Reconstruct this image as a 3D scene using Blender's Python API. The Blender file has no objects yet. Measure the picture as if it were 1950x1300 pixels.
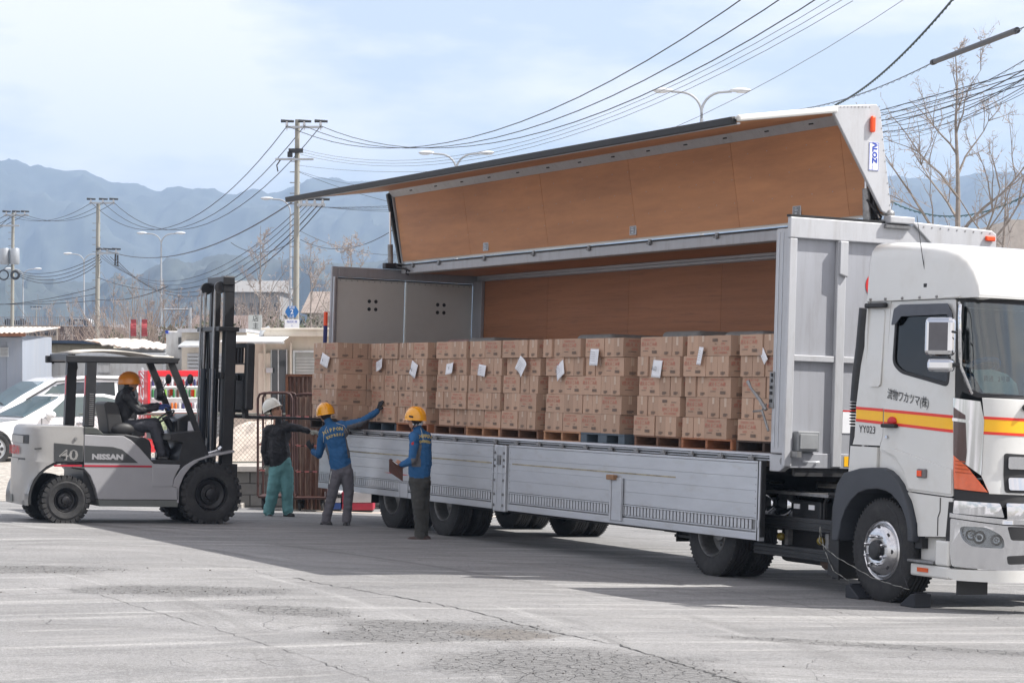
import bpy, bmesh, math, random
import numpy as np
from mathutils import Vector, Matrix, geometry
from mathutils.bvhtree import BVHTree
random.seed(7)
PI = math.pi
scene = bpy.context.scene
# ---------------- camera ----------------
F, CX, HY, CH = 4500.0, 975.0, 702.0, 2.273
cam_d = bpy.data.cameras.new('camera'); cam = bpy.data.objects.new('camera', cam_d)
scene.collection.objects.link(cam); scene.camera = cam
cam.location = (0, 0, CH); cam.rotation_euler = (PI / 2, 0, 0)
cam_d.sensor_width = 36.0; cam_d.lens = 36.0 * F / 1950.0
cam_d.shift_y = (HY - 650.0) / 1950.0
cam_d.clip_start = 0.1; cam_d.clip_end = 20000
# ---------------- sky, sun, exposure ----------------
SUN = Vector((0.90, -0.03, 1.0)).normalized()
elev = math.asin(SUN.z); azim = math.atan2(SUN.x, SUN.y)
world = bpy.data.worlds.new('World'); scene.world = world; world.use_nodes = True
wt = world.node_tree; wn, wl = wt.nodes, wt.links
for n_ in list(wn): wn.remove(n_)
w_out = wn.new('ShaderNodeOutputWorld'); w_bg = wn.new('ShaderNodeBackground'); w_sky = wn.new('ShaderNodeTexSky')
w_sky.sky_type = 'NISHITA'; w_sky.sun_disc = False
w_sky.sun_elevation = elev; w_sky.sun_rotation = azim
w_sky.air_density = 1.0; w_sky.dust_density = 2.0; w_sky.ozone_density = 1.5
w_bg.inputs['Strength'].default_value = 0.10
w_tc = wn.new('ShaderNodeTexCoord'); w_map = wn.new('ShaderNodeMapping'); w_map.inputs['Scale'].default_value = (3.2, 3.2, 11.0)
w_no = wn.new('ShaderNodeTexNoise'); w_no.inputs['Scale'].default_value = 1.7; w_no.inputs['Detail'].default_value = 7; w_no.inputs['Roughness'].default_value = 0.55
w_rp = wn.new('ShaderNodeValToRGB'); w_rp.color_ramp.elements[0].position = 0.42; w_rp.color_ramp.elements[0].color = (.36, .36, .36, 1)
w_rp.color_ramp.elements[1].position = 0.56; w_rp.color_ramp.elements[1].color = (.95, .95, .95, 1)
w_mx = wn.new('ShaderNodeMixRGB'); w_mx.inputs['Color2'].default_value = (8.0, 7.6, 7.7, 1)
wl.new(w_tc.outputs['Generated'], w_map.inputs['Vector']); wl.new(w_map.outputs['Vector'], w_no.inputs['Vector'])
wl.new(w_no.outputs['Fac'], w_rp.inputs['Fac']); wl.new(w_rp.outputs['Color'], w_mx.inputs['Fac'])
wl.new(w_sky.outputs['Color'], w_mx.inputs['Color1']); wl.new(w_mx.outputs['Color'], w_bg.inputs['Color'])
wl.new(w_bg.outputs['Background'], w_out.inputs['Surface'])
sun_d = bpy.data.lights.new('sun', 'SUN'); sun = bpy.data.objects.new('sun', sun_d); scene.collection.objects.link(sun)
sun_d.energy = 4.9; sun_d.angle = math.radians(0.55); sun_d.color = (1.0, 0.96, 0.91)
sun.rotation_euler = SUN.to_track_quat('Z', 'Y').to_euler(); sun.location = (20, 0, 30)
vs = scene.view_settings; vs.view_transform = 'Standard'; vs.look = 'None'; vs.gamma = 1.0; vs.use_curve_mapping = False; vs.exposure = 0.78
scene.display_settings.display_device = 'sRGB'
scene.cycles.max_bounces = 6; scene.cycles.volume_bounces = 0; scene.cycles.transparent_max_bounces = 16
scene.cycles.caustics_reflective = False; scene.cycles.caustics_refractive = False

# ---------------- frames ----------------
# the yard slopes gently across the truck: local axes = along the truck (forward), across (away), up
PHI = 0.0335
eu = Vector((.446, -.895, 0)).normalized(); ev0 = Vector((.895, .446, 0)).normalized(); ez = Vector((0, 0, 1))
ev = ev0 * math.cos(PHI) - ez * math.sin(PHI); ew = ez * math.cos(PHI) + ev0 * math.sin(PHI)
P0 = Vector((2.427, 25.4, 0))
TF = Matrix(((eu.x, ev.x, ew.x, P0.x), (eu.y, ev.y, ew.y, P0.y), (eu.z, ev.z, ew.z, P0.z), (0, 0, 0, 1)))
TI = TF.inverted(); ID = Matrix.Identity(4)
CAM = Vector((0, 0, CH))
def ray(px, py): return Vector(((px - CX) / F, 1, -(py - HY) / F))
def W(px, py, Y): d = ray(px, py); return CAM + d * Y                     # a point at depth Y
def L(px, py, **k):                                                        # a point on a plane of the truck frame
    o = TI @ CAM; d = TI.to_3x3() @ ray(px, py); (ax, val), = k.items(); i = 'uvw'.index(ax)
    return o + d * ((val - o[i]) / d[i])
def Lvw(pts, u): return [(L(a, b, u=u)[1], L(a, b, u=u)[2]) for a, b in pts]
def Luw(pts, v): return [(L(a, b, v=v)[0], L(a, b, v=v)[2]) for a, b in pts]
def sstep(a, b, x): t = min(1, max(0, (x - a) / (b - a))); return t * t * (3 - 2 * t)
def ground_z(x, y):
    v = (x - P0.x) * ev0.x + (y - P0.y) * ev0.y
    vv = max(-5.5, min(4.0, v)); z = -math.tan(PHI) * vv
    far = sstep(38.2, 41, y)
    return z * (1 - far) + (-0.12) * far if y > 20 else z * sstep(4, 20, y) + 0.0 * (1 - sstep(4, 20, y))
# ---------------- materials ----------------
def S(r, g, b):
    f = lambda c: (c / 255 / 12.92) if c / 255 <= .04045 else ((c / 255 + .055) / 1.055) ** 2.4
    return (f(r), f(g), f(b), 1)
MATS = {}
def mat(name, col, rough=.6, metal=0.0, var=.12, vscale=6.0, bump=0.0, bscale=40.0, grime=0.0, gcol=(.12, .09, .07, 1), gscale=1.5,
        stretch=(1, 1, 1), rnd=0.0, spec=.5, coat=0.0, emit=None, estr=0, alpha=None, trans=0.0, gth=.5):
    if name in MATS: return MATS[name]
    m = bpy.data.materials.new(name); m.use_nodes = True; nt = m.node_tree; N, K = nt.nodes, nt.links
    b = N['Principled BSDF']; b.inputs['Roughness'].default_value = rough; b.inputs['Metallic'].default_value = metal
    b.inputs['Specular IOR Level'].default_value = spec; b.inputs['Coat Weight'].default_value = coat
    b.inputs['Transmission Weight'].default_value = trans
    if alpha is not None: b.inputs['Alpha'].default_value = alpha
    tc = N.new('ShaderNodeTexCoord'); mp = N.new('ShaderNodeMapping'); mp.inputs['Scale'].default_value = stretch
    K.new(tc.outputs['Object'], mp.inputs['Vector'])
    no = N.new('ShaderNodeTexNoise'); no.inputs['Scale'].default_value = vscale; no.inputs['Detail'].default_value = 6; no.inputs['Roughness'].default_value = .6
    K.new(mp.outputs['Vector'], no.inputs['Vector'])
    mr = N.new('ShaderNodeMapRange'); mr.inputs['To Min'].default_value = 1 - var; mr.inputs['To Max'].default_value = 1 + var
    mr.inputs['From Min'].default_value = .3; mr.inputs['From Max'].default_value = .7
    K.new(no.outputs['Fac'], mr.inputs['Value'])
    mu = N.new('ShaderNodeVectorMath'); mu.operation = 'SCALE'; mu.inputs[0].default_value = col[:3]
    sc = mr.outputs['Result']
    if rnd:
        oi = N.new('ShaderNodeObjectInfo'); r2 = N.new('ShaderNodeMapRange'); r2.inputs['To Min'].default_value = 1 - rnd; r2.inputs['To Max'].default_value = 1 + rnd
        K.new(oi.outputs['Random'], r2.inputs['Value']); mm = N.new('ShaderNodeMath'); mm.operation = 'MULTIPLY'
        K.new(sc, mm.inputs[0]); K.new(r2.outputs['Result'], mm.inputs[1]); sc = mm.outputs[0]
    K.new(sc, mu.inputs['Scale']); out = mu.outputs['Vector']
    if grime:
        g = N.new('ShaderNodeTexNoise'); g.inputs['Scale'].default_value = gscale; g.inputs['Detail'].default_value = 9; g.inputs['Roughness'].default_value = .7
        K.new(mp.outputs['Vector'], g.inputs['Vector']); rp = N.new('ShaderNodeMapRange')
        rp.inputs['From Min'].default_value = gth; rp.inputs['From Max'].default_value = gth + .2; rp.inputs['To Max'].default_value = grime
        K.new(g.outputs['Fac'], rp.inputs['Value']); mx = N.new('ShaderNodeMixRGB'); mx.inputs['Color2'].default_value = gcol
        K.new(rp.outputs['Result'], mx.inputs['Fac']); K.new(out, mx.inputs['Color1']); out = mx.outputs['Color']
    K.new(out, b.inputs['Base Color'])
    if bump:
        bn = N.new('ShaderNodeTexNoise'); bn.inputs['Scale'].default_value = bscale; bn.inputs['Detail'].default_value = 4
        K.new(mp.outputs['Vector'], bn.inputs['Vector']); bp = N.new('ShaderNodeBump'); bp.inputs['Strength'].default_value = min(1, bump); bp.inputs['Distance'].default_value = .01 * max(1, bump)
        K.new(bn.outputs['Fac'], bp.inputs['Height']); K.new(bp.outputs['Normal'], b.inputs['Normal'])
    if emit: b.inputs['Emission Color'].default_value = emit; b.inputs['Emission Strength'].default_value = estr
    MATS[name] = m; return m
def glassmat(name, tint, mix):
    if name in MATS: return MATS[name]
    m = bpy.data.materials.new(name); m.use_nodes = True; nt = m.node_tree; N, K = nt.nodes, nt.links
    for n_ in list(N): N.remove(n_)
    o = N.new('ShaderNodeOutputMaterial'); t = N.new('ShaderNodeBsdfTransparent'); t.inputs['Color'].default_value = tint
    g = N.new('ShaderNodeBsdfGlossy'); g.inputs['Roughness'].default_value = .03; fr = N.new('ShaderNodeFresnel'); fr.inputs['IOR'].default_value = 1.5
    ad = N.new('ShaderNodeMath'); ad.operation = 'ADD'; ad.inputs[1].default_value = mix
    mx = N.new('ShaderNodeMixShader'); K.new(fr.outputs[0], ad.inputs[0]); K.new(ad.outputs[0], mx.inputs[0]); K.new(t.outputs[0], mx.inputs[1]); K.new(g.outputs[0], mx.inputs[2])
    K.new(mx.outputs[0], o.inputs['Surface']); MATS[name] = m; return m
M_alu = mat('dull aluminium', (.55, .57, .60, 1), .42, .45, .06, 3, .10, 40, .40, (.38, .36, .32, 1), 3.5, (.6, 3, 2.5), gth=.54)
M_aluw = mat('painted pale grey', (.47, .48, .50, 1), .45, .1, .06, 2, .05, 60, .35, (.28, .26, .24, 1), 3, (3, 3, .5))
M_grey = mat('body grey paint', (.36, .37, .40, 1), .45, .1, .06, 2, 0, 40, .3, (.2, .19, .18, 1), 3, (4, 4, .4))
M_greyd = mat('door grey panel', (.58, .59, .57, 1), .6, 0, .07, 2, 0, 40, .2, (.2, .18, .16, 1), 2)
M_steel = mat('worn steel', (.28, .28, .28, 1), .4, .7, .25, 20, .2, 80, .4, (.1, .07, .05, 1), 8)
M_black = mat('black paint', (.016, .017, .019, 1), .42, 0, .3, 8, .1, 60, .35, (.07, .065, .06, 1), 6)
M_dark = mat('dark chassis', (.02, .02, .022, 1), .6, 0, .4, 8, .2, 40, .4, (.06, .05, .045, 1), 5)
M_rub = mat('tyre rubber', (.022, .022, .023, 1), .75, 0, .3, 14, .3, 90, .35, (.09, .085, .08, 1), 5)
M_rubn = mat('black rubber trim', (.015, .015, .016, 1), .55)
M_white = mat('white paint', (.66, .66, .635, 1), .28, 0, .03, 2, 0, 40, .30, (.45, .42, .36, 1), 2, coat=.5)
M_chrome = mat('chrome', (.62, .63, .65, 1), .05, 1, .03, 4)
M_polish = mat('polished alloy', (.62, .62, .63, 1), .22, 1, .1, 10, 0, 40, .2, (.25, .2, .16, 1), 6)
M_amber = mat('amber lens', S(215, 85, 10), .10, 0, .1, 30, coat=1)
M_orange = mat('orange lens', S(240, 80, 25), .25, 0, .05, 10)
M_red = mat('red print', S(190, 35, 35), .5)
M_yel = mat('yellow stripe', S(250, 190, 30), .35, 0, .03)
M_redst = mat('red stripe', S(225, 55, 40), .35, 0, .03)
M_ink = mat('black print', (.02, .02, .02, 1), .5)
M_blue = mat('blue print', S(40, 70, 170), .5)
M_paper = mat('white paper', (.82, .83, .86, 1), .7, 0, .04)

# ---------------- mesh building ----------------
class MB:
    def __init__(s): s.v = []; s.f = []; s.m = []
    def add(s, vs, fs, mi=0, M=None):
        o = len(s.v)
        s.v += [tuple((M @ Vector(p))) if M is not None else tuple(p) for p in vs]
        s.f += [[i + o for i in f] for f in fs]; s.m += [mi] * len(fs); return s
    def box(s, a, b, mi=0, M=None):
        x0, y0, z0 = (min(a[i], b[i]) for i in range(3)); x1, y1, z1 = (max(a[i], b[i]) for i in range(3))
        return s.add([(x0, y0, z0), (x1, y0, z0), (x1, y1, z0), (x0, y1, z0), (x0, y0, z1), (x1, y0, z1), (x1, y1, z1), (x0, y1, z1)],
                     [(0, 3, 2, 1), (4, 5, 6, 7), (0, 1, 5, 4), (1, 2, 6, 5), (2, 3, 7, 6), (3, 0, 4, 7)], mi, M)
    def cbox(s, c, d, mi=0, M=None): return s.box([c[i] - d[i] / 2 for i in range(3)], [c[i] + d[i] / 2 for i in range(3)], mi, M)
    def prism(s, poly, ax, a0, a1, mi=0, M=None):
        def mk(p, a): return {'x': (a, p[0], p[1]), 'y': (p[0], a, p[1]), 'z': (p[0], p[1], a)}[ax]
        n = len(poly); vs = [mk(p, a0) for p in poly] + [mk(p, a1) for p in poly]
        tri = geometry.tessellate_polygon([[Vector((p[0], p[1], 0)) for p in poly]])
        fs = [tuple(t) for t in tri] + [tuple(i + n for i in reversed(t)) for t in tri] + [(i, (i + 1) % n, (i + 1) % n + n, i + n) for i in range(n)]
        return s.add(vs, fs, mi, M)
    def tube(s, pts, r, n=8, mi=0, M=None, cap=True):
        pts = [Vector(p) for p in pts]; rs = r if isinstance(r, (list, tuple)) else [r] * len(pts)
        vs = []; fs = []; pu = None
        for i, p in enumerate(pts):
            d = (pts[min(i + 1, len(pts) - 1)] - pts[max(i - 1, 0)])
            d = d.normalized() if d.length > 1e-9 else Vector((0, 0, 1))
            if pu is None: pu = d.orthogonal().normalized()
            else: pu = (pu - d * pu.dot(d)); pu = pu.normalized() if pu.length > 1e-6 else d.orthogonal().normalized()
            pv = d.cross(pu)
            for k in range(n):
                a = 2 * PI * k / n; vs.append(p + (pu * math.cos(a) + pv * math.sin(a)) * rs[i])
        for i in range(len(pts) - 1):
            for k in range(n): fs.append((i * n + k, i * n + (k + 1) % n, (i + 1) * n + (k + 1) % n, (i + 1) * n + k))
        if cap: fs.append(tuple(reversed(range(n)))); fs.append(tuple(range((len(pts) - 1) * n, len(pts) * n)))
        return s.add(vs, fs, mi, M)
    def cyl(s, a, b, r, n=16, mi=0, M=None): return s.tube([a, b], r, n, mi, M)
    def lathe(s, prof, c=(0, 0, 0), ax='z', n=24, mi=0, M=None, a0=0, a1=2 * PI):
        """prof: (radius, height) pairs round axis ax through c"""
        full = abs(a1 - a0 - 2 * PI) < 1e-6; nn = n if full else n + 1; vs = []; fs = []
        for r, h in prof:
            for k in range(nn):
                a = a0 + (a1 - a0) * k / n; p = (r * math.cos(a), r * math.sin(a), h)
                if ax == 'y': p = (p[0], h, p[1])
                if ax == 'x': p = (h, p[0], p[1])
                vs.append((p[0] + c[0], p[1] + c[1], p[2] + c[2]))
        for i in range(len(prof) - 1):
            for k in range(n):
                k2 = (k + 1) % nn if full else k + 1
                fs.append((i * nn + k, i * nn + k2, (i + 1) * nn + k2, (i + 1) * nn + k))
        return s.add(vs, fs, mi, M)
    def ball(s, c, r, mi=0, n=12, m=8, M=None):
        r = r if isinstance(r, (tuple, list)) else (r, r, r); vs = []; fs = []
        for i in range(m + 1):
            t = PI * i / m
            for k in range(n): a = 2 * PI * k / n; vs.append((c[0] + r[0] * math.sin(t) * math.cos(a), c[1] + r[1] * math.sin(t) * math.sin(a), c[2] + r[2] * math.cos(t)))
        for i in range(m):
            for k in range(n): fs.append((i * n + k, (i + 1) * n + k, (i + 1) * n + (k + 1) % n, i * n + (k + 1) % n))
        return s.add(vs, fs, mi, M)
    def mesh(s, name, mats, off=(0, 0, 0), smooth=False):
        me = bpy.data.meshes.new(name)
        me.from_pydata([(v[0] - off[0], v[1] - off[1], v[2] - off[2]) for v in s.v], [], s.f)
        for m in (mats if isinstance(mats, (list, tuple)) else [mats]): me.materials.append(m)
        if any(s.m): me.polygons.foreach_set('material_index', s.m)
        me.validate(); bm = bmesh.new(); bm.from_mesh(me); bmesh.ops.recalc_face_normals(bm, faces=bm.faces); bm.to_mesh(me); bm.free()
        if smooth is not False:
            me.polygons.foreach_set('use_smooth', [True] * len(me.polygons)); me.set_sharp_from_angle(angle=math.radians(smooth if smooth is not True else 40))
        me.update(); return me
COL = scene.collection; OFF = {}
def link(o): COL.objects.link(o); return o
def tag(o, label=None, cat=None, group=None, kind=None):
    if label: o['label'] = label
    if cat: o['category'] = cat
    if group: o['group'] = group
    if kind: o['kind'] = kind
    return o
def thing(name, label, cat, base=(0, 0, 0), frame=None, group=None, rz=0):
    o = link(bpy.data.objects.new(name, None)); o.empty_display_size = .2
    o.matrix_world = (frame or ID) @ Matrix.Translation(base) @ Matrix.Rotation(rz, 4, 'Z')
    OFF[o.name] = Vector(base) if rz == 0 else Vector((0, 0, 0)); return tag(o, label, cat, group)
SPLIT = set('hose wheel_nut vent_hole lower_crossbar top_crossbar bolt stile mud_flap landing_gear chassis_rail guard_crossbar shelf front_frame battery_label backrest_rail carriage_plate hydraulic_hose door_seam door_handle wiper rail cross_rail base_plate post_groove lock_detail door_stile cap_hole red_grip coin_label middle_gusset lower_hinge cove_trim fork_bar label_plate tank_band stay axle edge spare pillar_cable plate_border fitting end_ring'.split())
def islands(mb):
    par = list(range(len(mb.v)))
    def find(a):
        while par[a] != a: par[a] = par[par[a]]; a = par[a]
        return a
    for f in mb.f:
        r = find(f[0])
        for i in f[1:]: par[find(i)] = r
    g = {}
    for f, m in zip(mb.f, mb.m): g.setdefault(find(f[0]), []).append((f, m))
    out = []
    for fl in g.values():
        q = MB(); mp = {}
        for f, m in fl:
            for i in f:
                if i not in mp: mp[i] = len(q.v); q.v.append(mb.v[i])
            q.f.append([mp[i] for i in f]); q.m.append(m)
        out.append(q)
    return out
def P(name, mb, mats, parent=None, **k):
    if name in SPLIT and parent and k.get('kind') != 'stuff':
        r = [P1(name, q, mats, parent, **k) for q in islands(mb)]; return r[0]
    return P1(name, mb, mats, parent, **k)
def P1(name, mb, mats, parent=None, label=None, kind=None, smooth=False, bev=0, frame=None, base=None, cat=None, group=None, seg=2):
    """one mesh object; a part when it has a parent, in that thing's own coordinates"""
    off = OFF[parent.name] if parent else (Vector(base) if base is not None else Vector((0, 0, 0)))
    o = link(bpy.data.objects.new(name, mb.mesh(name, mats, off, smooth)))
    if parent: o.parent = parent; OFF[o.name] = off
    else: o.matrix_world = (frame or ID) @ Matrix.Translation(off); OFF[o.name] = off
    if bev:
        b = o.modifiers.new('bevel', 'BEVEL'); b.width = bev; b.segments = seg; b.limit_method = 'ANGLE'; b.angle_limit = math.radians(35)
    return tag(o, label, cat, group, kind)
def copy_tree(o, parent=None):
    c = o.copy(); COL.objects.link(c); OFF[c.name] = OFF.get(o.name, Vector((0, 0, 0)))
    if parent: c.parent = parent
    for ch in list(o.children): copy_tree(ch, c)
    return c
TXT = {}
def text_tris(s, size=1.0, res=2, bold=0.0, shear=0.0, xs=1.0):
    """flat outline mesh data of a line of writing, centred, in x-y"""
    k = (s, size, res, bold, shear, xs)
    if k in TXT: return TXT[k]
    c = bpy.data.curves.new('t', 'FONT'); c.body = s; c.size = size; c.resolution_u = res; c.align_x = 'CENTER'; c.align_y = 'CENTER'; c.offset = bold; c.shear = shear
    o = bpy.data.objects.new('t', c); COL.objects.link(o); dg = bpy.context.evaluated_depsgraph_get(); me = bpy.data.meshes.new_from_object(o.evaluated_get(dg))
    vs = [(v.co.x * xs, v.co.y, 0) for v in me.vertices]; fs = [list(p.vertices) for p in me.polygons]
    bpy.data.objects.remove(o); bpy.data.curves.remove(c); bpy.data.meshes.remove(me)
    TXT[k] = (vs, fs); return TXT[k]
def put_text(mb, s, size, M, mi=0, **k):
    vs, fs = text_tris(s, size, **k); mb.add(vs, fs, mi, M); return mb
def basis(o, x, y):                                                        # matrix whose x-y plane is spanned by x and y at o
    x = Vector(x).normalized(); y = Vector(y); y = (y - x * y.dot(x)).normalized(); z = x.cross(y)
    return Matrix(((x.x, y.x, z.x, o[0]), (x.y, y.y, z.y, o[1]), (x.z, y.z, z.z, o[2]), (0, 0, 0, 1)))

def pieces(name, mb, mats, parent, locs, bev=0, smooth=False, kind=None):
    """alike pieces of one thing, each an object, sharing one mesh"""
    me = mb.mesh(name, mats, (0, 0, 0), smooth); r = []
    for lc in locs:
        o = link(bpy.data.objects.new(name, me)); o.parent = parent
        if isinstance(lc, Matrix): o.matrix_local = Matrix.Translation(-OFF[parent.name]) @ lc
        else: o.location = Vector(lc) - OFF[parent.name]
        if bev: b = o.modifiers.new('bevel', 'BEVEL'); b.width = bev; b.segments = 1; b.limit_method = 'ANGLE'
        OFF[o.name] = OFF[parent.name]; r.append(o)
    return r
# ================= GROUND =================
def yard_material():
    m = bpy.data.materials.new('worn yard asphalt'); m.use_nodes = True; nt = m.node_tree; N, K = nt.nodes, nt.links
    b = N['Principled BSDF']; tc = N.new('ShaderNodeTexCoord'); co = tc.outputs['Object']
    def noise(scale, detail=6, rough=.6, st=(1, 1, 1), rz=0, dist=0):
        mp = N.new('ShaderNodeMapping'); mp.inputs['Scale'].default_value = st; mp.inputs['Rotation'].default_value = (0, 0, 0)
        if rz:
            m0 = N.new('ShaderNodeMapping'); m0.inputs['Rotation'].default_value = (0, 0, rz); K.new(co, m0.inputs['Vector']); K.new(m0.outputs[0], mp.inputs['Vector'])
        else: K.new(co, mp.inputs['Vector'])
        n = N.new('ShaderNodeTexNoise'); n.inputs['Scale'].default_value = scale; n.inputs['Detail'].default_value = detail; n.inputs['Roughness'].default_value = rough; n.inputs['Distortion'].default_value = dist
        K.new(mp.outputs['Vector'], n.inputs['Vector']); return n.outputs['Fac']
    def rng(x, a, c, lo=0., hi=1.):
        r = N.new('ShaderNodeMapRange'); r.inputs['From Min'].default_value = a; r.inputs['From Max'].default_value = c
        r.inputs['To Min'].default_value = lo; r.inputs['To Max'].default_value = hi; K.new(x, r.inputs['Value']); return r.outputs['Result']
    def mth(op, a, c=None, clamp=False):
        n = N.new('ShaderNodeMath'); n.operation = op; n.use_clamp = clamp
        for i, q in enumerate((a, c)):
            if q is None: continue
            if isinstance(q, (int, float)): n.inputs[i].default_value = q
            else: K.new(q, n.inputs[i])
        return n.outputs[0]
    def mix(f, a, c):
        n = N.new('ShaderNodeMixRGB')
        if isinstance(f, (int, float)): n.inputs[0].default_value = f
        else: K.new(f, n.inputs[0])
        for i, q in ((1, a), (2, c)):
            if isinstance(q, tuple): n.inputs[i].default_value = q
            else: K.new(q, n.inputs[i])
        return n.outputs[0]
    warp = noise(1.6, 5)
    def ell(cx, cy, rx, ry, rz=0, soft=.5):
        mp = N.new('ShaderNodeMapping'); mp.vector_type = 'TEXTURE'; mp.inputs['Location'].default_value = (cx, cy, 0); mp.inputs['Rotation'].default_value = (0, 0, rz); mp.inputs['Scale'].default_value = (rx, ry, 1)
        K.new(co, mp.inputs['Vector']); sp = N.new('ShaderNodeSeparateXYZ'); K.new(mp.outputs[0], sp.inputs[0])
        d = mth('SQRT', mth('ADD', mth('MULTIPLY', sp.outputs[0], sp.outputs[0]), mth('MULTIPLY', sp.outputs[1], sp.outputs[1])))
        return rng(mth('ADD', d, mth('MULTIPLY', mth('SUBTRACT', warp, .5), 1.5)), 1.0 + soft / 2, 1.0 - soft / 2)
    col = mix(rng(noise(.35, 5), .35, .65), (.205, .204, .203, 1), (.272, .270, .267, 1))
    col = mix(rng(noise(2.2, 8, .7), .4, .75, 0, .5), col, (.21, .205, .20, 1))
    # scuffs and tyre sweeps, stretched along the driving directions
    s1 = rng(noise(1.1, 5, .55, (.18, 2.6, 1), .32, .4), .50, .64, 0, .62); col = mix(s1, col, (.185, .183, .18, 1))
    s2 = rng(noise(1.5, 5, .55, (.12, 2.2, 1), -.25, .3), .55, .66, 0, .5); col = mix(s2, col, (.42, .415, .40, 1))
    s3 = rng(noise(.9, 6, .6, (.2, 1.8, 1), -.5, .6), .54, .62, 0, .6); col = mix(s3, col, (.17, .17, .17, 1))
    def arcs(cx, cy, freq, lo, hi, amt, mk):
        vm = N.new('ShaderNodeVectorMath'); vm.operation = 'DISTANCE'; vm.inputs[1].default_value = (cx, cy, 0); K.new(co, vm.inputs[0])
        cb_ = N.new('ShaderNodeCombineXYZ'); K.new(mth('MULTIPLY', vm.outputs['Value'], freq), cb_.inputs[0]); K.new(mth('MULTIPLY', noise(.12, 2), 2.0), cb_.inputs[1])
        nn = N.new('ShaderNodeTexNoise'); nn.inputs['Scale'].default_value = 1; nn.inputs['Detail'].default_value = 5; nn.inputs['Roughness'].default_value = .65; K.new(cb_.outputs[0], nn.inputs['Vector'])
        return mth('MULTIPLY', rng(nn.outputs['Fac'], lo, hi, 0, amt), mk)
    a1 = arcs(-25, 12, 1.7, .54, .62, .75, rng(noise(.25, 3), .42, .58)); col = mix(a1, col, (.155, .153, .15, 1))
    a2 = arcs(-4, 62, 1.9, .55, .62, .6, rng(noise(.3, 3, .6, (1, 1, 1), 1.1), .45, .6)); col = mix(a2, col, (.165, .163, .16, 1))
    a3 = arcs(-25, 13, 2.3, .56, .64, .6, rng(noise(.3, 3, .6, (1, 1, 1), 2.1), .48, .62)); col = mix(a3, col, (.40, .398, .39, 1))
    # worn patches
    gr = None
    for e in ((-.62, 18.9, .95, .85, -.3), (.5, 16.8, 1.25, .9, -.75), (-3.1, 22.3, 1.0, .5, -.25), (-4.9, 24.6, .8, .5, 0), (2.9, 18.7, 1.4, .22, -.3), (1.5, 15.6, 1.5, .5, -.6), (-1.9, 20.4, .7, .35, -.6)):
        q = ell(*e); gr = q if gr is None else mth('MAXIMUM', gr, q)
    col = mix(mth('MULTIPLY', gr, .62), col, (.15, .148, .145, 1))
    wet = ell(-.05, 18.7, .40, .35, -.3, .3); col = mix(mth('MULTIPLY', wet, .75), col, (.20, .185, .165, 1))
    def crack(scale, w, rnd=1):
        v = N.new('ShaderNodeTexVoronoi'); v.feature = 'DISTANCE_TO_EDGE'; v.inputs['Scale'].default_value = scale; v.inputs['Randomness'].default_value = rnd
        wv = N.new('ShaderNodeTexNoise'); wv.inputs['Scale'].default_value = scale * 1.4; wv.inputs['Detail'].default_value = 4; K.new(co, wv.inputs['Vector'])
        vm = N.new('ShaderNodeVectorMath'); vm.operation = 'MULTIPLY_ADD'; vm.inputs[1].default_value = (.5 / scale,) * 3; K.new(wv.outputs['Color'], vm.inputs[0]); K.new(co, vm.inputs[2])
        K.new(vm.outputs[0], v.inputs['Vector']); return rng(v.outputs['Distance'], w, 0)
    fine = mth('MULTIPLY', crack(9, .055), rng(gr, .15, .9)); big = mth('MULTIPLY', mth('MULTIPLY', crack(.55, .005), rng(noise(.5, 2), .45, .62)), .6)
    med = mth('MULTIPLY', crack(2.6, .018), rng(noise(.8, 3), .57, .68))
    ck = mth('MAXIMUM', mth('MAXIMUM', fine, big), mth('MULTIPLY', med, .7)); col = mix(mth('MULTIPLY', ck, .75), col, (.05, .05, .05, 1))
    sp1 = rng(noise(95, 3, .8), .40, .62, .62, 1.28); sp2 = rng(noise(28, 3, .7), .35, .65, .84, 1.14)
    sc = N.new('ShaderNodeVectorMath'); sc.operation = 'SCALE'; K.new(col, sc.inputs[0]); K.new(mth('MULTIPLY', sp1, sp2), sc.inputs['Scale'])
    K.new(sc.outputs[0], b.inputs['Base Color']); K.new(rng(wet, 0, 1, .86, .35), b.inputs['Roughness'])
    b.inputs['Specular IOR Level'].default_value = .35
    h = mth('ADD', mth('MULTIPLY', noise(70, 5, .8), .35), mth('MULTIPLY', ck, -1.2)); h = mth('ADD', h, mth('MULTIPLY', mth('MULTIPLY', gr, noise(16, 5, .8)), 1.6))
    bp = N.new('ShaderNodeBump'); bp.inputs['Strength'].default_value = .8; bp.inputs['Distance'].default_value = .012; K.new(h, bp.inputs['Height']); K.new(bp.outputs[0], b.inputs['Normal'])
    return m
def axis(lo, hi, a, b, st, grow=1.35):
    r = list(np.arange(a, b + 1e-6, st)); x, d = b, st
    while x < hi: d *= grow; x += d; r.append(min(x, hi))
    x, d = a, st
    while x > lo: d *= grow; x -= d; r.insert(0, max(x, lo))
    return r
def sheet(name, xs, ys, zf, m, kind='structure', dz=0):
    mb = MB(); nx = len(xs)
    for y in ys:
        for x in xs: mb.v.append((x, y, zf(x, y) + dz))
    for j in range(len(ys) - 1):
        for i in range(nx - 1): mb.f.append([j * nx + i, j * nx + i + 1, (j + 1) * nx + i + 1, (j + 1) * nx + i]); mb.m.append(0)
    return P(name, mb, m, kind=kind, smooth=60)
sheet('ground', axis(-5200, 5200, -16, 16, .5), axis(-60, 6200, 4, 52, .5), ground_z, yard_material())
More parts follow.
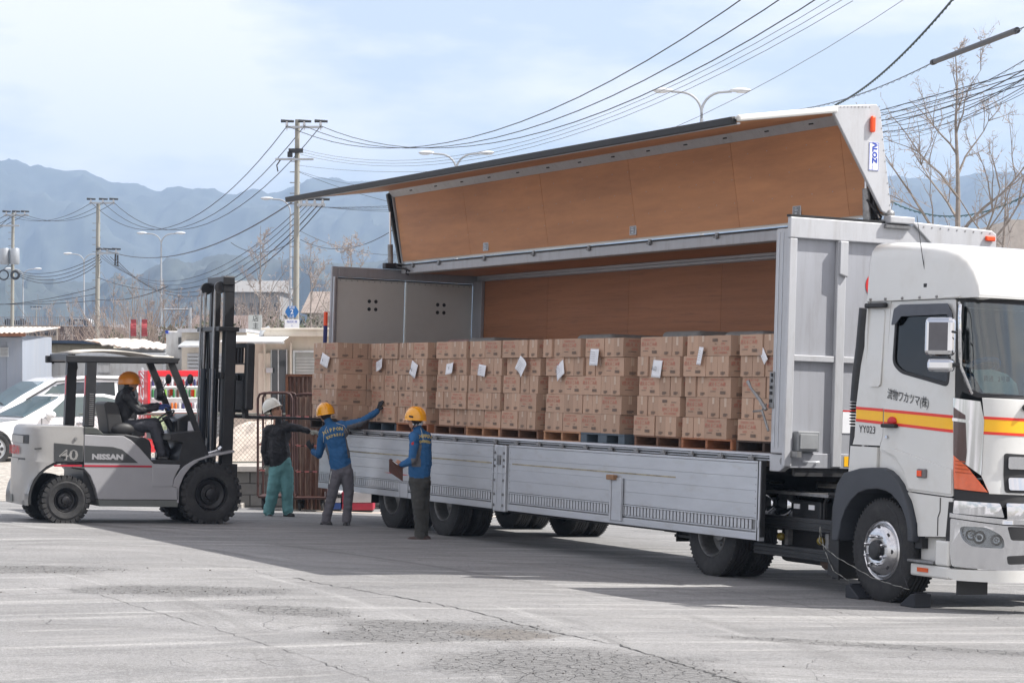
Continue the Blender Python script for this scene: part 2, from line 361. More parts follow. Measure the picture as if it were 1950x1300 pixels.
# sand-coloured gravel car lot behind the yard: ramps up on the left, held by the low wall on the right
M_grav = mat('pale gravel', (.36, .335, .30, 1), .95, 0, .35, 9, 1.0, 60, .5, (.2, .18, .16, 1), 30)
def lot_z(x, y): return -.10 + .52 * sstep(39.9, 47.5, y)
sheet('gravel_lot', list(np.arange(-30, -7.6, .8)) + [-7.5], list(np.arange(39.9, 52, .7)) + [56, 64, 75, 90], lot_z, M_grav)
sheet('raised_lot', [-7.49, -5, -2, 0, 4, 9, 14], [41.1, 44, 50, 60, 75, 90], lambda x, y: .60, M_grav)
M_line = mat('road paint', (.66, .65, .62, 1), .7, 0, .15, 12, 0, 40, .6, (.33, .32, .30, 1), 14)
sheet('white_line', list(np.arange(-16, -3.9, .5)), [38.55, 38.75], ground_z, M_line, dz=.006)
M_conc = mat('old concrete', (.36, .34, .31, 1), .85, 0, .14, 5, .4, 50, .6, (.16, .14, .12, 1), 3)
mb = MB()
for i in range(10):
    x = -16.5 + i * 1.2; mb.box((x, 39.45, -.12), (x + 1.188, 39.85, .02 + .004 * (i % 3)))
P('kerb', mb, M_conc, kind='structure', bev=.012)
sheet('gutter_strip', list(np.arange(-3.6, 7, .6)), [37.9, 38.35], ground_z, mat('dusty concrete strip', (.5, .44, .38, 1), .9, 0, .2, 5, .3, 60, .3, (.2, .18, .16, 1), 6), dz=.005)
def joint(pts, w, label):
    rnd = random.Random(len(pts)); mb = MB(); q = []
    for i in range(len(pts) - 1):
        for k in range(14):
            t = k / 14; px_, py_ = pts[i][0] + (pts[i + 1][0] - pts[i][0]) * t, pts[i][1] + (pts[i + 1][1] - pts[i][1]) * t
            Yg = 10228 / (py_ - 702)
            for _ in range(5): z = ground_z((px_ - CX) / F * Yg, Yg); Yg = (CH - z) * F / (py_ - HY)
            q.append(Vector(((px_ - CX) / F * Yg + rnd.gauss(0, .012), Yg + rnd.gauss(0, .02), z + .004)))
    for i, p in enumerate(q):
        d = (q[min(i + 1, len(q) - 1)] - q[max(0, i - 1)]).normalized(); s_ = Vector((-d.y, d.x, 0)) * w * rnd.uniform(.3, 1.3); mb.v += [tuple(p - s_), tuple(p + s_)]
    for i in range(len(q) - 1): mb.f.append([2 * i, 2 * i + 1, 2 * i + 3, 2 * i + 2]); mb.m.append(0)
    P('pavement_crack', mb, mat('dark crack strip', (.045, .045, .045, 1), .95), kind='structure')  # thin dark strip laid on the ground along the crack
joint([(560, 1100), (640, 1116), (780, 1140), (900, 1163), (985, 1188), (1060, 1204), (1180, 1228), (1290, 1262), (1420, 1304)], .009, '')
joint([(60, 1110), (190, 1132), (330, 1175), (470, 1215), (620, 1262), (740, 1310)], .003, ''); joint([(1060, 1070), (1230, 1098), (1420, 1130), (1600, 1166), (1700, 1180)], .004, '')
# ================= MOUNTAINS =================
SKY = [(-900, 330), (-500, 300), (-200, 318), (0, 322), (30, 325), (60, 340), (110, 343), (160, 338), (185, 350), (210, 358), (260, 357), (300, 368), (340, 370), (375, 380), (410, 385), (450, 386), (480, 377), (500, 371), (530, 369), (560, 355), (600, 340), (640, 342), (680, 349), (720, 348), (800, 356), (950, 380), (1150, 395), (1350, 385), (1500, 360), (1620, 345), (1690, 336), (1720, 341), (1780, 346), (1830, 341), (1880, 332), (1950, 340), (2300, 320), (2900, 350)]
sx = np.array([p[0] for p in SKY], float); sy = np.array([p[1] for p in SKY], float)
from mathutils import noise as mnoise
def ridge_sheet(name, D0, D1, D2, hf, label_seed, m):
    mb = MB(); cols = np.arange(-900, 2901, 7.0); rows = np.linspace(0, 1, 70); nc = len(cols)
    for t in rows:
        D = D0 + (D1 - D0) * t
        prof = sstep(0, 1, t) ** .85 if t < 1 else 1
        for c in cols:
            k = (c - CX) / F; H = hf(c, D1); n = mnoise.fractal(Vector((k * 26 + label_seed, t * 5.0, .3)), .9, 2.1, 6)
            gully = abs(mnoise.noise(Vector((k * 38 + t * 2.2 + label_seed * 3, t * 4.5 + k * 6, 1.7)))) + .5 * abs(mnoise.noise(Vector((k * 95 - t * 4, t * 9, 4.7))))
            mb.v.append((k * D, D, CH * 0 + H * prof + (n * 34 - gully * 30) * math.sin(PI * min(t, 1)) ** .8 + mnoise.noise(Vector((k * 900, t * 60, 0))) * 2.2))
    for c in cols: k = (c - CX) / F; mb.v.append((k * D2, D2, -5))
    for j in range(len(rows)):
        for i in range(nc - 1): mb.f.append([j * nc + i, j * nc + i + 1, (j + 1) * nc + i + 1, (j + 1) * nc + i]); mb.m.append(0)
    return P(name, mb, m, kind='structure', smooth=60)
M_for = mat('wooded hillside', (.034, .040, .030, 1), .95, 0, .45, .02, 0, 1, .3, (.06, .06, .05, 1), .006, rnd=0)
ridge_sheet('mountain', 1900, 3600, 4300, lambda c, D: (HY - np.interp(c, sx, sy)) / F * D + CH, 1.3, M_for)
ridge_sheet('foothill', 1100, 1750, 2200, lambda c, D: (HY - (470 + 34 * math.sin(c * .0042 + .5) + 22 * math.sin(c * .011))) / F * D * .92 + CH, 7.7, M_for)
# ================= HAZE =================
mb = MB().box((-2600, -30, -7), (2600, 4500, 420))
hz = bpy.data.materials.new('haze air'); hz.use_nodes = True; N = hz.node_tree.nodes
for n_ in list(N): N.remove(n_)
o_ = N.new('ShaderNodeOutputMaterial'); pv = N.new('ShaderNodeVolumePrincipled'); pv.inputs['Color'].default_value = (.51, .705, 1, 1); pv.inputs['Density'].default_value = .00028; pv.inputs['Anisotropy'].default_value = .1
hz.node_tree.links.new(pv.outputs[0], o_.inputs['Volume'])
P('haze', mb, hz, kind='stuff')
# far flat town strip between the yard and the foothills reads as low pale roofs
M_roofs = mat('far roof grey', (.20, .19, .19, 1), .8, 0, .2, .2)
# ================= BACKGROUND BUILDINGS =================
YF = Matrix.Translation((0, 0, 0))
def frame_at(x, y, z, rz): return Matrix.Translation((x, y, z)) @ Matrix.Rotation(rz, 4, 'Z')
def px_x(px, Y): return (px - CX) / F * Y
def pz(py, Y): return CH - (py - HY) / F * Y
M_bluew = mat('blue white render', (.27, .30, .35, 1), .7, 0, .05, 1.5, .1, 30, .35, (.36, .34, .32, 1), 2, (3, 3, .5))
M_rust = mat('rusty sheet', (.20, .085, .045, 1), .85, .1, .35, 6, .5, 60, .6, (.08, .05, .04, 1), 4)
M_rustw = mat('peeling white sheet', (.62, .58, .53, 1), .6, .1, .15, 3, .4, 30, .8, (.30, .14, .07, 1), 2.2, (1, 1, 1), gth=.47)
M_cont = mat('pale container paint', (.60, .60, .58, 1), .5, .1, .06, 2, .05, 30, .45, (.24, .2, .16, 1), 2.5, (3, 3, .6))
M_cream = mat('cream wall', (.60, .55, .47, 1), .7, 0, .06, 2, .1, 40, .35, (.34, .28, .22, 1), 2.5, (2, 2, .6))
M_tan = mat('tan wall panel', (.36, .33, .26, 1), .7, 0, .07, 2, .1, 40, .35, (.2, .17, .13, 1), 2.5)
M_navy = mat('navy roof edge', (.03, .055, .10, 1), .5)
M_win = mat('dark window glass', (.03, .035, .04, 1), .06, 0, .1, 3, coat=.5)
M_shut = mat('pale shutter steel', (.46, .48, .50, 1), .45, .3, .06, 3, 0, 40, .3, (.25, .22, .2, 1), 3)
M_frame = mat('window frame alu', (.55, .57, .58, 1), .4, .4)
# shed with corrugated roof, far left
Y = 52.0
t = thing('storage_shed', 'blue-white rendered shed with rusty corrugated roof at left edge', 'shed', (px_x(0, Y), Y, .4))
x1 = px_x(41, Y); mb = MB().box((x1 - 3.2, Y, .2), (x1, Y + 3.4, pz(638, Y))); P('wall', mb, M_bluew, t)
mb = MB().box((x1 - .32, Y - .03, .2), (x1 + .03, Y - .002, pz(648, Y))); mb.box((x1 - 3.2, Y - .04, pz(650, Y)), (x1 + .04, Y - .004, pz(642, Y))); P('corner_trim', mb, M_bluew, t, bev=.01)
v = MB().box((px_x(1, Y), Y - .05, pz(679, Y)), (px_x(17, Y), Y - .02, pz(661, Y))); vo = P('vent', v, M_frame, t)
mb = MB()
for i in range(7): z0 = pz(677, Y) + i * .029; mb.box((px_x(2, Y), Y - .07, z0), (px_x(16, Y), Y - .051, z0 + .012))
P('vent_louvre', mb, M_steel, vo)
def corrugated(x0, x1, y0, y1, z0, z1, pitch=.11, amp=.022, th=.006):
    mb = MB(); n = max(4, int((x1 - x0) / pitch * 6)); 
    for i in range(n + 1):
        x = x0 + (x1 - x0) * i / n; a = amp * math.sin(2 * PI * (x - x0) / pitch)
        mb.v += [(x, y0, z0 + a), (x, y1, z1 + a), (x, y0, z0 + a - th), (x, y1, z1 + a - th)]
    for i in range(n):
        a = i * 4; mb.f += [[a, a + 4, a + 5, a + 1], [a + 2, a + 3, a + 7, a + 6], [a, a + 2, a + 6, a + 4], [a + 1, a + 5, a + 7, a + 3]]; mb.m += [0] * 4
    return mb
P('roof', corrugated(x1 - 3.4, px_x(56, Y), Y - .4, Y + 3.6, pz(634, Y), pz(627, Y) + .1), M_rustw, t, smooth=True)
mb = MB().box((x1 - 3.4, Y - .43, pz(641, Y)), (px_x(56, Y), Y - .41, pz(635, Y))); P('fascia', mb, M_rust, t)
# box container with two vents
Y = 56.0
t = thing('storage_container', 'long pale grey box container with two square hatches behind the white cars', 'container', (px_x(190, Y), Y, .42))
x0, x1 = px_x(50, Y), px_x(315, Y); zt = pz(676, Y)
mb = MB().box((x0, Y, .5), (x1, Y + 2.3, zt)); P('body', mb, M_cont, t, bev=.02)
mb = MB().box((x0 - .04, Y - .04, zt - .12), (x1 + .02, Y - .003, zt + .05)); mb.box((x0 - .04, Y - .04, .5), (x0 + .05, Y - .003, zt - .12)); mb.box((x1 - .06, Y - .05, .5), (x1 + .03, Y - .003, zt - .12)); P('edge_rail', mb, M_frame, t, bev=.01)
for a, b in ((58, 81), (188, 209)):
    mb = MB().box((px_x(a, Y), Y - .03, pz(710, Y)), (px_x(b, Y), Y - .003, pz(694, Y))); h = P('hatch', mb, M_cont, t, bev=.008)
    for zz in (pz(711, Y), pz(694, Y)): P('hatch_rim', MB().box((px_x(a, Y) - .02, Y - .045, zz), (px_x(b, Y) + .02, Y - .031, zz + .02)), M_steel, h)
mb = MB(); put_text(mb, 'Forte-2', .20, basis((px_x(79, Y), Y - .008, pz(687, Y)), (1, 0, 0), (0, 0, 1)), bold=.008); P('lettering', mb, M_ink, t)
mb = MB().lathe([(0, 0), (.06, 0), (.06, .03), (0, .03)], (px_x(61, Y), Y - .035, pz(686, Y)), 'y', 12); P('cap', mb, M_steel, t)
# louvred grey stack behind, left
Y = 57.0; t = thing('louvred_panel', 'narrow dark louvred panel between the blue-white shed and the container', 'panel', (px_x(46, Y), Y, .42))
mb = MB()
for i in range(26): z = .5 + i * .09; mb.box((px_x(36, Y), Y, z), (px_x(50, Y), Y + .15, z + .07))
P('slat', mb, M_steel, t, kind='stuff')
# tan cabin with navy roof edge
Y = 62.0
t = thing('tan_cabin', 'low tan panelled cabin with navy blue roof edge behind the container', 'cabin', (px_x(140, Y), Y, .42))
mb = MB().box((px_x(76, Y), Y, .3), (px_x(215, Y), Y + 3, pz(655, Y))); P('wall', mb, M_tan, t)
for a in (86, 113, 136, 159, 182): P('panel', MB().box((px_x(a, Y) + .01, Y - .02, .5), (px_x(a + 22, Y), Y - .002, pz(658, Y))), M_tan, t, bev=.006)
mb = MB().prism([(px_x(73, Y), pz(664, Y)), (px_x(92, Y), pz(653, Y)), (px_x(195, Y), pz(655, Y)), (px_x(198, Y), pz(649, Y)), (px_x(93, Y), pz(648, Y)), (px_x(73, Y), pz(660, Y))], 'y', Y - .3, Y + 3.2); P('roof', mb, M_navy, t)
# shed with patched white roof
Y = 60.0
t = thing('patched_roof_shed', 'shed with a patched white rusty sheet roof behind the forklift guard', 'shed', (px_x(250, Y), Y, .42))
mb = MB().box((px_x(205, Y), Y, .3), (px_x(316, Y), Y + 3, pz(663, Y))); P('wall', mb, M_shut, t)
mb = MB()
for i in range(22): z = .6 + i * .10; mb.box((px_x(206, Y), Y - .03, z), (px_x(315, Y), Y - .002, z + .085))
P('cladding_board', mb, M_shut, t, kind='stuff', bev=.008)
random.seed(5); mb = MB(); n = 26
for j in range(7):
    for i in range(n + 1):
        k = i / n; x = px_x(168 + (314 - 168) * k, Y); lo = pz(np.interp(k, [0, .3, .6, 1], [648, 657, 662, 663]), Y); hi = pz(np.interp(k, [0, .2, .6, 1], [644, 642, 646, 658]), Y)
        q = j / 6; mb.v.append((x, Y - .5 + 2.6 * q, lo + (hi - lo) * q + random.uniform(-.03, .03)))
for j in range(6):
    for i in range(n): mb.f.append([j * (n + 1) + i, j * (n + 1) + i + 1, (j + 1) * (n + 1) + i + 1, (j + 1) * (n + 1) + i]); mb.m.append(0)
r_ = P('roof', mb, M_rustw, t); sm = r_.modifiers.new('th', 'SOLIDIFY'); sm.thickness = .03
mb = MB().box((px_x(282, Y), Y + 2.9, pz(646, Y)), (px_x(318, Y), Y + 4, pz(640, Y))); P('gutter', mb, M_rust, t)
# white box truck body
Y = 57.0
t = thing('truck_box_body', 'white box body of a lorry standing behind the vending machine', 'truck box', (px_x(345, Y), Y, .42))
P('side_wall', MB().box((px_x(316, Y), Y, .7), (px_x(352, Y), Y + 3, pz(630, Y))), M_cont, t, bev=.03)
P('rear_wall', MB().box((px_x(352, Y), Y - .4, .7), (px_x(392, Y), Y + 3, pz(629, Y))), M_aluw, t, bev=.03)
P('side_window', MB().box((px_x(340, Y), Y - .05, pz(665, Y)), (px_x(345, Y), Y - .003, pz(642, Y))), M_win, t)
for a in (316, 349): P('lamp', MB().box((px_x(a, Y), Y - .1, pz(635, Y)), (px_x(a + 5, Y), Y - .01, pz(629, Y))), M_blue, t)
# shutter building behind the mast
Y = 54.0
t = thing('shutter_garage', 'white garage with a ribbed roller shutter behind the forklift mast', 'garage', (px_x(400, Y), Y, .42))
P('wall', MB().box((px_x(346, Y), Y, .4), (px_x(470, Y), Y + 3.5, pz(632, Y))), M_cream, t)
mb = MB()
for i in range(24): z = .6 + i * .085; mb.box((px_x(357, Y), Y - .05, z), (px_x(430, Y), Y - .01 + .01 * (i % 2), z + .07))
P('shutter', mb, M_shut, t, kind='stuff', bev=.01)
P('awning', MB().prism([(Y - 1.3, pz(662, Y)), (Y, pz(650, Y)), (Y, pz(647, Y)), (Y - 1.3, pz(659, Y))], 'x', px_x(354, Y), px_x(392, Y)), M_frame, t)
P('roof', MB().box((px_x(340, Y), Y - .2, pz(633, Y)), (px_x(470, Y), Y + 3.6, pz(626, Y))), M_aluw, t)
# cream office with awning, windows and door
Y = 50.0
t = thing('cream_office', 'cream site office with glazed doors and a white awning beyond the roll cages', 'building', (px_x(540, Y), Y, .6))
P('wall', MB().box((px_x(446, Y), Y + .02, .4), (px_x(700, Y), Y + 4, pz(640, Y))), M_cream, t)
P('roof', MB().box((px_x(505, Y), Y - .35, pz(641, Y)), (px_x(700, Y), Y + 4.2, pz(626, Y))).box((px_x(500, Y), Y - .4, pz(629, Y)), (px_x(700, Y), Y - .351, pz(625, Y))), M_cream, t, bev=.015)
P('pipe', MB().tube([(px_x(500, Y), Y - .3, pz(640, Y)), (px_x(503, Y), Y - .32, pz(630, Y)), (px_x(512, Y), Y - .3, pz(627, Y)), (px_x(516, Y), Y - .3, pz(624, Y))], .05, 8), M_frame, t, smooth=True)
aw = P('awning', MB().prism([(Y - 1.9, pz(653, Y)), (Y, pz(640, Y)), (Y, pz(638.5, Y)), (Y - 1.9, pz(651.5, Y))], 'x', px_x(440, Y), px_x(553, Y)), mat('white awning sheet', (.78, .8, .82, 1), .4, 0, .04), t)
P('awning_beam', MB().box((px_x(490, Y), Y - 1.8, pz(656, Y)), (px_x(556, Y), Y - 1.7, pz(651, Y))), M_frame, aw)
for a in (503, 553): P('post', MB().box((px_x(a, Y), Y - .15, .6), (px_x(a + 4, Y), Y - .02, pz(652, Y))), M_cream, t, bev=.01)
d = P('glazed_door', MB().box((px_x(517, Y), Y - .03, .6), (px_x(547, Y), Y + .019, pz(666, Y))), M_win, t)
for a in (516, 529.5, 545.5): P('door_stile', MB().box((px_x(a, Y), Y - .06, .6), (px_x(a + 2, Y), Y - .031, pz(665, Y))), M_frame, d)
wv = P('window', MB().box((px_x(561, Y), Y - .03, .8), (px_x(625, Y), Y + .019, pz(671, Y))), mat('blind', (.33, .34, .32, 1), .6), t)
mb = MB()
for i in range(26): z = .85 + i * .065; mb.box((px_x(563, Y), Y - .045, z), (px_x(625, Y), Y - .032, z + .04))
P('blind_slat', mb, mat('blind slat', (.42, .43, .42, 1), .5), wv, kind='stuff')
P('window_frame', MB().box((px_x(558, Y), Y - .07, .8), (px_x(562, Y), Y - .001, pz(671, Y))).box((px_x(558, Y), Y - .07, pz(671, Y)), (px_x(630, Y), Y - .001, pz(667, Y))), M_frame, wv)
P('notice_board', MB().box((px_x(493, Y), Y - .12, .9), (px_x(516, Y), Y - .06, pz(672, Y))), M_cream, t, bev=.01)
P('meter_box', MB().box((px_x(509, Y), Y - .3, pz(710, Y)), (px_x(521, Y), Y - .125, pz(700, Y))), M_aluw, t, bev=.015)
# overpass with vehicles far left
Y = 190.0
M_par = mat('stained parapet', (.30, .27, .23, 1), .85, 0, .1, .5, .1, 5, .7, (.17, .11, .07, 1), .35, (1, 1, .3))
t = thing('overpass', 'stained concrete road embankment with railing, far left behind the sheds', 'overpass', (px_x(80, Y), Y, -.12))
P('deck', MB().box((px_x(-60, Y), Y, -.2), (px_x(108, Y), Y + 9, pz(619, Y))), M_par, t)
P('deck_end', MB().box((px_x(108, Y), Y + .5, -.2), (px_x(205, Y), Y + 9, pz(621, Y))), mat('dark stained wall', (.13, .09, .075, 1), .9, 0, .2, .6), t)
P('pipe', MB().cyl((px_x(45, Y), Y - .3, pz(634, Y)), (px_x(108, Y), Y - .3, pz(634, Y)), .18, 8), M_dark, t)
mb = MB()
for i in range(60): x = px_x(-60 + i * 4.2, Y); mb.box((x, Y + .1, pz(619, Y) - .1), (x + .06, Y + .16, pz(603, Y)))
mb.box((px_x(-60, Y), Y + .05, pz(604, Y)), (px_x(195, Y), Y + .2, pz(602.8, Y))); P('railing', mb, mat('grey rail', (.26, .28, .32, 1), .6), t)
def far_car(name, label, cat, px0, px1, ztop, Y, m, van, base):
    t = thing(name, label, cat, (px_x((px0 + px1) / 2, Y), Y, base)); x0, x1 = px_x(px0, Y), px_x(px1, Y); H = ztop - base; l = x1 - x0
    pr = [(0, .25), (0, .62), (.06, .66), (.18, 1), (.9, 1), (1, .7), (1, .25)] if van else [(0, .25), (0, .6), (.24, .66), (.4, 1), (.72, 1), (.88, .7), (1, .66), (1, .25)]
    P('body', MB().prism([(x0 + a * l, base + b * H) for a, b in pr], 'y', Y, Y + 1.7), m, t, bev=.06)
    gl = ([(.2, .92), (.17, .68), (.5, .68), (.5, .92)], [(.54, .92), (.54, .68), (.94, .7), (.88, .92)]) if van else ([(.42, .93), (.3, .68), (.82, .68), (.7, .93)],)
    for g in gl: P('window', MB().prism([(x0 + a * l, base + b * H) for a, b in g], 'y', Y - .03, Y + .0), M_win, t)
    for a in (.2, .8): P('wheel', MB().lathe([(0, 0), (.3, 0), (.3, .22), (0, .22)], (x0 + a * l, Y - .02, base + .3), 'y', 14), M_rub, t)
    return t
zb = pz(620, 190)
far_car('dark_car', 'dark saloon on the overpass beside the utility pole', 'car', 6, 51, pz(609, 190) - .0, 191, M_dark, False, zb)
far_car('white_van', 'white van driving on the overpass behind the bare trees', 'van', 126, 172, pz(606, 190), 191, M_white, True, zb)
Y = 70.0; far_car('parked_lorry_cab', 'white vehicle roof showing between the blue-white shed and tan cabin', 'van', 36, 80, pz(640, Y), Y, M_white, True, .4)
# distant halls and roofs
def hall(name, label, a, b, top, Y, m, bot=0, mr=None, rise=0):
    t = thing(name, label, 'building', (px_x((a + b) / 2, Y), Y, -.12)); x0, x1 = px_x(a, Y), px_x(b, Y); z = pz(top, Y)
    P('wall', MB().box((x0, Y, -.12), (x1, Y + 14, z)), m, t)
    if rise: P('roof', MB().prism([(Y - .5, z), (Y + 14.5, z), (Y + 7, z + rise)], 'x', x0 - .4, x1 + .4), mr or m, t)
    n = max(2, int((b - a) / 14))
    for i in range(n):
        xx = x0 + (x1 - x0) * (i + .3) / n; P('window', MB().box((xx, Y - .05, z - 2.4), (xx + (x1 - x0) / n * .4, Y - .002, z - 1.2)), M_win, t)
    return t
hall('warehouse', 'large pale grey warehouse beyond the trees behind the forklift mast', 440, 533, 556, 260, mat('pale hall', (.22, .215, .21, 1), .7), rise=1.5)
hall('tiled_house', 'house with long brown tiled roof behind the pale signboard', 355, 486, 632, 120, M_tan, mr=mat('brown tiles', (.16, .12, .11, 1), .8, 0, .2, 2), rise=1.0)
hall('ribbed_roof_house', 'house with pale ribbed roof behind the hexagonal road sign', 585, 640, 596, 150, M_tan, mr=mat('pale tiles', (.22, .18, .155, 1), .8, 0, .2, 2), rise=1.6)
hall('beige_building', 'beige building corner at the right edge beyond the bare tree', 1925, 1990, 418, 75, mat('beige block', (.52, .47, .42, 1), .8))
for i, (a, b, top, Y) in enumerate(((-30, 60, 668, 330), (60, 120, 672, 360), (200, 262, 634, 300), (262, 350, 640, 280))):
    hall('distant_house', ('low far house at the left edge under the mountain', 'low far house right of the overpass car', 'grey far house between the two left utility poles', 'far house behind the red banners')[i], a, b, top, Y, mat('far wall %d' % i, ((.3, .3, .3, 1), (.36, .34, .32, 1), (.27, .25, .24, 1), (.33, .31, .3, 1))[i], .8), rise=1.2, mr=M_roofs)
# ================= FENCE AND WALL =================
M_block = mat('grey block', (.17, .165, .155, 1), .9, 0, .15, 6, .4, 60, .5, (.08, .075, .07, 1), 3, rnd=.1)
t = thing('block_wall', 'low grey concrete block wall carrying the wire fence behind the forklift', 'wall', (0, 40.3, -.15))
P('core', MB().box((-7.48, 40.35, -.3), (9, 40.52, .52)), M_block, t)
pieces('block', MB().box((0, 0, 0), (.388, .06, .188)), M_block, t, [(-7.46 + i * .4 + (.2 if r % 2 else 0), 40.29, -.26 + r * .195) for r in range(4) for i in range(42)], bev=.008)
P('coping', MB().box((-7.5, 40.2, .522), (9, 40.6, .62)), mat('pale coping', (.5, .47, .43, 1), .85, 0, .1, 4, .2, 40, .3, (.25, .22, .2, 1), 3), t, bev=.01)
f = thing('wire_fence', 'chain link fence on the block wall behind the white-helmeted worker', 'fence', (0, 40.4, .62))
M_wire = mat('dull green wire', (.16, .17, .15, 1), .6, .3)
zt = 1.5; mb = MB()
for x in np.arange(-7.3, 8, 2.0): P('post', MB().cyl((x, 40.4, .62), (x, 40.4, zt + .03), .022, 8), M_wire, f, smooth=True)
P('rail', MB().cyl((-7.4, 40.4, zt), (8, 40.4, zt), .016, 6).cyl((-7.4, 40.4, .68), (8, 40.4, .68), .014, 6), M_wire, f, smooth=True)
st = .075
for i in range(int(9.5 / st)):
    x = -7.3 + i * st
    for sgn in (1, -1):
        a = (x, 40.4 + .004 * sgn, .68); b = (x + sgn * (zt - .68) * .9, 40.4 + .004 * sgn, zt); mb.tube([a, b], .0028, 3, cap=False)
P('mesh', mb, M_wire, f, kind='stuff')
# earth and rubble heap behind the fence
random.seed(3); mb = MB(); n = 16
for j in range(n + 1):
    for i in range(n + 1):
        x = -6.0 + 2.6 * i / n; y = 42.5 + 2.2 * j / n; h = max(0, 1 - ((i / n - .55) * 2) ** 2) * max(0, 1 - ((j / n - .5) * 2) ** 2)
        mb.v.append((x, y, .58 + .75 * h + random.uniform(-.03, .03) * (h > 0)))
for j in range(n):
    for i in range(n): mb.f.append([j * (n + 1) + i, j * (n + 1) + i + 1, (j + 1) * (n + 1) + i + 1, (j + 1) * (n + 1) + i]); mb.m.append(0)
P('rubble_heap', mb, mat('pale rubble', (.50, .43, .37, 1), .95, 0, .2, 4, .8, 30), kind='stuff')
# ================= WHEEL =================
def tyre_mesh(R, w, rr, knob=False, ribs=0):
    """axis along y (v), centred; outer sidewall at y=0 going to y=w"""
    s = .018
    pr = [(rr, .03), (rr + .012, .004), (rr + .03, 0), ((R + rr) / 2, -.012), (R - .05, 0), (R - .018, .012), (R - .002, .035)]
    if ribs:
        y0, y1 = .035, w - .035; st = (y1 - y0) / ribs
        for i in range(ribs):
            pr += [(R, y0 + st * i + .008), (R, y0 + st * (i + 1) - .008), (R - .014, y0 + st * (i + 1) - .006), (R - .014, y0 + st * (i + 1) + .006)]
        pr = pr[:-2]
    pr += [(R - .002, w - .035), (R - .018, w - .012), (R - .05, w), ((R + rr) / 2, w + .012), (rr + .03, w), (rr, w - .03)]
    mb = MB().lathe(pr, (0, 0, 0), 'y', 48)
    if knob:
        n = 26
        for i in range(n):
            a = 2 * PI * i / n; M = Matrix.Rotation(a, 4, 'Y')
            mb.box((R - .05, -.006, -.030), (R + .014, w * .46, .030), 0, M); M2 = Matrix.Rotation(a + PI / n, 4, 'Y'); mb.box((R - .05, w * .54, -.030), (R + .014, w + .006, .030), 0, M2)
    else:
        n = 64
        for i in range(n):
            M = Matrix.Rotation(2 * PI * i / n, 4, 'Y'); mb.box((R - .02, .012, -.012), (R + .001, .045, .008), 0, M); mb.box((R - .02, w - .045, -.012), (R + .001, w - .012, .008), 0, M)
    return mb
def shift(mb, d):
    r = MB(); r.v = [(x + d[0], y + d[1], z + d[2]) for x, y, z in mb.v]; r.f = mb.f; r.m = mb.m; return r
def flip_y(mb):
    r = MB(); r.v = [(x, -y, z) for x, y, z in mb.v]; r.f = mb.f; r.m = mb.m; return r
def truck_wheel(parent, u, v, dish, R=.5, w=.25, flip=False, shiny=False, name='wheel'):
    """dual wheels show a deep dished rim (dish=True); steering wheels a domed one"""
    ti = tyre_mesh(R, w, .29, ribs=5); ri = MB()
    if dish:
        ri.lathe([(.295, .01), (.285, .0), (.272, .012), (.262, .05), (.245, .17), (.20, .185), (.14, .178), (.13, .13), (.11, .10), (0, .10)], (0, 0, 0), 'y', 40)
        for i in range(10): a = 2 * PI * i / 10; ri.cyl((.17 * math.cos(a), .15, .17 * math.sin(a)), (.17 * math.cos(a), .185, .17 * math.sin(a)), .014, 6)
    else:
        ri.lathe([(.295, .005), (.285, -.006), (.272, .004), (.262, .02), (.255, -.002), (.235, -.03), (.19, -.055), (.165, -.062), (.12, -.06), (.10, -.055), (.098, -.02), (0, -.02)], (0, 0, 0), 'y', 48)
    if flip: ti, ri = flip_y(ti), flip_y(ri)
    c = (u, v, R - .012)
    e = link(bpy.data.objects.new(name, None)); e.parent = parent; OFF[e.name] = OFF[parent.name]; e.empty_display_size = .1
    P('tyre', shift(ti, c), M_rub, e, smooth=35); rim = P('rim', shift(ri, c), M_polish if shiny else M_steel, e, smooth=35)
    if not dish:
        hb = MB().lathe([(.10, -.03), (.096, -.085), (.08, -.10), (.03, -.105), (0, -.105)], c, 'y', 20); P('hub', hb if not flip else hb, M_black, e, smooth=35)
        nb = MB(); hb = MB()
        for i in range(8):
            a = 2 * PI * (i + .5) / 8; x, z = .145 * math.cos(a), .145 * math.sin(a); nb.cyl((c[0] + x, c[1] - .055, c[2] + z), (c[0] + x, c[1] - .10, c[2] + z), .017, 8)
            nb.ball((c[0] + x, c[1] - .10, c[2] + z), .015, n=8, m=4)
            a += .39; x, z = .222 * math.cos(a), .222 * math.sin(a); hb.lathe([(0, 0), (.02, 0), (.022, .004)], (c[0] + x, c[1] - .041, c[2] + z), 'y', 12)
        P('wheel_nut', nb, M_chrome, e, smooth=40); P('vent_hole', hb, M_dark, e)
    return e
# ================= TRAILER =================
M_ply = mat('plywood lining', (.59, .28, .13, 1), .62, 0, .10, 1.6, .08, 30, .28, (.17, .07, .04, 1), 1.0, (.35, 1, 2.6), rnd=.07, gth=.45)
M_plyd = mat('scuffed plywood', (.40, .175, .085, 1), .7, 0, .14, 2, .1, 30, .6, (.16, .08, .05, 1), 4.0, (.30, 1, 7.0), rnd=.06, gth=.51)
M_bed = mat('bed boards', (.16, .12, .09, 1), .8, 0, .2, 4, .2, 30)
UR, UF = -11.8, .95
tr = thing('trailer', 'silver wing-side semi-trailer standing open with its plywood-lined side raised over cartons', 'trailer', (-5.4, 1.25, 0), TF)
P('floor', MB().box((UR, .05, 1.24), (UF - .02, 2.45, 1.372)), M_bed, tr, bev=.005)
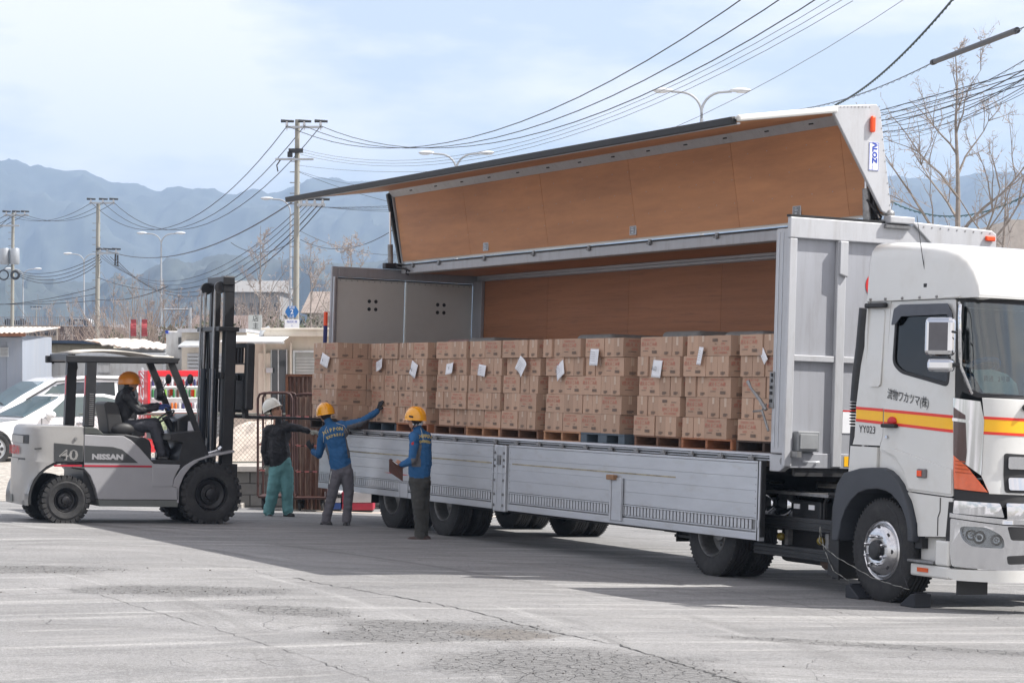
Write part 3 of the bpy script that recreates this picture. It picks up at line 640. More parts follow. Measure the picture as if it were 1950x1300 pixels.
# near side rail with hinges
sr = P('side_rail', MB().prism([(-.03, 1.305), (.06, 1.305), (.06, 1.385), (-.012, 1.385), (-.03, 1.365)], 'x', UR, .62), M_alu, tr, bev=.004)
P('rail_lip', MB().box((UR, -.042, 1.322), (.60, -.0305, 1.338)).box((UR, -.036, 1.352), (.60, -.0305, 1.36)), M_rubn, sr)
hm = MB().box((-.05, -.062, 1.312), (.05, -.042, 1.345)).cyl((-.06, -.055, 1.312), (.06, -.055, 1.312), .012, 6).box((.02, -.075, 1.325), (.045, -.062, 1.365))
pieces('hinge', hm, M_steel, tr, [(u_, 0, 0) for u_ in np.arange(-11.5, .5, .62)], bev=.003)
# gates hanging down: planks, slotted strip, edge rails
def gate(u0, u1, parent):
    g = link(bpy.data.objects.new('gate', None)); g.parent = parent; OFF[g.name] = OFF[parent.name]
    w0, w1 = .462, 1.298; v0, v1 = -.10, -.05
    hs = [.700, .845, .985, 1.125, 1.27]
    for i in range(4): P('plank', MB().box((u0 + .022, v0 - .001 * (i % 2), hs[i] + .0008), (u1 - .022, v1, hs[i + 1] - .0008)), M_alu, g, bev=.0015)
    P('slotted_strip', MB().box((u0 + .022, v0 + .012, .545), (u1 - .022, v1, .697)), M_steel, g)  # darker metal behind the ribs puts the slots' recess shade into the colour
    sl = MB()
    for u_ in np.arange(u0 + .05, u1 - .08, .075): sl.box((u_, v0 - .004, .576), (u_ + .047, v0 + .0115, .676))
    P('slot_rib', sl, M_alu, g, kind='stuff', bev=.004, seg=1)
    P('groove_bar', MB().box((u0 + .022, v0 - .004, .560), (u1 - .022, v0 + .0115, .572)).box((u0 + .022, v0 - .004, .680), (u1 - .022, v0 + .0115, .694)), M_alu, g, bev=.003)
    P('lower_rail', MB().box((u0, v0 - .008, w0), (u1, v1, .543)), M_alu, g, bev=.006)
    P('upper_rail', MB().box((u0, v0 - .006, 1.272), (u1, v1, w1)), M_alu, g, bev=.004)
    for a in (u0, u1 - .02): P('end_rail', MB().box((a, v0 - .004, .5445), (a + .02, v1, 1.2705)), M_alu, g, bev=.003)
    rv = MB()
    for w_ in np.arange(.60, 1.26, .075):
        for a in (u0 + .035, u1 - .035): rv.cyl((a, v0 - .003, w_), (a, v0, w_), .006, 6)
    P('rivet', rv, M_steel, g, kind='stuff')
    return g
g1 = gate(-11.88, -5.86, tr); g2 = gate(-5.40, .50, tr)
P('end_seal', MB().box((.503, -.105, .47), (.53, -.045, 1.30)).box((.56, -.10, .5), (.58, -.05, 1.30)), M_rubn, g2)
P('end_profile', MB().box((.531, -.11, .46), (.559, -.04, 1.30)).box((.545, -.125, .60), (.575, -.111, .68)), M_alu, g2, bev=.003)
gp = P('gate_post', MB().box((-5.80, -.12, .44), (-5.46, -.06, 1.29)), M_alu, tr, bev=.01)
P('post_groove', MB().box((-5.72, -.128, .46), (-5.69, -.121, 1.28)).box((-5.57, -.128, .46), (-5.54, -.121, 1.28)).box((-5.80, -.13, .93), (-5.46, -.121, .945)), M_alu, gp, bev=.003)
bt = MB()
for w_ in (.52, .66, .84, 1.02, 1.10, 1.19):
    for a in (-5.76, -5.50): bt.cyl((a, -.135, w_), (a, -.12, w_), .017, 8)
P('bolt', bt, M_steel, gp); P('latch', MB().box((-5.68, -.14, 1.04), (-5.58, -.121, 1.16)), M_steel, gp, bev=.004)
st_ = P('stake_pocket', MB().box((-2.66, -.125, .50), (-2.38, -.109, 1.0)).box((-2.66, -.14, .50), (-2.63, -.125, 1.0)).box((-2.41, -.14, .50), (-2.38, -.125, 1.0)), M_alu, tr, bev=.004)
P('wooden_wedge', MB().box((-2.70, -.17, .97), (-2.52, -.11, 1.03)), mat('raw wood', (.30, .17, .09, 1), .8), st_, bev=.01)
P('stake_pocket', MB().box((-8.80, -.118, .47), (-8.52, -.109, .66)).box((-8.80, -.13, .47), (-8.77, -.118, .66)), M_alu, tr, bev=.004)
P('stain_stripe', MB().box((-11.8, -.1042, 1.045), (-5.9, -.1022, 1.062)), mat('old glue line', (.36, .32, .22, 1), .8, 0, .4, 5), g1)
P('stain_stripe', MB().box((-5.3, -.1042, 1.05), (-1.2, -.1022, 1.066)), MATS['old glue line'], g2)
P('red_scrape', MB().prism([(-9.4, .795), (-8.9, .80), (-8.5, .785), (-8.8, .775)], 'y', -.1052, -.1032), M_red, g1)
# rear frame and inner doors
rf = P('rear_frame', MB().box((UR - .06, -.02, 1.24), (UR, .085, 3.84)).box((UR - .06, 2.42, 1.24), (UR, 2.52, 3.84)).box((UR - .058, .0855, 3.68), (UR - .002, 2.4195, 3.84)), M_grey, tr, bev=.012)
P('post_track', MB().box((UR + .001, .0, 1.4), (UR + .05, .03, 3.68)).box((UR + .001, 2.40, 1.4), (UR + .05, 2.43, 3.70)), M_alu, rf, bev=.004)
P('far_pillar', MB().box((UR + .002, 2.36, 1.375), (UR + .32, 2.42, 3.72)), M_grey, tr, bev=.01)
for a, b in ((.075, 1.20), (1.225, 2.36)):
    d = P('rear_door', MB().box((UR - .05, a, 1.38), (UR - .005, b, 3.675)), M_greyd, tr, bev=.008)
    c = (a + b) / 2 + .03
    vh = MB()
    for dv in (-.055, .055):
        for dw in (-.06, .06): vh.lathe([(0, 0), (.028, 0), (.030, -.004)], (UR - .002, c + dv, 3.27 + dw), 'x', 14)
    P('vent_hole', vh, M_dark, d)
P('door_header_gap', MB().box((UR - .004, .08, 3.655), (UR + .012, 2.36, 3.672)), M_rubn, tr)
rv = MB()
for v_ in np.arange(.12, 2.34, .095): rv.cyl((UR - .004, v_, 3.63), (UR + .002, v_, 3.63), .008, 6)
P('rivet', rv, M_steel, tr, kind='stuff')
mk = thing('marker_pole', 'orange and navy striped marker pole at the rear corner of the trailer', 'marker', (UR - .10, -.08, 1.2), TF)
P('orange_band', MB().cyl((UR - .1, -.06, 2.93), (UR - .1, -.06, 3.14), .032, 12), M_orange, mk, smooth=True)
P('navy_band', MB().cyl((UR - .1, -.06, 2.35), (UR - .1, -.06, 2.929), .032, 12), mat('navy band', S(30, 35, 100), .5), mk, smooth=True)
P('pole', MB().cyl((UR - .1, -.06, 1.25), (UR - .1, -.06, 2.349), .026, 12).box((UR - .10, -.06, 1.27), (UR - .055, .0, 1.33)), M_alu, mk, smooth=30)
# far side lined with plywood sheets, each a panel; roof lining
us = [-11.77, -9.34, -6.9, -4.46, -2.02, .42, .93]
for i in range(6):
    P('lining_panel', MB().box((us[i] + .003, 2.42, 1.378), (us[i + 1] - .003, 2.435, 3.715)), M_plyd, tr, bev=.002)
    P('ceiling_panel', MB().box((us[i] + .003, 1.25, 3.80), (us[i + 1] - .003, 2.39, 3.815)), M_ply, tr, bev=.002)
P('far_skin', MB().box((UR, 2.437, 1.24), (UF, 2.47, 3.85)), M_alu, tr); P('roof', MB().box((UR, 1.25, 3.817), (UF, 2.47, 3.852)), M_alu, tr)
P('cove_trim', MB().box((UR + .33, 2.36, 3.72), (UF - .03, 2.418, 3.757)).box((UR + .33, 2.33, 3.758), (UF - .03, 2.418, 3.797)), M_alu, tr, bev=.004)
# centre beam that carries the wing
cb = P('centre_beam', MB().box((UR + .08, 1.09, 3.772), (UF, 1.25, 3.90)), M_aluw, tr, bev=.012)
P('lift_rod', MB().cyl((UR + .1, 1.075, 3.905), (UF - .02, 1.075, 3.905), .010, 8), M_dark, tr, smooth=True)
cl = MB().box((-.035, 1.065, 3.885), (.03, 1.089, 3.925)).cyl((-.06, 1.065, 3.872), (.05, 1.065, 3.872), .010, 6).box((-.01, 1.055, 3.85), (.015, 1.0885, 3.89))
pieces('hinge_clip', cl, M_steel, tr, [(u_, 0, 0) for u_ in (-11.25, -10.3, -8.75, -7.2, -5.6, -4.0, -2.4, -.8)], bev=.004)
P('hose', MB().tube([(-11.5, 1.07, 3.86), (-11.42, 1.05, 3.82), (-11.46, 1.06, 3.77), (-11.4, 1.07, 3.75)], .011, 6).tube([(-11.75, 1.0, 3.93), (-11.6, .98, 3.86), (-11.4, 1.0, 3.84), (-11.3, 1.05, 3.8)], .016, 6), M_rubn, tr, smooth=True)
# the raised wing: roof half stands up from the hinge, side half reaches out over the load
Hh = Vector((1.14, 3.94)); Cc = Vector((.945, 5.07)); Tt = Vector((-.77, 4.815))
wg = link(bpy.data.objects.new('wing', None)); wg.parent = tr; OFF[wg.name] = OFF[tr.name]
def slab(name, a, b, th, u0, u1, m, parent, side=1, bev=.002, lift=0):
    d = (b - a).normalized(); n_ = Vector((d.y, -d.x)) * side; a = a + n_ * lift; b = b + n_ * lift
    return P(name, MB().prism([tuple(a), tuple(b), tuple(b + n_ * th), tuple(a + n_ * th)], 'x', u0, u1), m, parent, bev=bev)
dR = (Cc - Hh).normalized(); dS = (Tt - Cc).normalized()
ws = [-11.70, -9.26, -6.82, -4.38, -1.94, .30, .93]
for i in range(6):
    slab('wall_panel', Hh + dR * .03, Cc - dR * .12, .012, ws[i] + .003, ws[i + 1] - .003, M_ply, wg, side=-1, lift=.018)
    slab('canopy_panel', Cc + dS * .10, Tt - dS * .05, .012, ws[i] + .003, ws[i + 1] - .003, M_ply, wg, side=-1, lift=.004)
slab('outer_roof_skin', Hh, Cc, .010, UR + .02, UF, M_white, wg, side=1)
slab('outer_side_skin', Cc, Tt, .018, UR + .02, UF, M_white, wg, side=1, lift=.0)
P('corner_strip', MB().prism([tuple(Cc - dR * .125 + Vector((-.045, -.004))), tuple(Cc - dR * .0 + Vector((-.11, -.03))), tuple(Cc + Vector((-.02, .0))), tuple(Cc - dR * .125 + Vector((-.02, 0)))], 'x', UR + .06, UF - .02), M_aluw, wg, bev=.004)
rv = MB(); n0 = Vector((-.045 - .01, -.06))
for k, u_ in enumerate(np.arange(-11.4, .8, .30)):
    p = Cc - dR * .06 + Vector((-.082, 0)); rv.cyl((u_, p.x - .006, p.y), (u_, p.x + .02, p.y), .011, 6)
    if k % 3 == 1:
        for dv in (-.03, .0, .03): rv.box((u_ + .15 + dv - .011, p.x - .006, p.y - .022), (u_ + .15 + dv + .011, p.x + .02, p.y - .006)); rv.box((u_ + .15 + dv - .011, p.x - .006, p.y + .006), (u_ + .15 + dv + .011, p.x + .02, p.y + .022))
P('strip_hole', rv, M_dark, wg, kind='stuff')
nh = MB()
for a in np.arange(-11.3, .8, .405):
    for q in (.28, .52, .76):
        p = Hh + dR * (q * 1.14) + Vector((-.031, -.004)); nh.cyl((a, p.x - .003, p.y), (a, p.x + .01, p.y), .005, 5)
P('screw_head', nh, M_alu, wg, kind='stuff')
P('edge_rail', MB().box((UR + .0, 1.02, 3.93), (UR + .001, 1.03, 3.94)).prism([tuple(Hh + Vector((-.03, 0))), tuple(Cc + Vector((-.04, -.1))), tuple(Cc + Vector((-.0, -.1))), tuple(Hh + Vector((.0, 0)))], 'x', UR + .045, UR + .078), M_aluw, wg)
P('rear_edge', MB().prism([tuple(Hh + Vector((-.05, 0))), tuple(Cc + Vector((-.10, -.08))), tuple(Cc + Vector((.02, 0))), tuple(Hh + Vector((.04, 0)))], 'x', UR - .05, UR + .02), M_black, wg, bev=.01)
dn = Vector((dS.y, -dS.x))
P('tip_seal', MB().prism([tuple(Tt - dS * .02 + dn * .03), tuple(Tt + dS * .045 + dn * .03), tuple(Tt + dS * .045 - dn * .05), tuple(Tt - dS * .02 - dn * .05)], 'x', UR - .02, UF - .03), M_rubn, wg, bev=.012)
P('tip_rail', MB().prism([tuple(Tt - dS * .06 - dn * .034), tuple(Tt - dS * .021 - dn * .034), tuple(Tt - dS * .021 - dn * .056), tuple(Tt - dS * .06 - dn * .056)], 'x', UR, UF - .03), M_alu, wg)
P('front_edge', MB().prism([tuple(Tt + dn * .04), tuple(Cc + dS * .5 + dn * .05), tuple(Cc + dS * .5 - dn * .02), tuple(Tt - dn * .03)], 'x', UF - .02, UF + .05), M_white, wg, bev=.02)
P('rear_side_edge', MB().prism([tuple(Tt + dn * .02), tuple(Cc + dn * .02), tuple(Cc - dn * .02), tuple(Tt - dn * .02)], 'x', UR - .02, UR + .019), M_alu, wg, bev=.004)
gs = P('end_plate', MB().prism([(1.135, 3.95), (1.05, 3.98), (.37, 5.02), (.40, 5.045), (.88, 5.10), (.94, 5.105), (.985, 5.07), (1.0, 5.02), (1.17, 4.0)], 'x', UF - .015, UF + .03), M_aluw, wg, bev=.008)
P('knuckle', MB().ball((UF + .02, 1.16, 3.955), (.05, .055, .05)), M_steel, wg, smooth=True)
P('marker_lamp', MB().box((UF + .031, .855, 4.80), (UF + .075, .915, 4.975)), M_orange, gs, bev=.02)
pm = P('maker_plate', MB().box((UF + .031, .86, 4.40), (UF + .036, .985, 4.70)), M_paper, gs)
P('plate_border', MB().box((UF + .0362, .868, 4.692), (UF + .0375, .977, 4.697)).box((UF + .0362, .868, 4.403), (UF + .0375, .977, 4.408)).box((UF + .0362, .863, 4.403), (UF + .0375, .868, 4.697)).box((UF + .0362, .977, 4.403), (UF + .0375, .982, 4.697)), M_blue, pm)
mb = MB(); put_text(mb, 'ΛLOZ', .082, basis((UF + .039, .928, 4.59), (0, .0, -1), (0, 1, 0)), bold=.004); put_text(mb, 'COREE', .022, basis((UF + .039, .905, 4.445), (0, 0, -1), (0, 1, 0)), 0)
P('lettering', mb, M_blue, pm)
rv = MB()
for q in np.arange(.05, 1.1, .115): rv.cyl((UF + .03, 1.155 - q * .165, 4.0 + q), (UF + .034, 1.155 - q * .165, 4.0 + q), .007, 6); rv.cyl((UF + .03, .42 + q * .4, 5.035 + q * .03), (UF + .034, .42 + q * .4, 5.035 + q * .03), .007, 6)
P('rivet', rv, M_steel, gs, kind='stuff')
dm = MB().box((-.085, 0, -.06), (.085, .012, .06)); di = MB().box((-.065, -.003, -.047), (.065, -.0005, .047)); dj = MB().box((-.025, -.006, -.035), (.02, -.003, -.02)).box((-.03, -.006, .0), (.03, -.003, .012)).box((-.03, -.006, .025), (.01, -.003, .035))
for u_, w_ in ((-8.73, 4.06), (-4.45, 4.068), (-.70, 4.09)):
    q = (w_ - Hh.y) / dR.y; p = Hh + dR * q + Vector((-.040, -.005)); o = P('lashing_plate', shift(dm, (u_, p.x, p.y)), M_alu, wg, bev=.006)
    P('plate_recess', shift(di, (u_, p.x, p.y)), M_steel, o); P('plate_ring', shift(dj, (u_, p.x, p.y)), M_alu, o)
for u0 in (UR + .0, UF - .10):
    P('lift_cylinder', MB().cyl((u0, .95, 3.86), (u0, .93, 4.22), .042, 12), M_steel, tr, smooth=True)
    P('lift_piston', MB().cyl((u0, .93, 4.22), (u0 + .02, .90, 4.72), .018, 10), M_chrome, tr, smooth=True)
P('linkage', MB().tube([(UF - .05, 1.10, 3.92), (UF - .03, .98, 4.05), (UF - .05, 1.0, 4.25)], .012, 6).tube([(UF - .08, 1.08, 3.88), (UF - .02, 1.0, 3.98), (UF - .07, .92, 4.1)], .014, 6).box((UF - .16, 1.0, 3.9), (UF - .13, 1.1, 4.5)), M_dark, tr)
P('end_bracket', MB().box((UR - .03, .82, 3.845), (UR + .10, 1.3, 3.93)), M_dark, tr, bev=.01)
# front wall
fw = P('front_wall', MB().box((UF - .03, .0, 1.245), (UF - .005, 2.47, 3.80)), M_grey, tr)
fr = MB()
for a, b in ((-.105, -.012), (.495, .605), (1.18, 1.28), (1.85, 1.95), (2.38, 2.48)): fr.box((UF - .004, a, 1.26), (UF + .05, b, 3.63))
P('stile', fr, M_aluw, fw, bev=.008)
P('header', MB().box((UF - .004, -.11, 3.632), (UF + .055, 2.48, 3.85)), M_aluw, fw, bev=.01)
P('cross_rail', MB().box((UF - .003, -.0118, 2.355), (UF + .04, .4948, 2.42)).box((UF - .003, .6052, 2.355), (UF + .04, 1.1798, 2.42)).box((UF - .003, 1.2802, 2.355), (UF + .04, 1.8498, 2.42)), M_aluw, fw, bev=.006)
P('base_plate', MB().box((UF - .003, -.0118, 1.245), (UF + .022, .4948, 1.40)).box((UF - .003, .6052, 1.245), (UF + .022, 2.3, 1.40)), M_grey, fw, bev=.006)
P('gusset', MB().prism([(.50, 3.63), (.60, 3.63), (.60, 3.25), (.50, 3.28)], 'x', UF + .051, UF + .09), M_aluw, fw, bev=.01)
P('top_seal', MB().box((UF - .02, -.11, 3.8515), (UF + .05, 1.08, 3.876)), M_rubn, fw)
db = P('document_box', MB().box((UF - .003, .03, 1.42), (UF + .09, .30, 1.63)), mat('grey plastic', (.23, .24, .25, 1), .5), fw, bev=.01)
P('box_lid', MB().box((UF + .0905, .055, 1.445), (UF + .10, .275, 1.60)), mat('grey plastic lid', (.28, .29, .30, 1), .5), db, bev=.006)
P('grab_handle', MB().tube([(UF + .03, .14, 1.315), (UF + .09, .16, 1.31), (UF + .09, .30, 1.31), (UF + .03, .32, 1.315)], .013, 8), M_alu, fw, smooth=True)
P('caution_plate', MB().box((UF - .003, .64, 1.62), (UF + .003, .98, 1.86)), M_paper, fw); P('caution_band', MB().box((UF + .0031, .64, 1.845), (UF + .004, .98, 1.862)), M_red, fw)
P('warning_sticker', MB().box((UF + .0222, .66, 1.27), (UF + .026, .77, 1.375)), M_yel, fw)
P('red_roundel', MB().lathe([(0, 0), (.14, 0), (.14, .004), (0, .004)], (UF - .004, 1.03, 3.19), 'x', 40), M_red, fw)
cp = P('corner_post', MB().box((.66, -.06, 1.39), (UF - .032, .06, 3.74)), M_aluw, tr, bev=.012)
P('post_groove', MB().box((.72, -.066, 1.45), (.735, -.061, 3.7)).box((.80, -.066, 1.45), (.81, -.061, 3.7)), M_alu, cp)
P('lock_plate', MB().box((.63, -.075, 1.86), (.72, -.0605, 2.24)), M_steel, cp, bev=.004)
lk = MB()
for w_ in (1.92, 2.0, 2.06, 2.13, 2.19): lk.box((.65 + .02 * (int(w_ * 100) % 2), -.085, w_), (.69, -.0755, w_ + .035))
P('lock_detail', lk, M_dark, cp)
P('lock_lever', MB().tube([(.34, -.16, 2.14), (.40, -.15, 2.06), (.52, -.12, 1.95), (.62, -.10, 1.84)], [.02, .014, .02, .02], 8).tube([(.62, -.1, 1.9), (.55, -.11, 1.83), (.42, -.13, 1.82)], .012, 6).tube([(.56, -.11, 1.83), (.66, -.09, 1.62)], .014, 6), M_steel, cp, smooth=True)
P('foot_bracket', MB().prism([(.62, 1.38), (.95, 1.38), (.95, 1.27), (.80, 1.20), (.62, 1.20)], 'y', -.04, .04), M_aluw, tr, bev=.01)
P('hinge_boss', MB().lathe([(0, -.02), (.04, -.02), (.045, 0), (.045, .03)], (.90, -.05, 1.31), 'y', 14).box((.96, -.03, 1.36), (1.12, .03, 1.42)), M_steel, tr, smooth=30)
# far wing, closed
fg = P('far_end_plate', MB().prism([(1.40, 3.885), (2.46, 3.855), (2.52, 3.82), (2.53, 3.10), (2.35, 3.10), (1.42, 3.86)], 'x', UF + .056, UF + .09), M_aluw, tr, bev=.012)
P('marker_lamp', MB().box((UF + .091, 2.36, 3.735), (UF + .13, 2.48, 3.79)), M_orange, fg, bev=.012)
P('hinge_cover', MB().box((UF + .0, 1.09, 3.852), (UF + .13, 1.41, 3.93)), M_aluw, tr, bev=.012); P('hinge_bracket', MB().box((UF + .056, 1.06, 3.80), (UF + .10, 1.38, 3.84)), M_steel, tr, bev=.006)
rv = MB()
for v_ in np.arange(1.55, 2.45, .11): rv.cyl((UF + .09, v_, 3.84 - .02 * (v_ - 1.5)), (UF + .095, v_, 3.84 - .02 * (v_ - 1.5)), .009, 6)
P('rivet', rv, M_steel, fg, kind='stuff')
# chassis
ch = MB()
for v_ in (.72, 1.66): ch.box((UR, v_, .98), (.3, v_ + .12, 1.0)).box((UR, v_ + .05, 1.0), (.3, v_ + .07, 1.22)).box((UR, v_, 1.22), (.3, v_ + .12, 1.239)).box((.3, v_, 1.10), (UF, v_ + .12, 1.239))
for u_ in np.arange(UR + .1, UF, .6): ch.box((u_, .06, 1.16), (u_ + .05, 2.44, 1.2385))
P('chassis', ch, M_dark, tr, kind='stuff')
P('axle', MB().cyl((-9.45, .3, .5), (-9.45, 2.2, .5), .07, 10).cyl((-7.7, .3, .5), (-7.7, 2.2, .5), .07, 10).box((-9.9, .75, .55), (-7.2, .87, .97)).box((-9.9, 1.63, .55), (-7.2, 1.75, .97)), M_dark, tr)
P('landing_gear', MB().box((-2.2, .45, .45), (-2.08, .57, 1.2)).box((-2.2, 1.93, .45), (-2.08, 2.05, 1.2)).box((-2.3, .40, .42), (-1.98, .62, .45)).box((-2.3, 1.88, .42), (-1.98, 2.1, .45)), M_dark, tr)
P('side_guard', MB().tube([(-7.0, .12, .43), (-1.75, .12, .44)], .018, 8).box((-1.75, .09, .42), (-1.1, .15, .46)).box((-1.9, .09, .46), (-1.86, .15, .9)).box((-6.9, .09, .44), (-6.86, .15, .9)).box((-1.45, .05, .38), (-.95, .25, .41)), M_dark, tr)
P('mud_flap', MB().box((-10.18, .05, .32), (-10.165, .65, .95)).box((-10.18, 1.85, .32), (-10.165, 2.4, .95)), M_rubn, tr)
P('spare_box', MB().box((-5.6, .6, .6), (-4.4, 1.9, .97)), M_dark, tr, bev=.02)
for u_ in (-9.45, -7.7):
    truck_wheel(tr, u_, .05, True); truck_wheel(tr, u_, .36, True); truck_wheel(tr, u_, 2.45, True, flip=True); truck_wheel(tr, u_, 2.14, True, flip=True)
# ================= TRACTOR =================
tk = thing('truck', 'white tractor cab with yellow stripe and chrome bumper coupled to the open trailer', 'truck', (2.6, 1.25, 0), TF)
TH = .826
def cabS(t, w, off=0.0):
    """a point of the cab skin: t runs along the near side, round the corner and along the front"""
    k = 1.10 if w < 1.0 else (1.10 - .10 * (w - 1.0) / .3 if w < 1.3 else 1.0)
    if w > 2.0: k = 1 - .34 * (w - 2.0) / .95
    vi = .045 * max(0, w - 2.0) / .95
    def plan(t):
        if t <= 3.5: return t, .03
        if t <= 3.5 + TH: a = (t - 3.5) / TH * PI / 2; return 3.5 + .5 * math.sin(a), .58 - .55 * math.cos(a)
        q = t - 3.5 - TH; return 4.0 + .05 * (1 - max(0, 1 - q / .67) ** 2), .58 + q
    def pt(t):
        u, v = plan(t)
        if t > 3.5: u = 3.5 + (u - 3.5) * k
        return Vector((u, v + vi * (1 if t < 3.5 else max(0, 1 - (t - 3.5) / .8)), w))
    p = pt(t)
    if off:
        d = (pt(t + .01) - pt(t - .01)).normalized(); p = p + Vector((d.y, -d.x, 0)) * off
    return p
def SP(px, py):
    o = TI @ CAM; d = TI.to_3x3() @ ray(px, py); best = None
    w = 1.5
    for it in range(6):
        lo = None
        for i in range(261):
            t = 1.8 + i * .0125; s = cabS(t, w); k = (s[0] - o[0]) / d[0] if abs(d[0]) > 1e-6 else 0
            k = ((s[0] - o[0]) * d[0] + (s[1] - o[1]) * d[1]) / (d[0] ** 2 + d[1] ** 2); q = o + d * k; e = (q[0] - s[0]) ** 2 + (q[1] - s[1]) ** 2
            if lo is None or e < lo[0]: lo = (e, t, q[2])
        w = lo[2]
    return (lo[1], w)
def patch(name, poly, m, parent, off=0.0, th=.03, holes=(), px=False, smooth=50, bev=0, step=.05, label=None):
    """a panel of the cab skin: outline in (t, w), bent to the skin, with real thickness"""
    conv = lambda pl: [SP(*p) for p in pl] if px else pl
    loops = [conv(poly)] + [conv(h) for h in holes]
    flat = [p for l in loops for p in l]; tri = geometry.tessellate_polygon([[Vector((p[0], p[1], 0)) for p in l] for l in loops])
    bm = bmesh.new(); vs = [bm.verts.new((p[0], p[1], 0)) for p in flat]
    for t3 in tri:
        try: bm.faces.new([vs[i] for i in t3])
        except ValueError: pass
    t0, t1 = min(p[0] for p in flat), max(p[0] for p in flat); w0, w1 = min(p[1] for p in flat), max(p[1] for p in flat)
    cuts = [c for c in np.arange(3.5, 3.5 + TH + .01, step) if t0 + .002 < c < t1 - .002]
    for c in cuts: bmesh.ops.bisect_plane(bm, geom=bm.verts[:] + bm.edges[:] + bm.faces[:], plane_co=(c, 0, 0), plane_no=(1, 0, 0))
    for c in (1.0, 1.15, 1.3, 2.0, 2.3, 2.6):
        if w0 + .002 < c < w1 - .002 and t1 > 3.5: bmesh.ops.bisect_plane(bm, geom=bm.verts[:] + bm.edges[:] + bm.faces[:], plane_co=(0, c, 0), plane_no=(0, 1, 0))
    bm.verts.index_update(); bm.verts.ensure_lookup_table(); n = len(bm.verts); mb = MB(); tw = [(v.co.x, v.co.y) for v in bm.verts]
    mb.v = [tuple(cabS(t, w, off)) for t, w in tw] + [tuple(cabS(t, w, off - th)) for t, w in tw]
    for f in bm.faces: i = [v.index for v in f.verts]; mb.f.append(i); mb.f.append([j + n for j in reversed(i)]); mb.m += [0, 0]
    for e in bm.edges:
        if len(e.link_faces) == 1: a, b = e.verts[0].index, e.verts[1].index; mb.f.append([a, b, b + n, a + n]); mb.m.append(0)
    bm.free(); return P(name, mb, m, parent, label=label, smooth=smooth, bev=bev)
def rr(poly, r=.04, n=4):                                                  # round the corners of an outline
    out = []; N = len(poly)
    for i in range(N):
        p = Vector(poly[i]); a = Vector(poly[i - 1]) - p; b = Vector(poly[(i + 1) % N]) - p; q = min(r, a.length / 2.2, b.length / 2.2); A = p + a.normalized() * q; B = p + b.normalized() * q
        for k in range(n + 1): t = k / n; out.append(tuple(A * (1 - t) ** 2 + p * 2 * t * (1 - t) + B * t * t))
    return out
FE = 5.2
# side skin: rear quarter, door, lower wing, all with a small gap between them
M_seat = mat('dark cab trim', (.03, .03, .035, 1), .8)
win = rr([(2.655, 2.33), (2.655, 2.83), (2.75, 2.865), (3.50, 2.86), (3.585, 2.77), (3.56, 2.115), (3.20, 2.175), (2.80, 2.24)], .07)
P('quarter_panel', MB(), M_white, tk) if False else None
patch('quarter_panel', [(2.075, 1.92), (2.06, 1.60), (2.03, 1.52), (2.49, 1.52), (2.535, 1.62), (2.55, 2.94), (2.17, 2.94)], M_white, tk)
patch('panel_recess', rr([(2.27, 2.10), (2.25, 2.86), (2.47, 2.86), (2.47, 2.10)], .05), M_white, tk, off=.006, th=.01)
patch('quarter_skirt', [(2.00, 1.245), (2.02, 1.505), (2.475, 1.505), (2.475, 1.30), (2.26, 1.29)], M_white, tk, off=.02, th=.05)
patch('front_wing', [(2.485, 1.285), (2.485, 1.50), (2.60, 1.50), (2.95, 1.30), (3.0, 1.09), (3.12, 1.08), (3.13, .80), (3.0, .9), (2.9, 1.1), (2.75, 1.25)], M_white, tk, off=-.008, th=.03)
door = patch('door', rr([(2.56, 2.935), (2.545, 1.62), (2.50, 1.52), (2.49, 1.475), (2.72, 1.42), (2.88, 1.27), (2.96, 1.10), (3.655, 1.075), (3.655, 1.8), (3.63, 2.935)], .03), M_white, tk, holes=[win], bev=.004)
patch('door_bulge', [(2.53, 1.49), (2.75, 1.50), (3.30, 1.40), (3.645, 1.33), (3.645, 1.10), (3.0, 1.12), (2.93, 1.27), (2.76, 1.43)], M_white, door, off=.018, th=.018, bev=.006)
patch('window_frame', [(p[0] + (p[0] - 3.12) * .02, p[1] + (p[1] - 2.5) * .035) for p in win], M_rubn, door, off=.004, th=.012, holes=[[(3.12 + (p[0] - 3.12) * .955, 2.5 + (p[1] - 2.5) * .93) for p in win]])
patch('side_window', win, glassmat('dark side glass', (.30, .33, .32, 1), .02), door, off=-.012, th=.006)
patch('wind_visor', rr([(2.63, 2.70), (2.655, 2.86), (2.75, 2.90), (3.52, 2.895), (3.61, 2.80), (3.61, 2.74), (3.52, 2.79), (2.78, 2.785), (2.70, 2.71)], .02), mat('smoke visor', (.06, .06, .07, 1), .12), door, off=.035, th=.006)
patch('lower_panel', rr([(2.975, 1.088), (3.655, 1.064), (3.645, .70), (3.16, .675), (3.15, .80), (3.06, 1.0)], .02), M_white, tk, bev=.005, off=.006)
patch('panel_seam', [(3.50, 1.06), (3.508, 1.06), (3.508, .93), (3.478, .87), (3.478, .70), (3.47, .70), (3.47, .872), (3.50, .932)], M_rubn, tk, off=.012, th=.004)
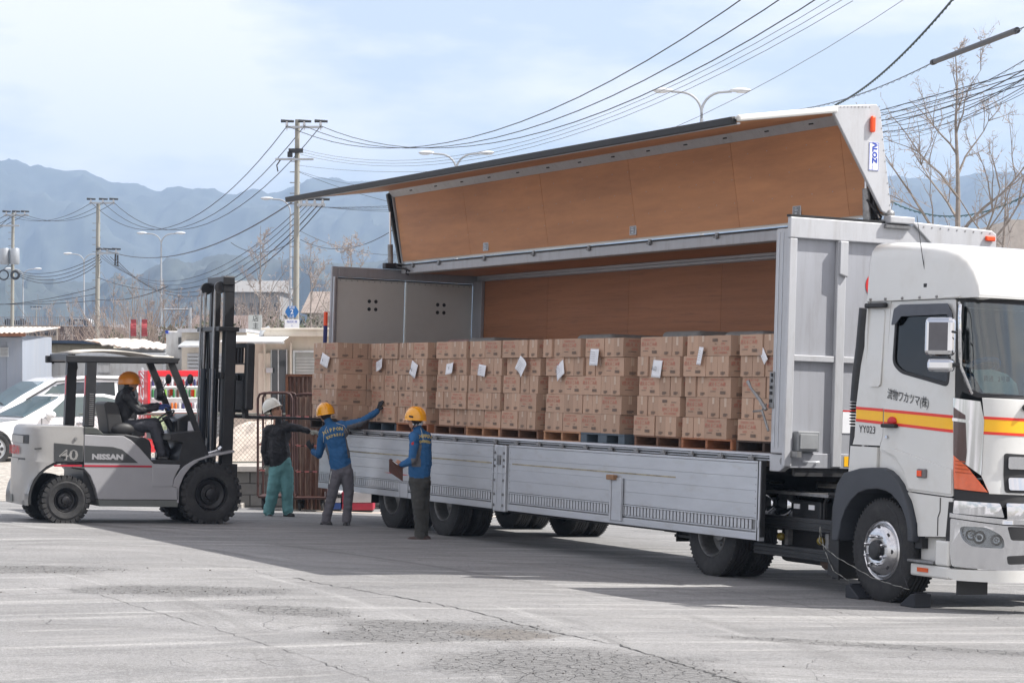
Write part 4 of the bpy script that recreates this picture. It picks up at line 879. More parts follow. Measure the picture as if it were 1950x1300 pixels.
# stripes
def band(a, b, w0a, w1a, w0b, w1b, parent):
    patch('yellow_stripe', [(a, w0a), (b, w0b), (b, w1b), (a, w1a)], M_yel, parent, off=.002, th=.0015)
    for (x, y) in ((w0a, w0b), (w1a, w1b)): patch('red_stripe', [(a, x - .014), (b, y - .014), (b, y + .014), (a, x + .014)], M_redst, parent, off=.0035, th=.0015)
band(2.078, 2.535, 1.765, 1.885, 1.745, 1.87, tk); band(2.553, 3.65, 1.745, 1.868, 1.69, 1.825, door)
hd = P('door_handle', MB().box((2.58, -.035, 1.70), (2.80, .024, 1.74)), M_rubn, door, bev=.012); P('handle_recess', MB().ball((2.70, .02, 1.765), (.07, .03, .045)), M_red, hd, smooth=True)
P('key_lock', MB().cyl((2.62, .01, 1.61), (2.62, .03, 1.61), .016, 10), M_chrome, door)
mb = MB(); put_text(mb, '流物ワカツマ(株)', .112, basis((2.94, .024, 1.985), (1, 0, -.13), (0, 0, 1)), bold=.0008, xs=.80); P('company_lettering', mb, M_ink, door)
mb = MB(); put_text(mb, 'YY023', .105, basis((2.28, .024, 1.672), (1, 0, -.03), (0, 0, 1)), xs=1.0); P('fleet_number', mb, M_ink, tk)
sl = P('side_marker', MB().box((3.16, -.015, 1.235), (3.30, .024, 1.32)), mat('grey bezel', (.15, .14, .14, 1), .4), tk, bev=.012); P('marker_lens', MB().box((3.175, -.022, 1.25), (3.25, -.0155, 1.305)), M_orange, sl, bev=.006)
# corner and front
patch('a_pillar', [(3.645, 2.10), (3.66, 2.94), (3.74, 2.94), (3.735, 2.08), (3.70, 1.99), (3.665, 1.99)], M_rubn, tk, off=-.004, th=.04)
patch('chrome_deflector', [(1816, 757), (1868, 764), (1873, 800), (1868, 905), (1817, 865)], M_chrome, tk, px=True, off=.012, th=.02)
patch('deflector_patch', [(1817, 775), (1838, 790), (1842, 860), (1838, 885), (1818, 866)], mat('dark red gloss', (.05, .012, .012, 1), .1, coat=1), tk, px=True, off=.016, th=.003)  # dark red glossy patch laid on the chrome deflector
patch('deflector_bar', [(1817, 795), (1868, 802), (1868, 808), (1817, 801)], M_chrome, tk, px=True, off=.03, th=.016)
patch('indicator_lamp', [(1818, 866), (1840, 884), (1856, 905), (1881, 937), (1818, 930)], M_amber, tk, px=True, off=.015, th=.03, bev=.004)
lr = MB()
for i in range(4): patch('lens_rib', [(1820, 876 + i * 7), (1838 + i * 4, 878 + i * 7.5), (1838 + i * 4, 880 + i * 7.5), (1820, 878 + i * 7)], mat('dark amber', S(175, 68, 8), .2), tk, px=True, off=.018, th=.003)
patch('front_panel', [SP(1869, 757), (FE, 1.99), (FE, 1.10), SP(1884, 940), SP(1870, 906), SP(1874, 800)], M_white, tk, off=.004, th=.03, bev=.004)
patch('lower_black_band', [SP(1817, 931), SP(1882, 938), (FE, 1.12), (FE, .86), SP(1816, 950)], M_rubn, tk, off=-.004, th=.03)
x0 = SP(1869, 797)[0]
patch('yellow_stripe', [(x0, 1.685), (FE, 1.655), (FE, 1.795), (x0, 1.825)], M_yel, tk, off=.0065, th=.0015)
for a, b in ((1.672, 1.642), (1.812, 1.782)): patch('red_stripe', [(x0, a), (FE, b), (FE, b + .026), (x0, a + .026)], M_redst, tk, off=.008, th=.0015)
c = cabS(4.63, 1.56, .008); mb = MB(); put_text(mb, 'YY023', .13, basis(c, (.05, 1, 0), (0, 0, 1))); P('fleet_number', mb, M_ink, tk)
gx = SP(1911, 860)[0]
patch('grille_surround', rr([(gx, 1.50), (FE, 1.46), (FE, 1.12), (gx, 1.135)], .03), M_rubn, tk, off=.012, th=.012)
for a, b in ((1.355, 1.47), (1.16, 1.275)): patch('grille_bar', rr([(gx + .035, a), (FE, a - .01), (FE, b - .01), (gx + .035, b)], .02), M_chrome, tk, off=.03, th=.02, bev=.01)
patch('grille_bar', rr([SP(1914, 957), (FE, 1.02), (FE, .90), SP(1916, 992)], .02), M_chrome, tk, off=.03, th=.03, bev=.008)
# bumper
patch('chrome_strip', rr([SP(1818, 952), SP(1905, 958), SP(1911, 985), SP(1816, 976)], .015), M_chrome, tk, off=.015, th=.03, bev=.006)
patch('chrome_ledge', [SP(1814, 976), SP(1912, 988), (FE, .885), (FE, .84), SP(1912, 998), SP(1813, 984)], M_chrome, tk, off=.045, th=.06, bev=.01)
hl = rr([SP(1829, 1001), SP(1880, 1003), SP(1908, 1020), SP(1913, 1044), SP(1850, 1040), SP(1833, 1025)], .05)
patch('bumper', rr([SP(1813, 986), SP(1912, 1000), (FE, .80), (FE, .44), SP(1910, 1086), SP(1815, 1077), SP(1812, 1050)], .02), M_chrome, tk, off=.03, th=.04, holes=[hl], bev=.006)
patch('bumper_intake', rr([SP(1917, 1002), (FE, .81), (FE, .68), SP(1924, 1028)], .02), M_rubn, tk, off=.036, th=.005)
patch('headlight_bowl', hl, mat('lamp reflector', (.35, .36, .38, 1), .18, .8), tk, off=-.02, th=.01)
patch('headlight', hl, glassmat('clear lens', (.9, .92, .93, 1), .06), tk, off=.032, th=.006)
for (a, b, r) in ((1848, 1018, .05), (1866, 1023, .062), (1896, 1028, .052)):
    t_, w_ = SP(a, b); c = cabS(t_, w_, -.012); q = cabS(t_, w_, .012) - c; n_ = q.normalized(); y_ = Vector((0, 0, 1)); B = basis(c, y_.cross(n_), y_)
    P('lamp_ring', MB().lathe([(r * .3, .0), (r * .55, -.004), (r * .62, .02), (r * .95, .03), (r, .018)], (0, 0, 0), 'z', 24, 0, B), M_chrome, tk, smooth=True); P('lamp_bulb', MB().ball((0, 0, .0), (r * .4, r * .4, .02), M=B), M_dark if r > .06 else M_chrome, tk, smooth=True)
patch('tow_pocket', rr([SP(1915, 1058), (4.98, .60), (4.98, .50), SP(1916, 1074)], .02), M_rubn, tk, off=.034, th=.006)
patch('bumper_skirt', rr([SP(1806, 1082), (FE, .435), (FE, .30), SP(1822, 1104), SP(1805, 1096)], .02), M_white, tk, off=.035, th=.06, bev=.012)
patch('corner_seal', [SP(1808, 955), SP(1816, 955), SP(1814, 1080), SP(1805, 1086), SP(1803, 1020)], M_rubn, tk, off=.01, th=.04)
# windscreen
ws_ = [SP(1836, 575), (FE, 2.885), (FE, 2.02), SP(1868, 749), SP(1842, 738), SP(1834, 720), SP(1832, 620)]
patch('windscreen_seal', [SP(1827, 569), (FE, 2.935), (FE, 1.985), SP(1862, 757), SP(1830, 745), SP(1824, 700)], M_rubn, tk, off=-.004, th=.02, holes=[[(p[0] + .02, p[1]) if p[0] < 5 else (5.15, p[1]) for p in ws_]])
patch('windscreen', ws_, glassmat('green tinted glass', (.66, .74, .73, 1), .07), tk, off=.0, th=.006)
P('wiper', MB().tube([cabS(4.33, 1.93, .03), cabS(4.62, 1.99, .05), cabS(4.95, 2.04, .05)], [.02, .013, .008], 8).ball(tuple(cabS(4.33, 1.93, .03)), .035), M_rubn, tk, smooth=True)
P('wiper', MB().tube([cabS(4.70, 1.94, .03), cabS(5.0, 1.92, .05), cabS(5.2, 1.92, .05)], [.022, .018, .012], 8), M_rubn, tk, smooth=True)
# cab interior, back, floor
P('cab_liner', MB().box((2.22, .13, 1.25), (3.45, 2.37, 1.30)).box((2.20, .10, 1.25), (2.24, 2.40, 2.93)).box((2.22, 2.40, 1.25), (3.8, 2.44, 2.93)), M_seat, tk)
P('dashboard', MB().box((3.32, .14, 1.3), (3.72, 2.36, 1.99)), mat('dash plastic', (.05, .055, .06, 1), .5), tk, bev=.06)
P('seat', MB().box((2.5, .28, 1.6), (2.62, .78, 2.58)).box((2.62, .28, 1.5), (3.08, .78, 1.72)).box((2.5, .38, 2.6), (2.58, .68, 2.8)), M_seat, tk, bev=.05)
P('curtain', MB().box((2.67, .16, 1.9), (2.80, .19, 2.9)), mat('dull pink curtain', (.16, .11, .11, 1), .9), tk)
P('wheel_cover', MB().lathe([(.17 + .025 * math.cos(a), .025 * math.sin(a)) for a in np.linspace(0, 2 * PI, 9)], (0, 0, 0), 'z', 24, 0, Matrix.Translation(L(1868, 700, u=3.60)) @ Matrix.Rotation(-.5, 4, 'Y')), mat('blue plush', (.02, .12, .32, 1), .9), tk, smooth=True)
pl = P('placard', MB().prism([tuple(L(a, b, u=3.74))[1:] for a, b in ((1849, 704), (1872, 747), (1940, 751), (1936, 730), (1918, 712), (1888, 703))], 'x', 3.738, 3.741), mat('pale blue card', (.62, .80, .84, 1), .6), tk)
mb = MB(); put_text(mb, '貨通   2号車', .060, basis(Vector((3.745, 0, 0)) + Vector((0, L(1898, 722, u=3.74)[1], L(1898, 722, u=3.74)[2])), (0, 1, 0), (0, 0, 1))); P('card_lettering', mb, M_ink, pl)
P('cab_back', MB().box((2.16, .05, 1.28), (2.199, 2.45, 2.94)), M_white, tk)
P('far_side', MB().box((2.15, 2.441, 1.20), (3.70, 2.47, 2.94)), M_white, tk)
P('roof_plate', MB().box((2.15, .06, 2.941), (3.66, 2.44, 2.955)), M_white, tk)
# roof fairing
mb = MB(); us_ = [2.19, 2.195, 2.22, 2.45, 2.7, 3.0, 3.2, 3.4, 3.55, 3.68, 3.78, 3.86, 3.89]; tops = [3.46, 3.52, 3.545, 3.54, 3.525, 3.50, 3.48, 3.45, 3.41, 3.34, 3.24, 3.10, 2.98]; n = 40
for ui, (u_, tp) in enumerate(zip(us_, tops)):
    hw = 1.205 - max(0, u_ - 3.4) * .12; base = 2.945; pw = 12.0
    for k in range(n + 1):
        a = PI * k / n; cx_, sx_ = math.cos(a), math.sin(a); x = math.copysign(abs(cx_) ** (2 / pw), cx_); y = abs(sx_) ** (2 / pw)
        w_ = base + (tp - base) * y; inn = .035 * y ** 2
        mb.v.append((u_, 1.25 - x * (hw - inn), w_))
for i in range(len(us_) - 1):
    for k in range(n): mb.f.append([i * (n + 1) + k, i * (n + 1) + k + 1, (i + 1) * (n + 1) + k + 1, (i + 1) * (n + 1) + k]); mb.m.append(0)
mb.f.append(list(range(n + 1))); mb.m.append(0); mb.f.append([(len(us_) - 1) * (n + 1) + k for k in range(n + 1)]); mb.m.append(0)
fa = P('roof_fairing', mb, M_white, tk, smooth=60)
P('fairing_lip', MB().box((2.17, .045, 2.944), (3.66, .08, 2.966)), M_white, fa, bev=.008)
P('fairing_bulge', MB().ball((2.92, .10, 3.02), (.55, .05, .05)).box((2.17, .3, 2.96), (2.19, 2.2, 3.4)), M_white, fa, smooth=True)
bt = MB()
for u_ in (2.25, 2.5, 2.78, 3.06, 3.33): bt.ball((u_, .042, 2.962), (.018, .012, .014), n=8, m=5)
P('bolt', bt, M_steel, fa)
P('header_trim', MB().box((3.55, .2, 2.93), (3.78, 2.3, 2.985)), M_white, tk, bev=.02)
an = P('antenna', MB().tube([(3.13, .075, 3.10), (3.08, .05, 3.35), (2.98, .045, 3.75)], [.006, .004, .003], 6), M_dark, tk); P('antenna_base', MB().box((3.10, .05, 3.045), (3.17, .085, 3.10)), M_rubn, an, bev=.01)
P('rain_gutter', MB().box((2.20, .0, 2.875), (2.53, .06, 2.925)), M_rubn, tk, bev=.015)
# snorkel behind the cab
P('air_intake', MB().tube([(2.12, .10, 2.88), (2.08, .10, 2.5), (2.03, .10, 2.2), (2.01, .10, 1.95)], .085, 10).tube([(2.0, .1, 1.70), (1.98, .1, 1.30)], .07, 10), M_black, tk, smooth=True)
mb = MB()
for i in range(8): mb.lathe([(.06, 0), (.085, .012), (.06, .024)], (2.0, .10, 1.71 + i * .03), 'z', 14)
P('intake_bellows', mb, M_rubn, tk, smooth=True)
# mirrors
mr_ = P('mirror', MB().cbox((0, 0, 0), (.30, .10, .36), 0, Matrix.Translation((3.80, -.25, 2.565)) @ Matrix.Rotation(.5, 4, 'Z')), M_chrome, tk, bev=.055, seg=4)
P('mirror_glass', MB().cbox((0, 0, 0), (.19, .002, .26), 0, Matrix.Translation((3.80, -.25, 2.565)) @ Matrix.Rotation(.5, 4, 'Z') @ Matrix.Translation((0, -.052, 0))), mat('mirror inset', (.09, .09, .10, 1), .04, .3), mr_)  # inset coloured dark to stand for the dark reflection in the chrome
P('small_mirror', MB().cbox((0, 0, 0), (.26, .09, .12), 0, Matrix.Translation((3.82, -.25, 2.30)) @ Matrix.Rotation(.5, 4, 'Z')), M_chrome, tk, bev=.035, seg=3)
P('mirror_bracket', MB().tube([(3.70, .06, 2.87), (3.90, -.12, 2.88), (4.02, -.20, 2.85), (4.04, -.22, 2.75), (4.03, -.20, 2.50), (3.98, -.15, 2.30), (3.92, -.02, 2.15), (3.86, .08, 2.05)], .016, 8), M_chrome, tk, smooth=True)
P('mirror_arm', MB().tube([(3.84, -.22, 2.62), (4.02, -.21, 2.60)], .012, 6).tube([(3.88, -.22, 2.31), (3.99, -.16, 2.30)], .02, 8).tube([(3.70, .06, 2.87), (3.70, .05, 2.62)], .025, 8).tube([(4.02, -.2, 2.58), (3.98, -.12, 2.50), (3.98, -.14, 2.33)], .006, 5), M_rubn, tk, smooth=True)
# wheel arch
ar = [(1.86, 1.115), (1.98, 1.235), (2.25, 1.29), (2.45, 1.305), (2.61, 1.31), (2.72, 1.285), (2.82, 1.235), (2.91, 1.165), (2.99, 1.075), (3.06, .96), (3.11, .84), (3.14, .72), (3.15, .62), (3.075, .62), (3.065, .74), (3.03, .84), (2.97, .93), (2.89, 1.00), (2.80, 1.055), (2.70, 1.085), (2.55, 1.10), (2.38, 1.085), (2.24, 1.045), (2.12, .97), (2.02, .87), (1.95, .74), (1.90, .55), (1.80, .55), (1.80, .9)]
P('wheel_arch', MB().prism(ar, 'y', -.035, .42), mat('dark grey flare', (.045, .05, .06, 1), .55, 0, .1, 4), tk, bev=.012)
P('mud_flap', MB().box((1.78, .0, .16), (1.80, .40, 1.0)).prism([(1.72, .20), (1.92, .16), (1.90, .70), (1.78, .9)], 'y', -.02, .0), M_rubn, tk)
P('step_housing', MB().box((3.08, .12, .34), (3.62, .40, .68)).box((3.07, .01, .30), (3.66, .12, .42)), M_white, tk, bev=.02)
P('step_pillar', MB().box((3.47, .0, .425), (3.665, .119, .66)), M_white, tk, bev=.015)
P('step_tread', MB().box((3.06, -.02, .43), (3.46, .118, .455)), M_steel, tk, bev=.004); P('step_lamp', MB().box((3.20, -.004, .345), (3.36, .009, .385)), M_amber, tk)
P('vent_slats', MB().box((3.09, .05, .56), (3.20, .119, .66)), M_dark, tk)
P('front_flap', MB().box((3.68, .10, .16), (3.70, .45, .34)), M_rubn, tk)
# chassis between the axles
P('chassis_rail', MB().box((-1.6, .78, .78), (3.6, .86, 1.02)).box((-1.6, 1.64, .78), (3.6, 1.72, 1.02)), M_dark, tk)
for w_, h_ in ((.60, .13), (.30, .12)): P('side_guard', MB().box((.05, .16, w_), (1.72, .20, w_ + h_)).box((.05, .145, w_ + .03), (1.72, .16, w_ + .045)).box((.05, .145, w_ + h_ - .045), (1.72, .16, w_ + h_ - .03)), M_black, tk, bev=.006)
P('catwalk', MB().box((.15, .22, .955), (1.35, .9, .985)), M_steel, tk)
tank = P('air_tank', MB().lathe([(0, -.02), (.10, 0), (.15, .04), (.165, .10), (.165, .9)], (.32, .30, .83), 'y', 28), M_chrome, tk, smooth=True)
P('air_tank', MB().lathe([(0, -.02), (.10, 0), (.15, .04), (.165, .10), (.165, .9)], (-.05, .30, .83), 'y', 28), M_chrome, tk, smooth=True)
P('tank_band', MB().lathe([(.172, 0), (.172, .04)], (.32, .42, .83), 'y', 28).lathe([(.172, 0), (.172, .04)], (-.05, .42, .83), 'y', 28), M_black, tk)
P('battery_box', MB().box((.55, .30, .70), (1.10, .75, .90)), M_black, tk, bev=.02); lb = MB()
for a in (.60, .88): lb.box((a, .292, .81), (a + .11, .2995, .86)); 
P('battery_label', lb, M_paper, tk)
P('hose', MB().tube([(1.25, .25, .60), (1.25, .25, .9), (1.32, .25, .99), (1.6, .25, 1.0)], .02, 8).tube([(.75, .28, .95), (.85, .26, 1.0), (.95, .28, .95)], .012, 6), M_rubn, tk, smooth=True)
for a in (.42, 1.18): P('filter_bowl', MB().ball((a, .26, .50), (.052, .045, .045)), mat('yellow oil bowl', S(130, 112, 35), .3), tk, smooth=True); P('filter_bracket', MB().box((a + .06, .27, .42), (a + .12, .33, .58)), M_steel, tk)
P('fuel_tank', MB().box((.1, .45, .22), (1.5, 1.1, .60)), M_dark, tk, bev=.06); P('silencer', MB().cyl((1.2, .34, .30), (1.65, .34, .30), .10, 14), mat('rusty silencer', (.12, .08, .06, 1), .8), tk, smooth=True)
P('fifth_wheel', MB().lathe([(0, 1.09), (.45, 1.09), (.5, 1.05), (.5, 1.02), (0, 1.02)], (-.5, 1.25, 0), 'z', 24).box((-1.0, .9, .95), (0, 1.6, 1.02)), M_steel, tk)
P('engine', MB().box((1.9, .6, .45), (3.4, 1.9, 1.2)), M_dark, tk)
P('drive_flap', MB().box((-1.38, .03, .33), (-1.365, .6, 1.0)), M_rubn, tk); P('drive_arch', MB().box((-1.15, .05, 1.06), (-.05, .6, 1.075)), M_rubn, tk)
truck_wheel(tk, 2.555, .04, False, R=.512, w=.29, shiny=True, name='wheel'); truck_wheel(tk, 2.555, 2.46, False, R=.512, w=.29, flip=True)
truck_wheel(tk, -.66, .05, True, R=.512); truck_wheel(tk, -.66, .36, True, R=.512); truck_wheel(tk, -.66, 2.45, True, R=.512, flip=True); truck_wheel(tk, -.66, 2.14, True, R=.512, flip=True)
# wheel chocks and their rope
M_chk = mat('chock rubber', (.016, .018, .024, 1), .6)
for i, (u_, s_, lb_) in enumerate(((2.10, 1, 'dark wheel chock behind the front wheel, rear side towards the trailer'), (3.02, -1, 'dark wheel chock in front of the tractor front wheel, under the step'))):
    t = thing('wheel_chock', lb_, 'chock', (u_, .0, 0), TF, group='wheel chocks at the front wheel')
    pr = [(0, 0), (.23, 0), (.23, .02), (.06, .13), (0, .13)]; pr = [(u_ + (a if s_ > 0 else .23 - a), b) for a, b in pr]
    P('wedge', MB().prism(pr, 'y', -.06, .14), M_chk, t, bev=.01); P('lug', MB().box((u_ + (.01 if s_ > 0 else .17), -.02, .128), (u_ + (.06 if s_ > 0 else .21), .1, .142)), M_chk, t)
M_rope = mat('twisted rope', (.35, .34, .28, 1), .9, 0, .9, 30)
t = thing('chock_rope', 'black and white twisted rope hanging from the chassis across the front wheel to the chocks', 'rope', (1.45, .1, .6), TF)
def twist(pts, r=.0038, n=10):
    P_ = []
    for i in range(len(pts) - 1):
        a, b = Vector(pts[i]), Vector(pts[i + 1])
        for k in range(n): P_.append(a.lerp(b, k / n))
    P_.append(Vector(pts[-1])); m1, m2 = MB(), MB(); 
    for mb_, ph in ((m1, 0), (m2, PI)):
        q = []
        for i, p in enumerate(P_):
            a = i * 1.05 + ph; q.append(p + Vector((math.cos(a) * r * .8, 0, math.sin(a) * r * .8)))
        mb_.tube(q, r, 5)
    return m1, m2
R1 = [(1.36, .12, .66), (1.62, -.06, .52), (1.95, -.09, .40), (2.25, -.10, .33), (2.60, -.10, .24), (2.9, -.09, .20), (3.16, -.06, .17)]
R2 = [(1.36, .12, .66), (1.62, .0, .45), (1.85, -.04, .25), (2.12, -.04, .17)]
for k, R_ in enumerate((R1, R2)):
    a, b = twist(R_); P('strand', a, mat('dull white rope', (.30, .30, .27, 1), .9), t, smooth=True); P('strand', b, M_rubn, t, smooth=True)
R3 = [(3.13, -.05, .18), (3.02, -.055, .35), (3.03, -.055, .60), (2.92, -.055, .85), (2.76, -.05, .96)]
P('strand', MB().tube(R3, .006, 5), M_dark, t, smooth=True)
# ================= CARTONS ON PALLETS =================
M_card = mat('brown cardboard', (.47, .312, .222, 1), .85, 0, .05, 3, .05, 40, .18, (.36, .24, .165, 1), 2, rnd=.11)
M_tape = mat('clear parcel tape', (.60, .45, .33, 1), .3, 0, .05, 8)
M_cred = mat('carton red print', (.50, .15, .105, 1), .8, 0, .25, 30)
M_cblk = mat('carton black print', (.13, .10, .08, 1), .8)
M_flap = mat('carton flap line', (.14, .085, .055, 1), .9)  # dark line down the narrow ends where the flaps meet
CLn, CDp, CHt = .476, .238, .2255
def carton_mesh(var, flip=False):
    rnd = random.Random(50 + var); mb = MB(); l, d, h = CLn / 2, CDp / 2, CHt
    # body with slightly bulging sides
    nx, nz = 5, 4; G = {}
    def V(x, y, z):
        bx = math.cos(x / l * PI / 2) if abs(x) < l else 0; by = math.cos(y / d * PI / 2) if abs(y) < d else 0; bz = math.sin(z / h * PI)
        ox = math.copysign(.003 * by * bz, x) if abs(abs(x) - l) < 1e-6 else 0; oy = math.copysign(.004 * bx * bz * (1 + .4 * rnd.random()), y) if abs(abs(y) - d) < 1e-6 else 0
        k = (round(x, 4), round(y, 4), round(z, 4))
        if k not in G: G[k] = len(mb.v); mb.v.append((x * .988 + ox, y * .978 + oy, z if 0 < z < h else (z + (rnd.uniform(-.002, .0015) if z else 0))))
        return G[k]
    xs = [-l + 2 * l * i / nx for i in range(nx + 1)]; ys = [-d, 0, d]; zs = [h * i / nz for i in range(nz + 1)]
    for i in range(nx):
        for k in range(nz):
            for y in (-d, d): mb.f.append([V(xs[i], y, zs[k]), V(xs[i + 1], y, zs[k]), V(xs[i + 1], y, zs[k + 1]), V(xs[i], y, zs[k + 1])]); mb.m.append(0)
        for j in range(2):
            for z in (0, h): mb.f.append([V(xs[i], ys[j], z), V(xs[i + 1], ys[j], z), V(xs[i + 1], ys[j + 1], z), V(xs[i], ys[j + 1], z)]); mb.m.append(0)
    for j in range(2):
        for k in range(nz):
            for x in (-l, l): mb.f.append([V(x, ys[j], zs[k]), V(x, ys[j + 1], zs[k]), V(x, ys[j + 1], zs[k + 1]), V(x, ys[j], zs[k + 1])]); mb.m.append(0)
    e = .0052
    for s in (-1, 1):                                                      # narrow ends: tape down the middle, small black print
        x = s * (l + .0016); mb.add([(x, -.022, h - .07 - .03 * (var % 2)), (x, .022, h - .07 - .03 * (var % 2)), (x, .022, h - .001), (x, -.022, h - .001)], [(0, 1, 2, 3)], 1)
        B = basis((x * 1.0 + s * .0008, 0, 0), (0, s, 0), (0, 0, 1))
        for k in range(3): mb.add([(-.045, .045 - k * .012, 0), (.05 - .02 * (k == 2), .045 - k * .012, 0), (.05 - .02 * (k == 2), .052 - k * .012, 0), (-.045, .052 - k * .012, 0)], [(0, 1, 2, 3)], 3, B)
        mb.add([(-.001, .0, 0), (.001, .0, 0), (.001, h, 0), (-.001, h, 0)], [(0, 1, 2, 3)], 4, B)
    for s in (-1, 1):                                                      # long faces: red heading, five large characters, small lines, black block
        y = s * (d + e); B = basis((0, y, h / 2), (-s, 0, 0), (0, 0, 1))
        if flip: B = B @ Matrix.Rotation(PI, 4, 'Z')
        o = -.045
        put_text(mb, '環境保全指定ごみ処理', .027, B @ Matrix.Translation((o + .01, .078, 0)), 2, bold=.0, res=1)
        put_text(mb, '燃えるごみ用', .052, B @ Matrix.Translation((o + .01, .028, 0)), 2, bold=.0, res=1, xs=1.12)
        put_text(mb, '指定袋', .028, B @ Matrix.Translation((o - .04, -.022, 0)), 2, res=1); put_text(mb, '500枚', .02, B @ Matrix.Translation((o + .11, -.02, 0)), 3, res=1)
        for k in range(3): mb.add([(.03, -.052 - k * .012, 0), (.14, -.052 - k * .012, 0), (.14, -.044 - k * .012, 0), (.03, -.044 - k * .012, 0)], [(0, 1, 2, 3)], 3, B)
        mb.add([(-.17, -.052, 0), (-.06, -.052, 0), (-.06, -.046, 0), (-.17, -.046, 0)], [(0, 1, 2, 3)], 3, B)
    me = mb.mesh('carton', [M_card, M_tape, M_cred, M_cblk, M_flap]); return me
def plain_mesh(var): pass
CM = [carton_mesh(i) for i in range(3)]; CMF = carton_mesh(3, True)
LAY = ['bottom', 'second', 'middle', 'fourth', 'top']
ORD = ['first', 'second', 'third', 'fourth', 'fifth', 'sixth', 'seventh', 'eighth', 'ninth', 'tenth', 'eleventh']
# (start along the truck, near face offset, per-layer pattern from the bottom: L = long box left, N = narrow pair left)
ST = [(-11.40, -.45, 'NLNLN'), (-10.34, .05, 'NLNLN'), (-9.345, .06, 'NLNLN'), (-8.03, .05, 'LNLNL'), (-7.0, .05, 'NLNLN'), (-5.965, .05, 'LNLNL'), (-4.725, .05, 'NLNLN'), (-3.735, .05, 'LNLNL'), (-2.41, .05, 'LNLNL'), (-1.34, .05, 'NLNLN'), (-.17, .05, 'LNLNL')]
ST = [(a + .0, b, c) for a, b, c in ST]
BW = 1.505
random.seed(21)
def carton(u, v, w, along, label, fl=False):
    o = link(bpy.data.objects.new('carton', CMF if fl else random.choice(CM)))
    a = (0 if along else PI / 2) + random.gauss(0, .010) + (PI if random.random() < .3 and not along else 0)
    o.matrix_world = TF @ Matrix.Translation((u + random.gauss(0, .004), v + random.gauss(0, .006), w)) @ Matrix.Rotation(a, 4, 'Z')
    return tag(o, label, 'carton', 'cartons stacked on the pallets')
for si, (u0, v0_, pat) in enumerate(ST):
    for li in range(5):
        w = BW + li * .2285 + .0005; p = pat[li]; du = random.gauss(0, .014); dv = random.gauss(0, .014)
        def lab(pos): return 'carton, %s, %s layer of the %s load from rear' % (pos, LAY[li], ORD[si])
        q = .486; lz = u0 + du
        for side, typ in ((0, p), (1, 'N' if p == 'L' else 'L')):
            a = lz + side * q; sd = 'left' if side == 0 else 'right'
            if typ == 'L':
                for k in range(2): carton(a + q / 2, v0_ + dv + .121 + k * .243, w, True, lab('red-printed %s face%s' % (sd, '' if k == 0 else ' row behind')), fl=(random.random() < .08))
            else:
                for k in range(2): carton(a + .122 + k * .243, v0_ + dv + .243, w, False, lab('%s narrow end of %s pair' % (('first', 'second')[k], sd)))
        if si == 0:                                                        # the load still on the forks shows its flank: build the rear half too
            for side, typ in ((1, 'N' if p == 'N' else 'L'),):
                a = lz + side * q
                if typ == 'L':
                    for k in range(2): carton(a + q / 2, v0_ + .486 + .121 + k * .243, w, True, lab('rear flank, end %s' % ('near', 'far')[k]))
                else:
                    for k in range(2): carton(a + .122 + k * .243, v0_ + .486 + .243, w, False, lab('rear flank, long face %s' % ('inner', 'outer')[k]))
# pallets
M_pal = {'orange': mat('orange pallet wood', (.33, .13, .06, 1), .8, 0, .2, 8, .2, 40, .5, (.16, .07, .04, 1), 6, (1, 1, 4)),
         'brown': mat('brown pallet wood', (.17, .085, .05, 1), .85, 0, .25, 8, .2, 40, .5, (.08, .045, .03, 1), 6, (1, 1, 4)),
         'dark': mat('dark weathered pallet', (.06, .04, .032, 1), .9, 0, .3, 8, .2, 40), 'light': mat('light pallet wood', (.42, .22, .12, 1), .8, 0, .2, 8, .2, 40, .5, (.2, .1, .05, 1), 6, (1, 1, 4)),
         'grey': mat('blue grey plastic pallet', (.07, .095, .12, 1), .6), 'black': mat('black plastic pallet', (.018, .018, .02, 1), .7)}
PK = ['dark', 'black', 'orange', 'brown', 'light', 'brown', 'light', 'grey', 'brown', 'orange', 'dark']
def pallet(u0, v0, wd, kind, label, w0=1.376):
    t = thing('pallet', label, 'pallet', (u0 + wd / 2, v0 + .55, w0), TF, group='pallets under the cartons')
    m = M_pal[kind]; top = w0 + .128
    if kind in ('grey', 'black'):
        P('deck', MB().box((u0, v0, top - .022), (u0 + wd, v0 + 1.08, top)), m, t, bev=.004); P('base', MB().box((u0, v0, w0), (u0 + wd, v0 + 1.08, w0 + .014)), m, t, bev=.004)
        for f in ((0, .14), (.40, .60), (.86, 1.0)) if kind == 'grey' else ((0, .03), (.48, .52), (.97, 1.0)):
            P('leg', MB().box((u0 + f[0] * wd, v0 + .004, w0 + .0145), (u0 + f[1] * wd, v0 + 1.07, top - .0225)), m if kind == 'grey' else M_pal['grey'], t, bev=.004)
        if kind == 'grey': P('rib', MB().box((u0 + .02, v0 + .3, w0 + .0145), (u0 + wd - .02, v0 + .31, w0 + .05)), m, t)
        return t
    for i in range(7): y = v0 + i * .158; P('board', MB().box((u0 + random.uniform(-.004, .004), y, top - .018), (u0 + wd + random.uniform(-.004, .004), y + .12, top)), m, t, bev=.003, seg=1)
    for i in range(3): y = v0 + i * .475; P('base_board', MB().box((u0, y, w0), (u0 + wd, y + .12, w0 + .018)), m, t, bev=.003, seg=1)
    for f in (0, .5, 1): x = u0 + f * (wd - .045); P('stringer', MB().box((x, v0 + .006, w0 + .0185), (x + .045, v0 + 1.06, top - .0185)), m, t, bev=.003, seg=1)
    return t
PL = {'dark': 'dark weathered wooden', 'black': 'black plastic', 'orange': 'orange wooden', 'brown': 'brown wooden', 'light': 'light orange wooden', 'grey': 'blue-grey plastic'}
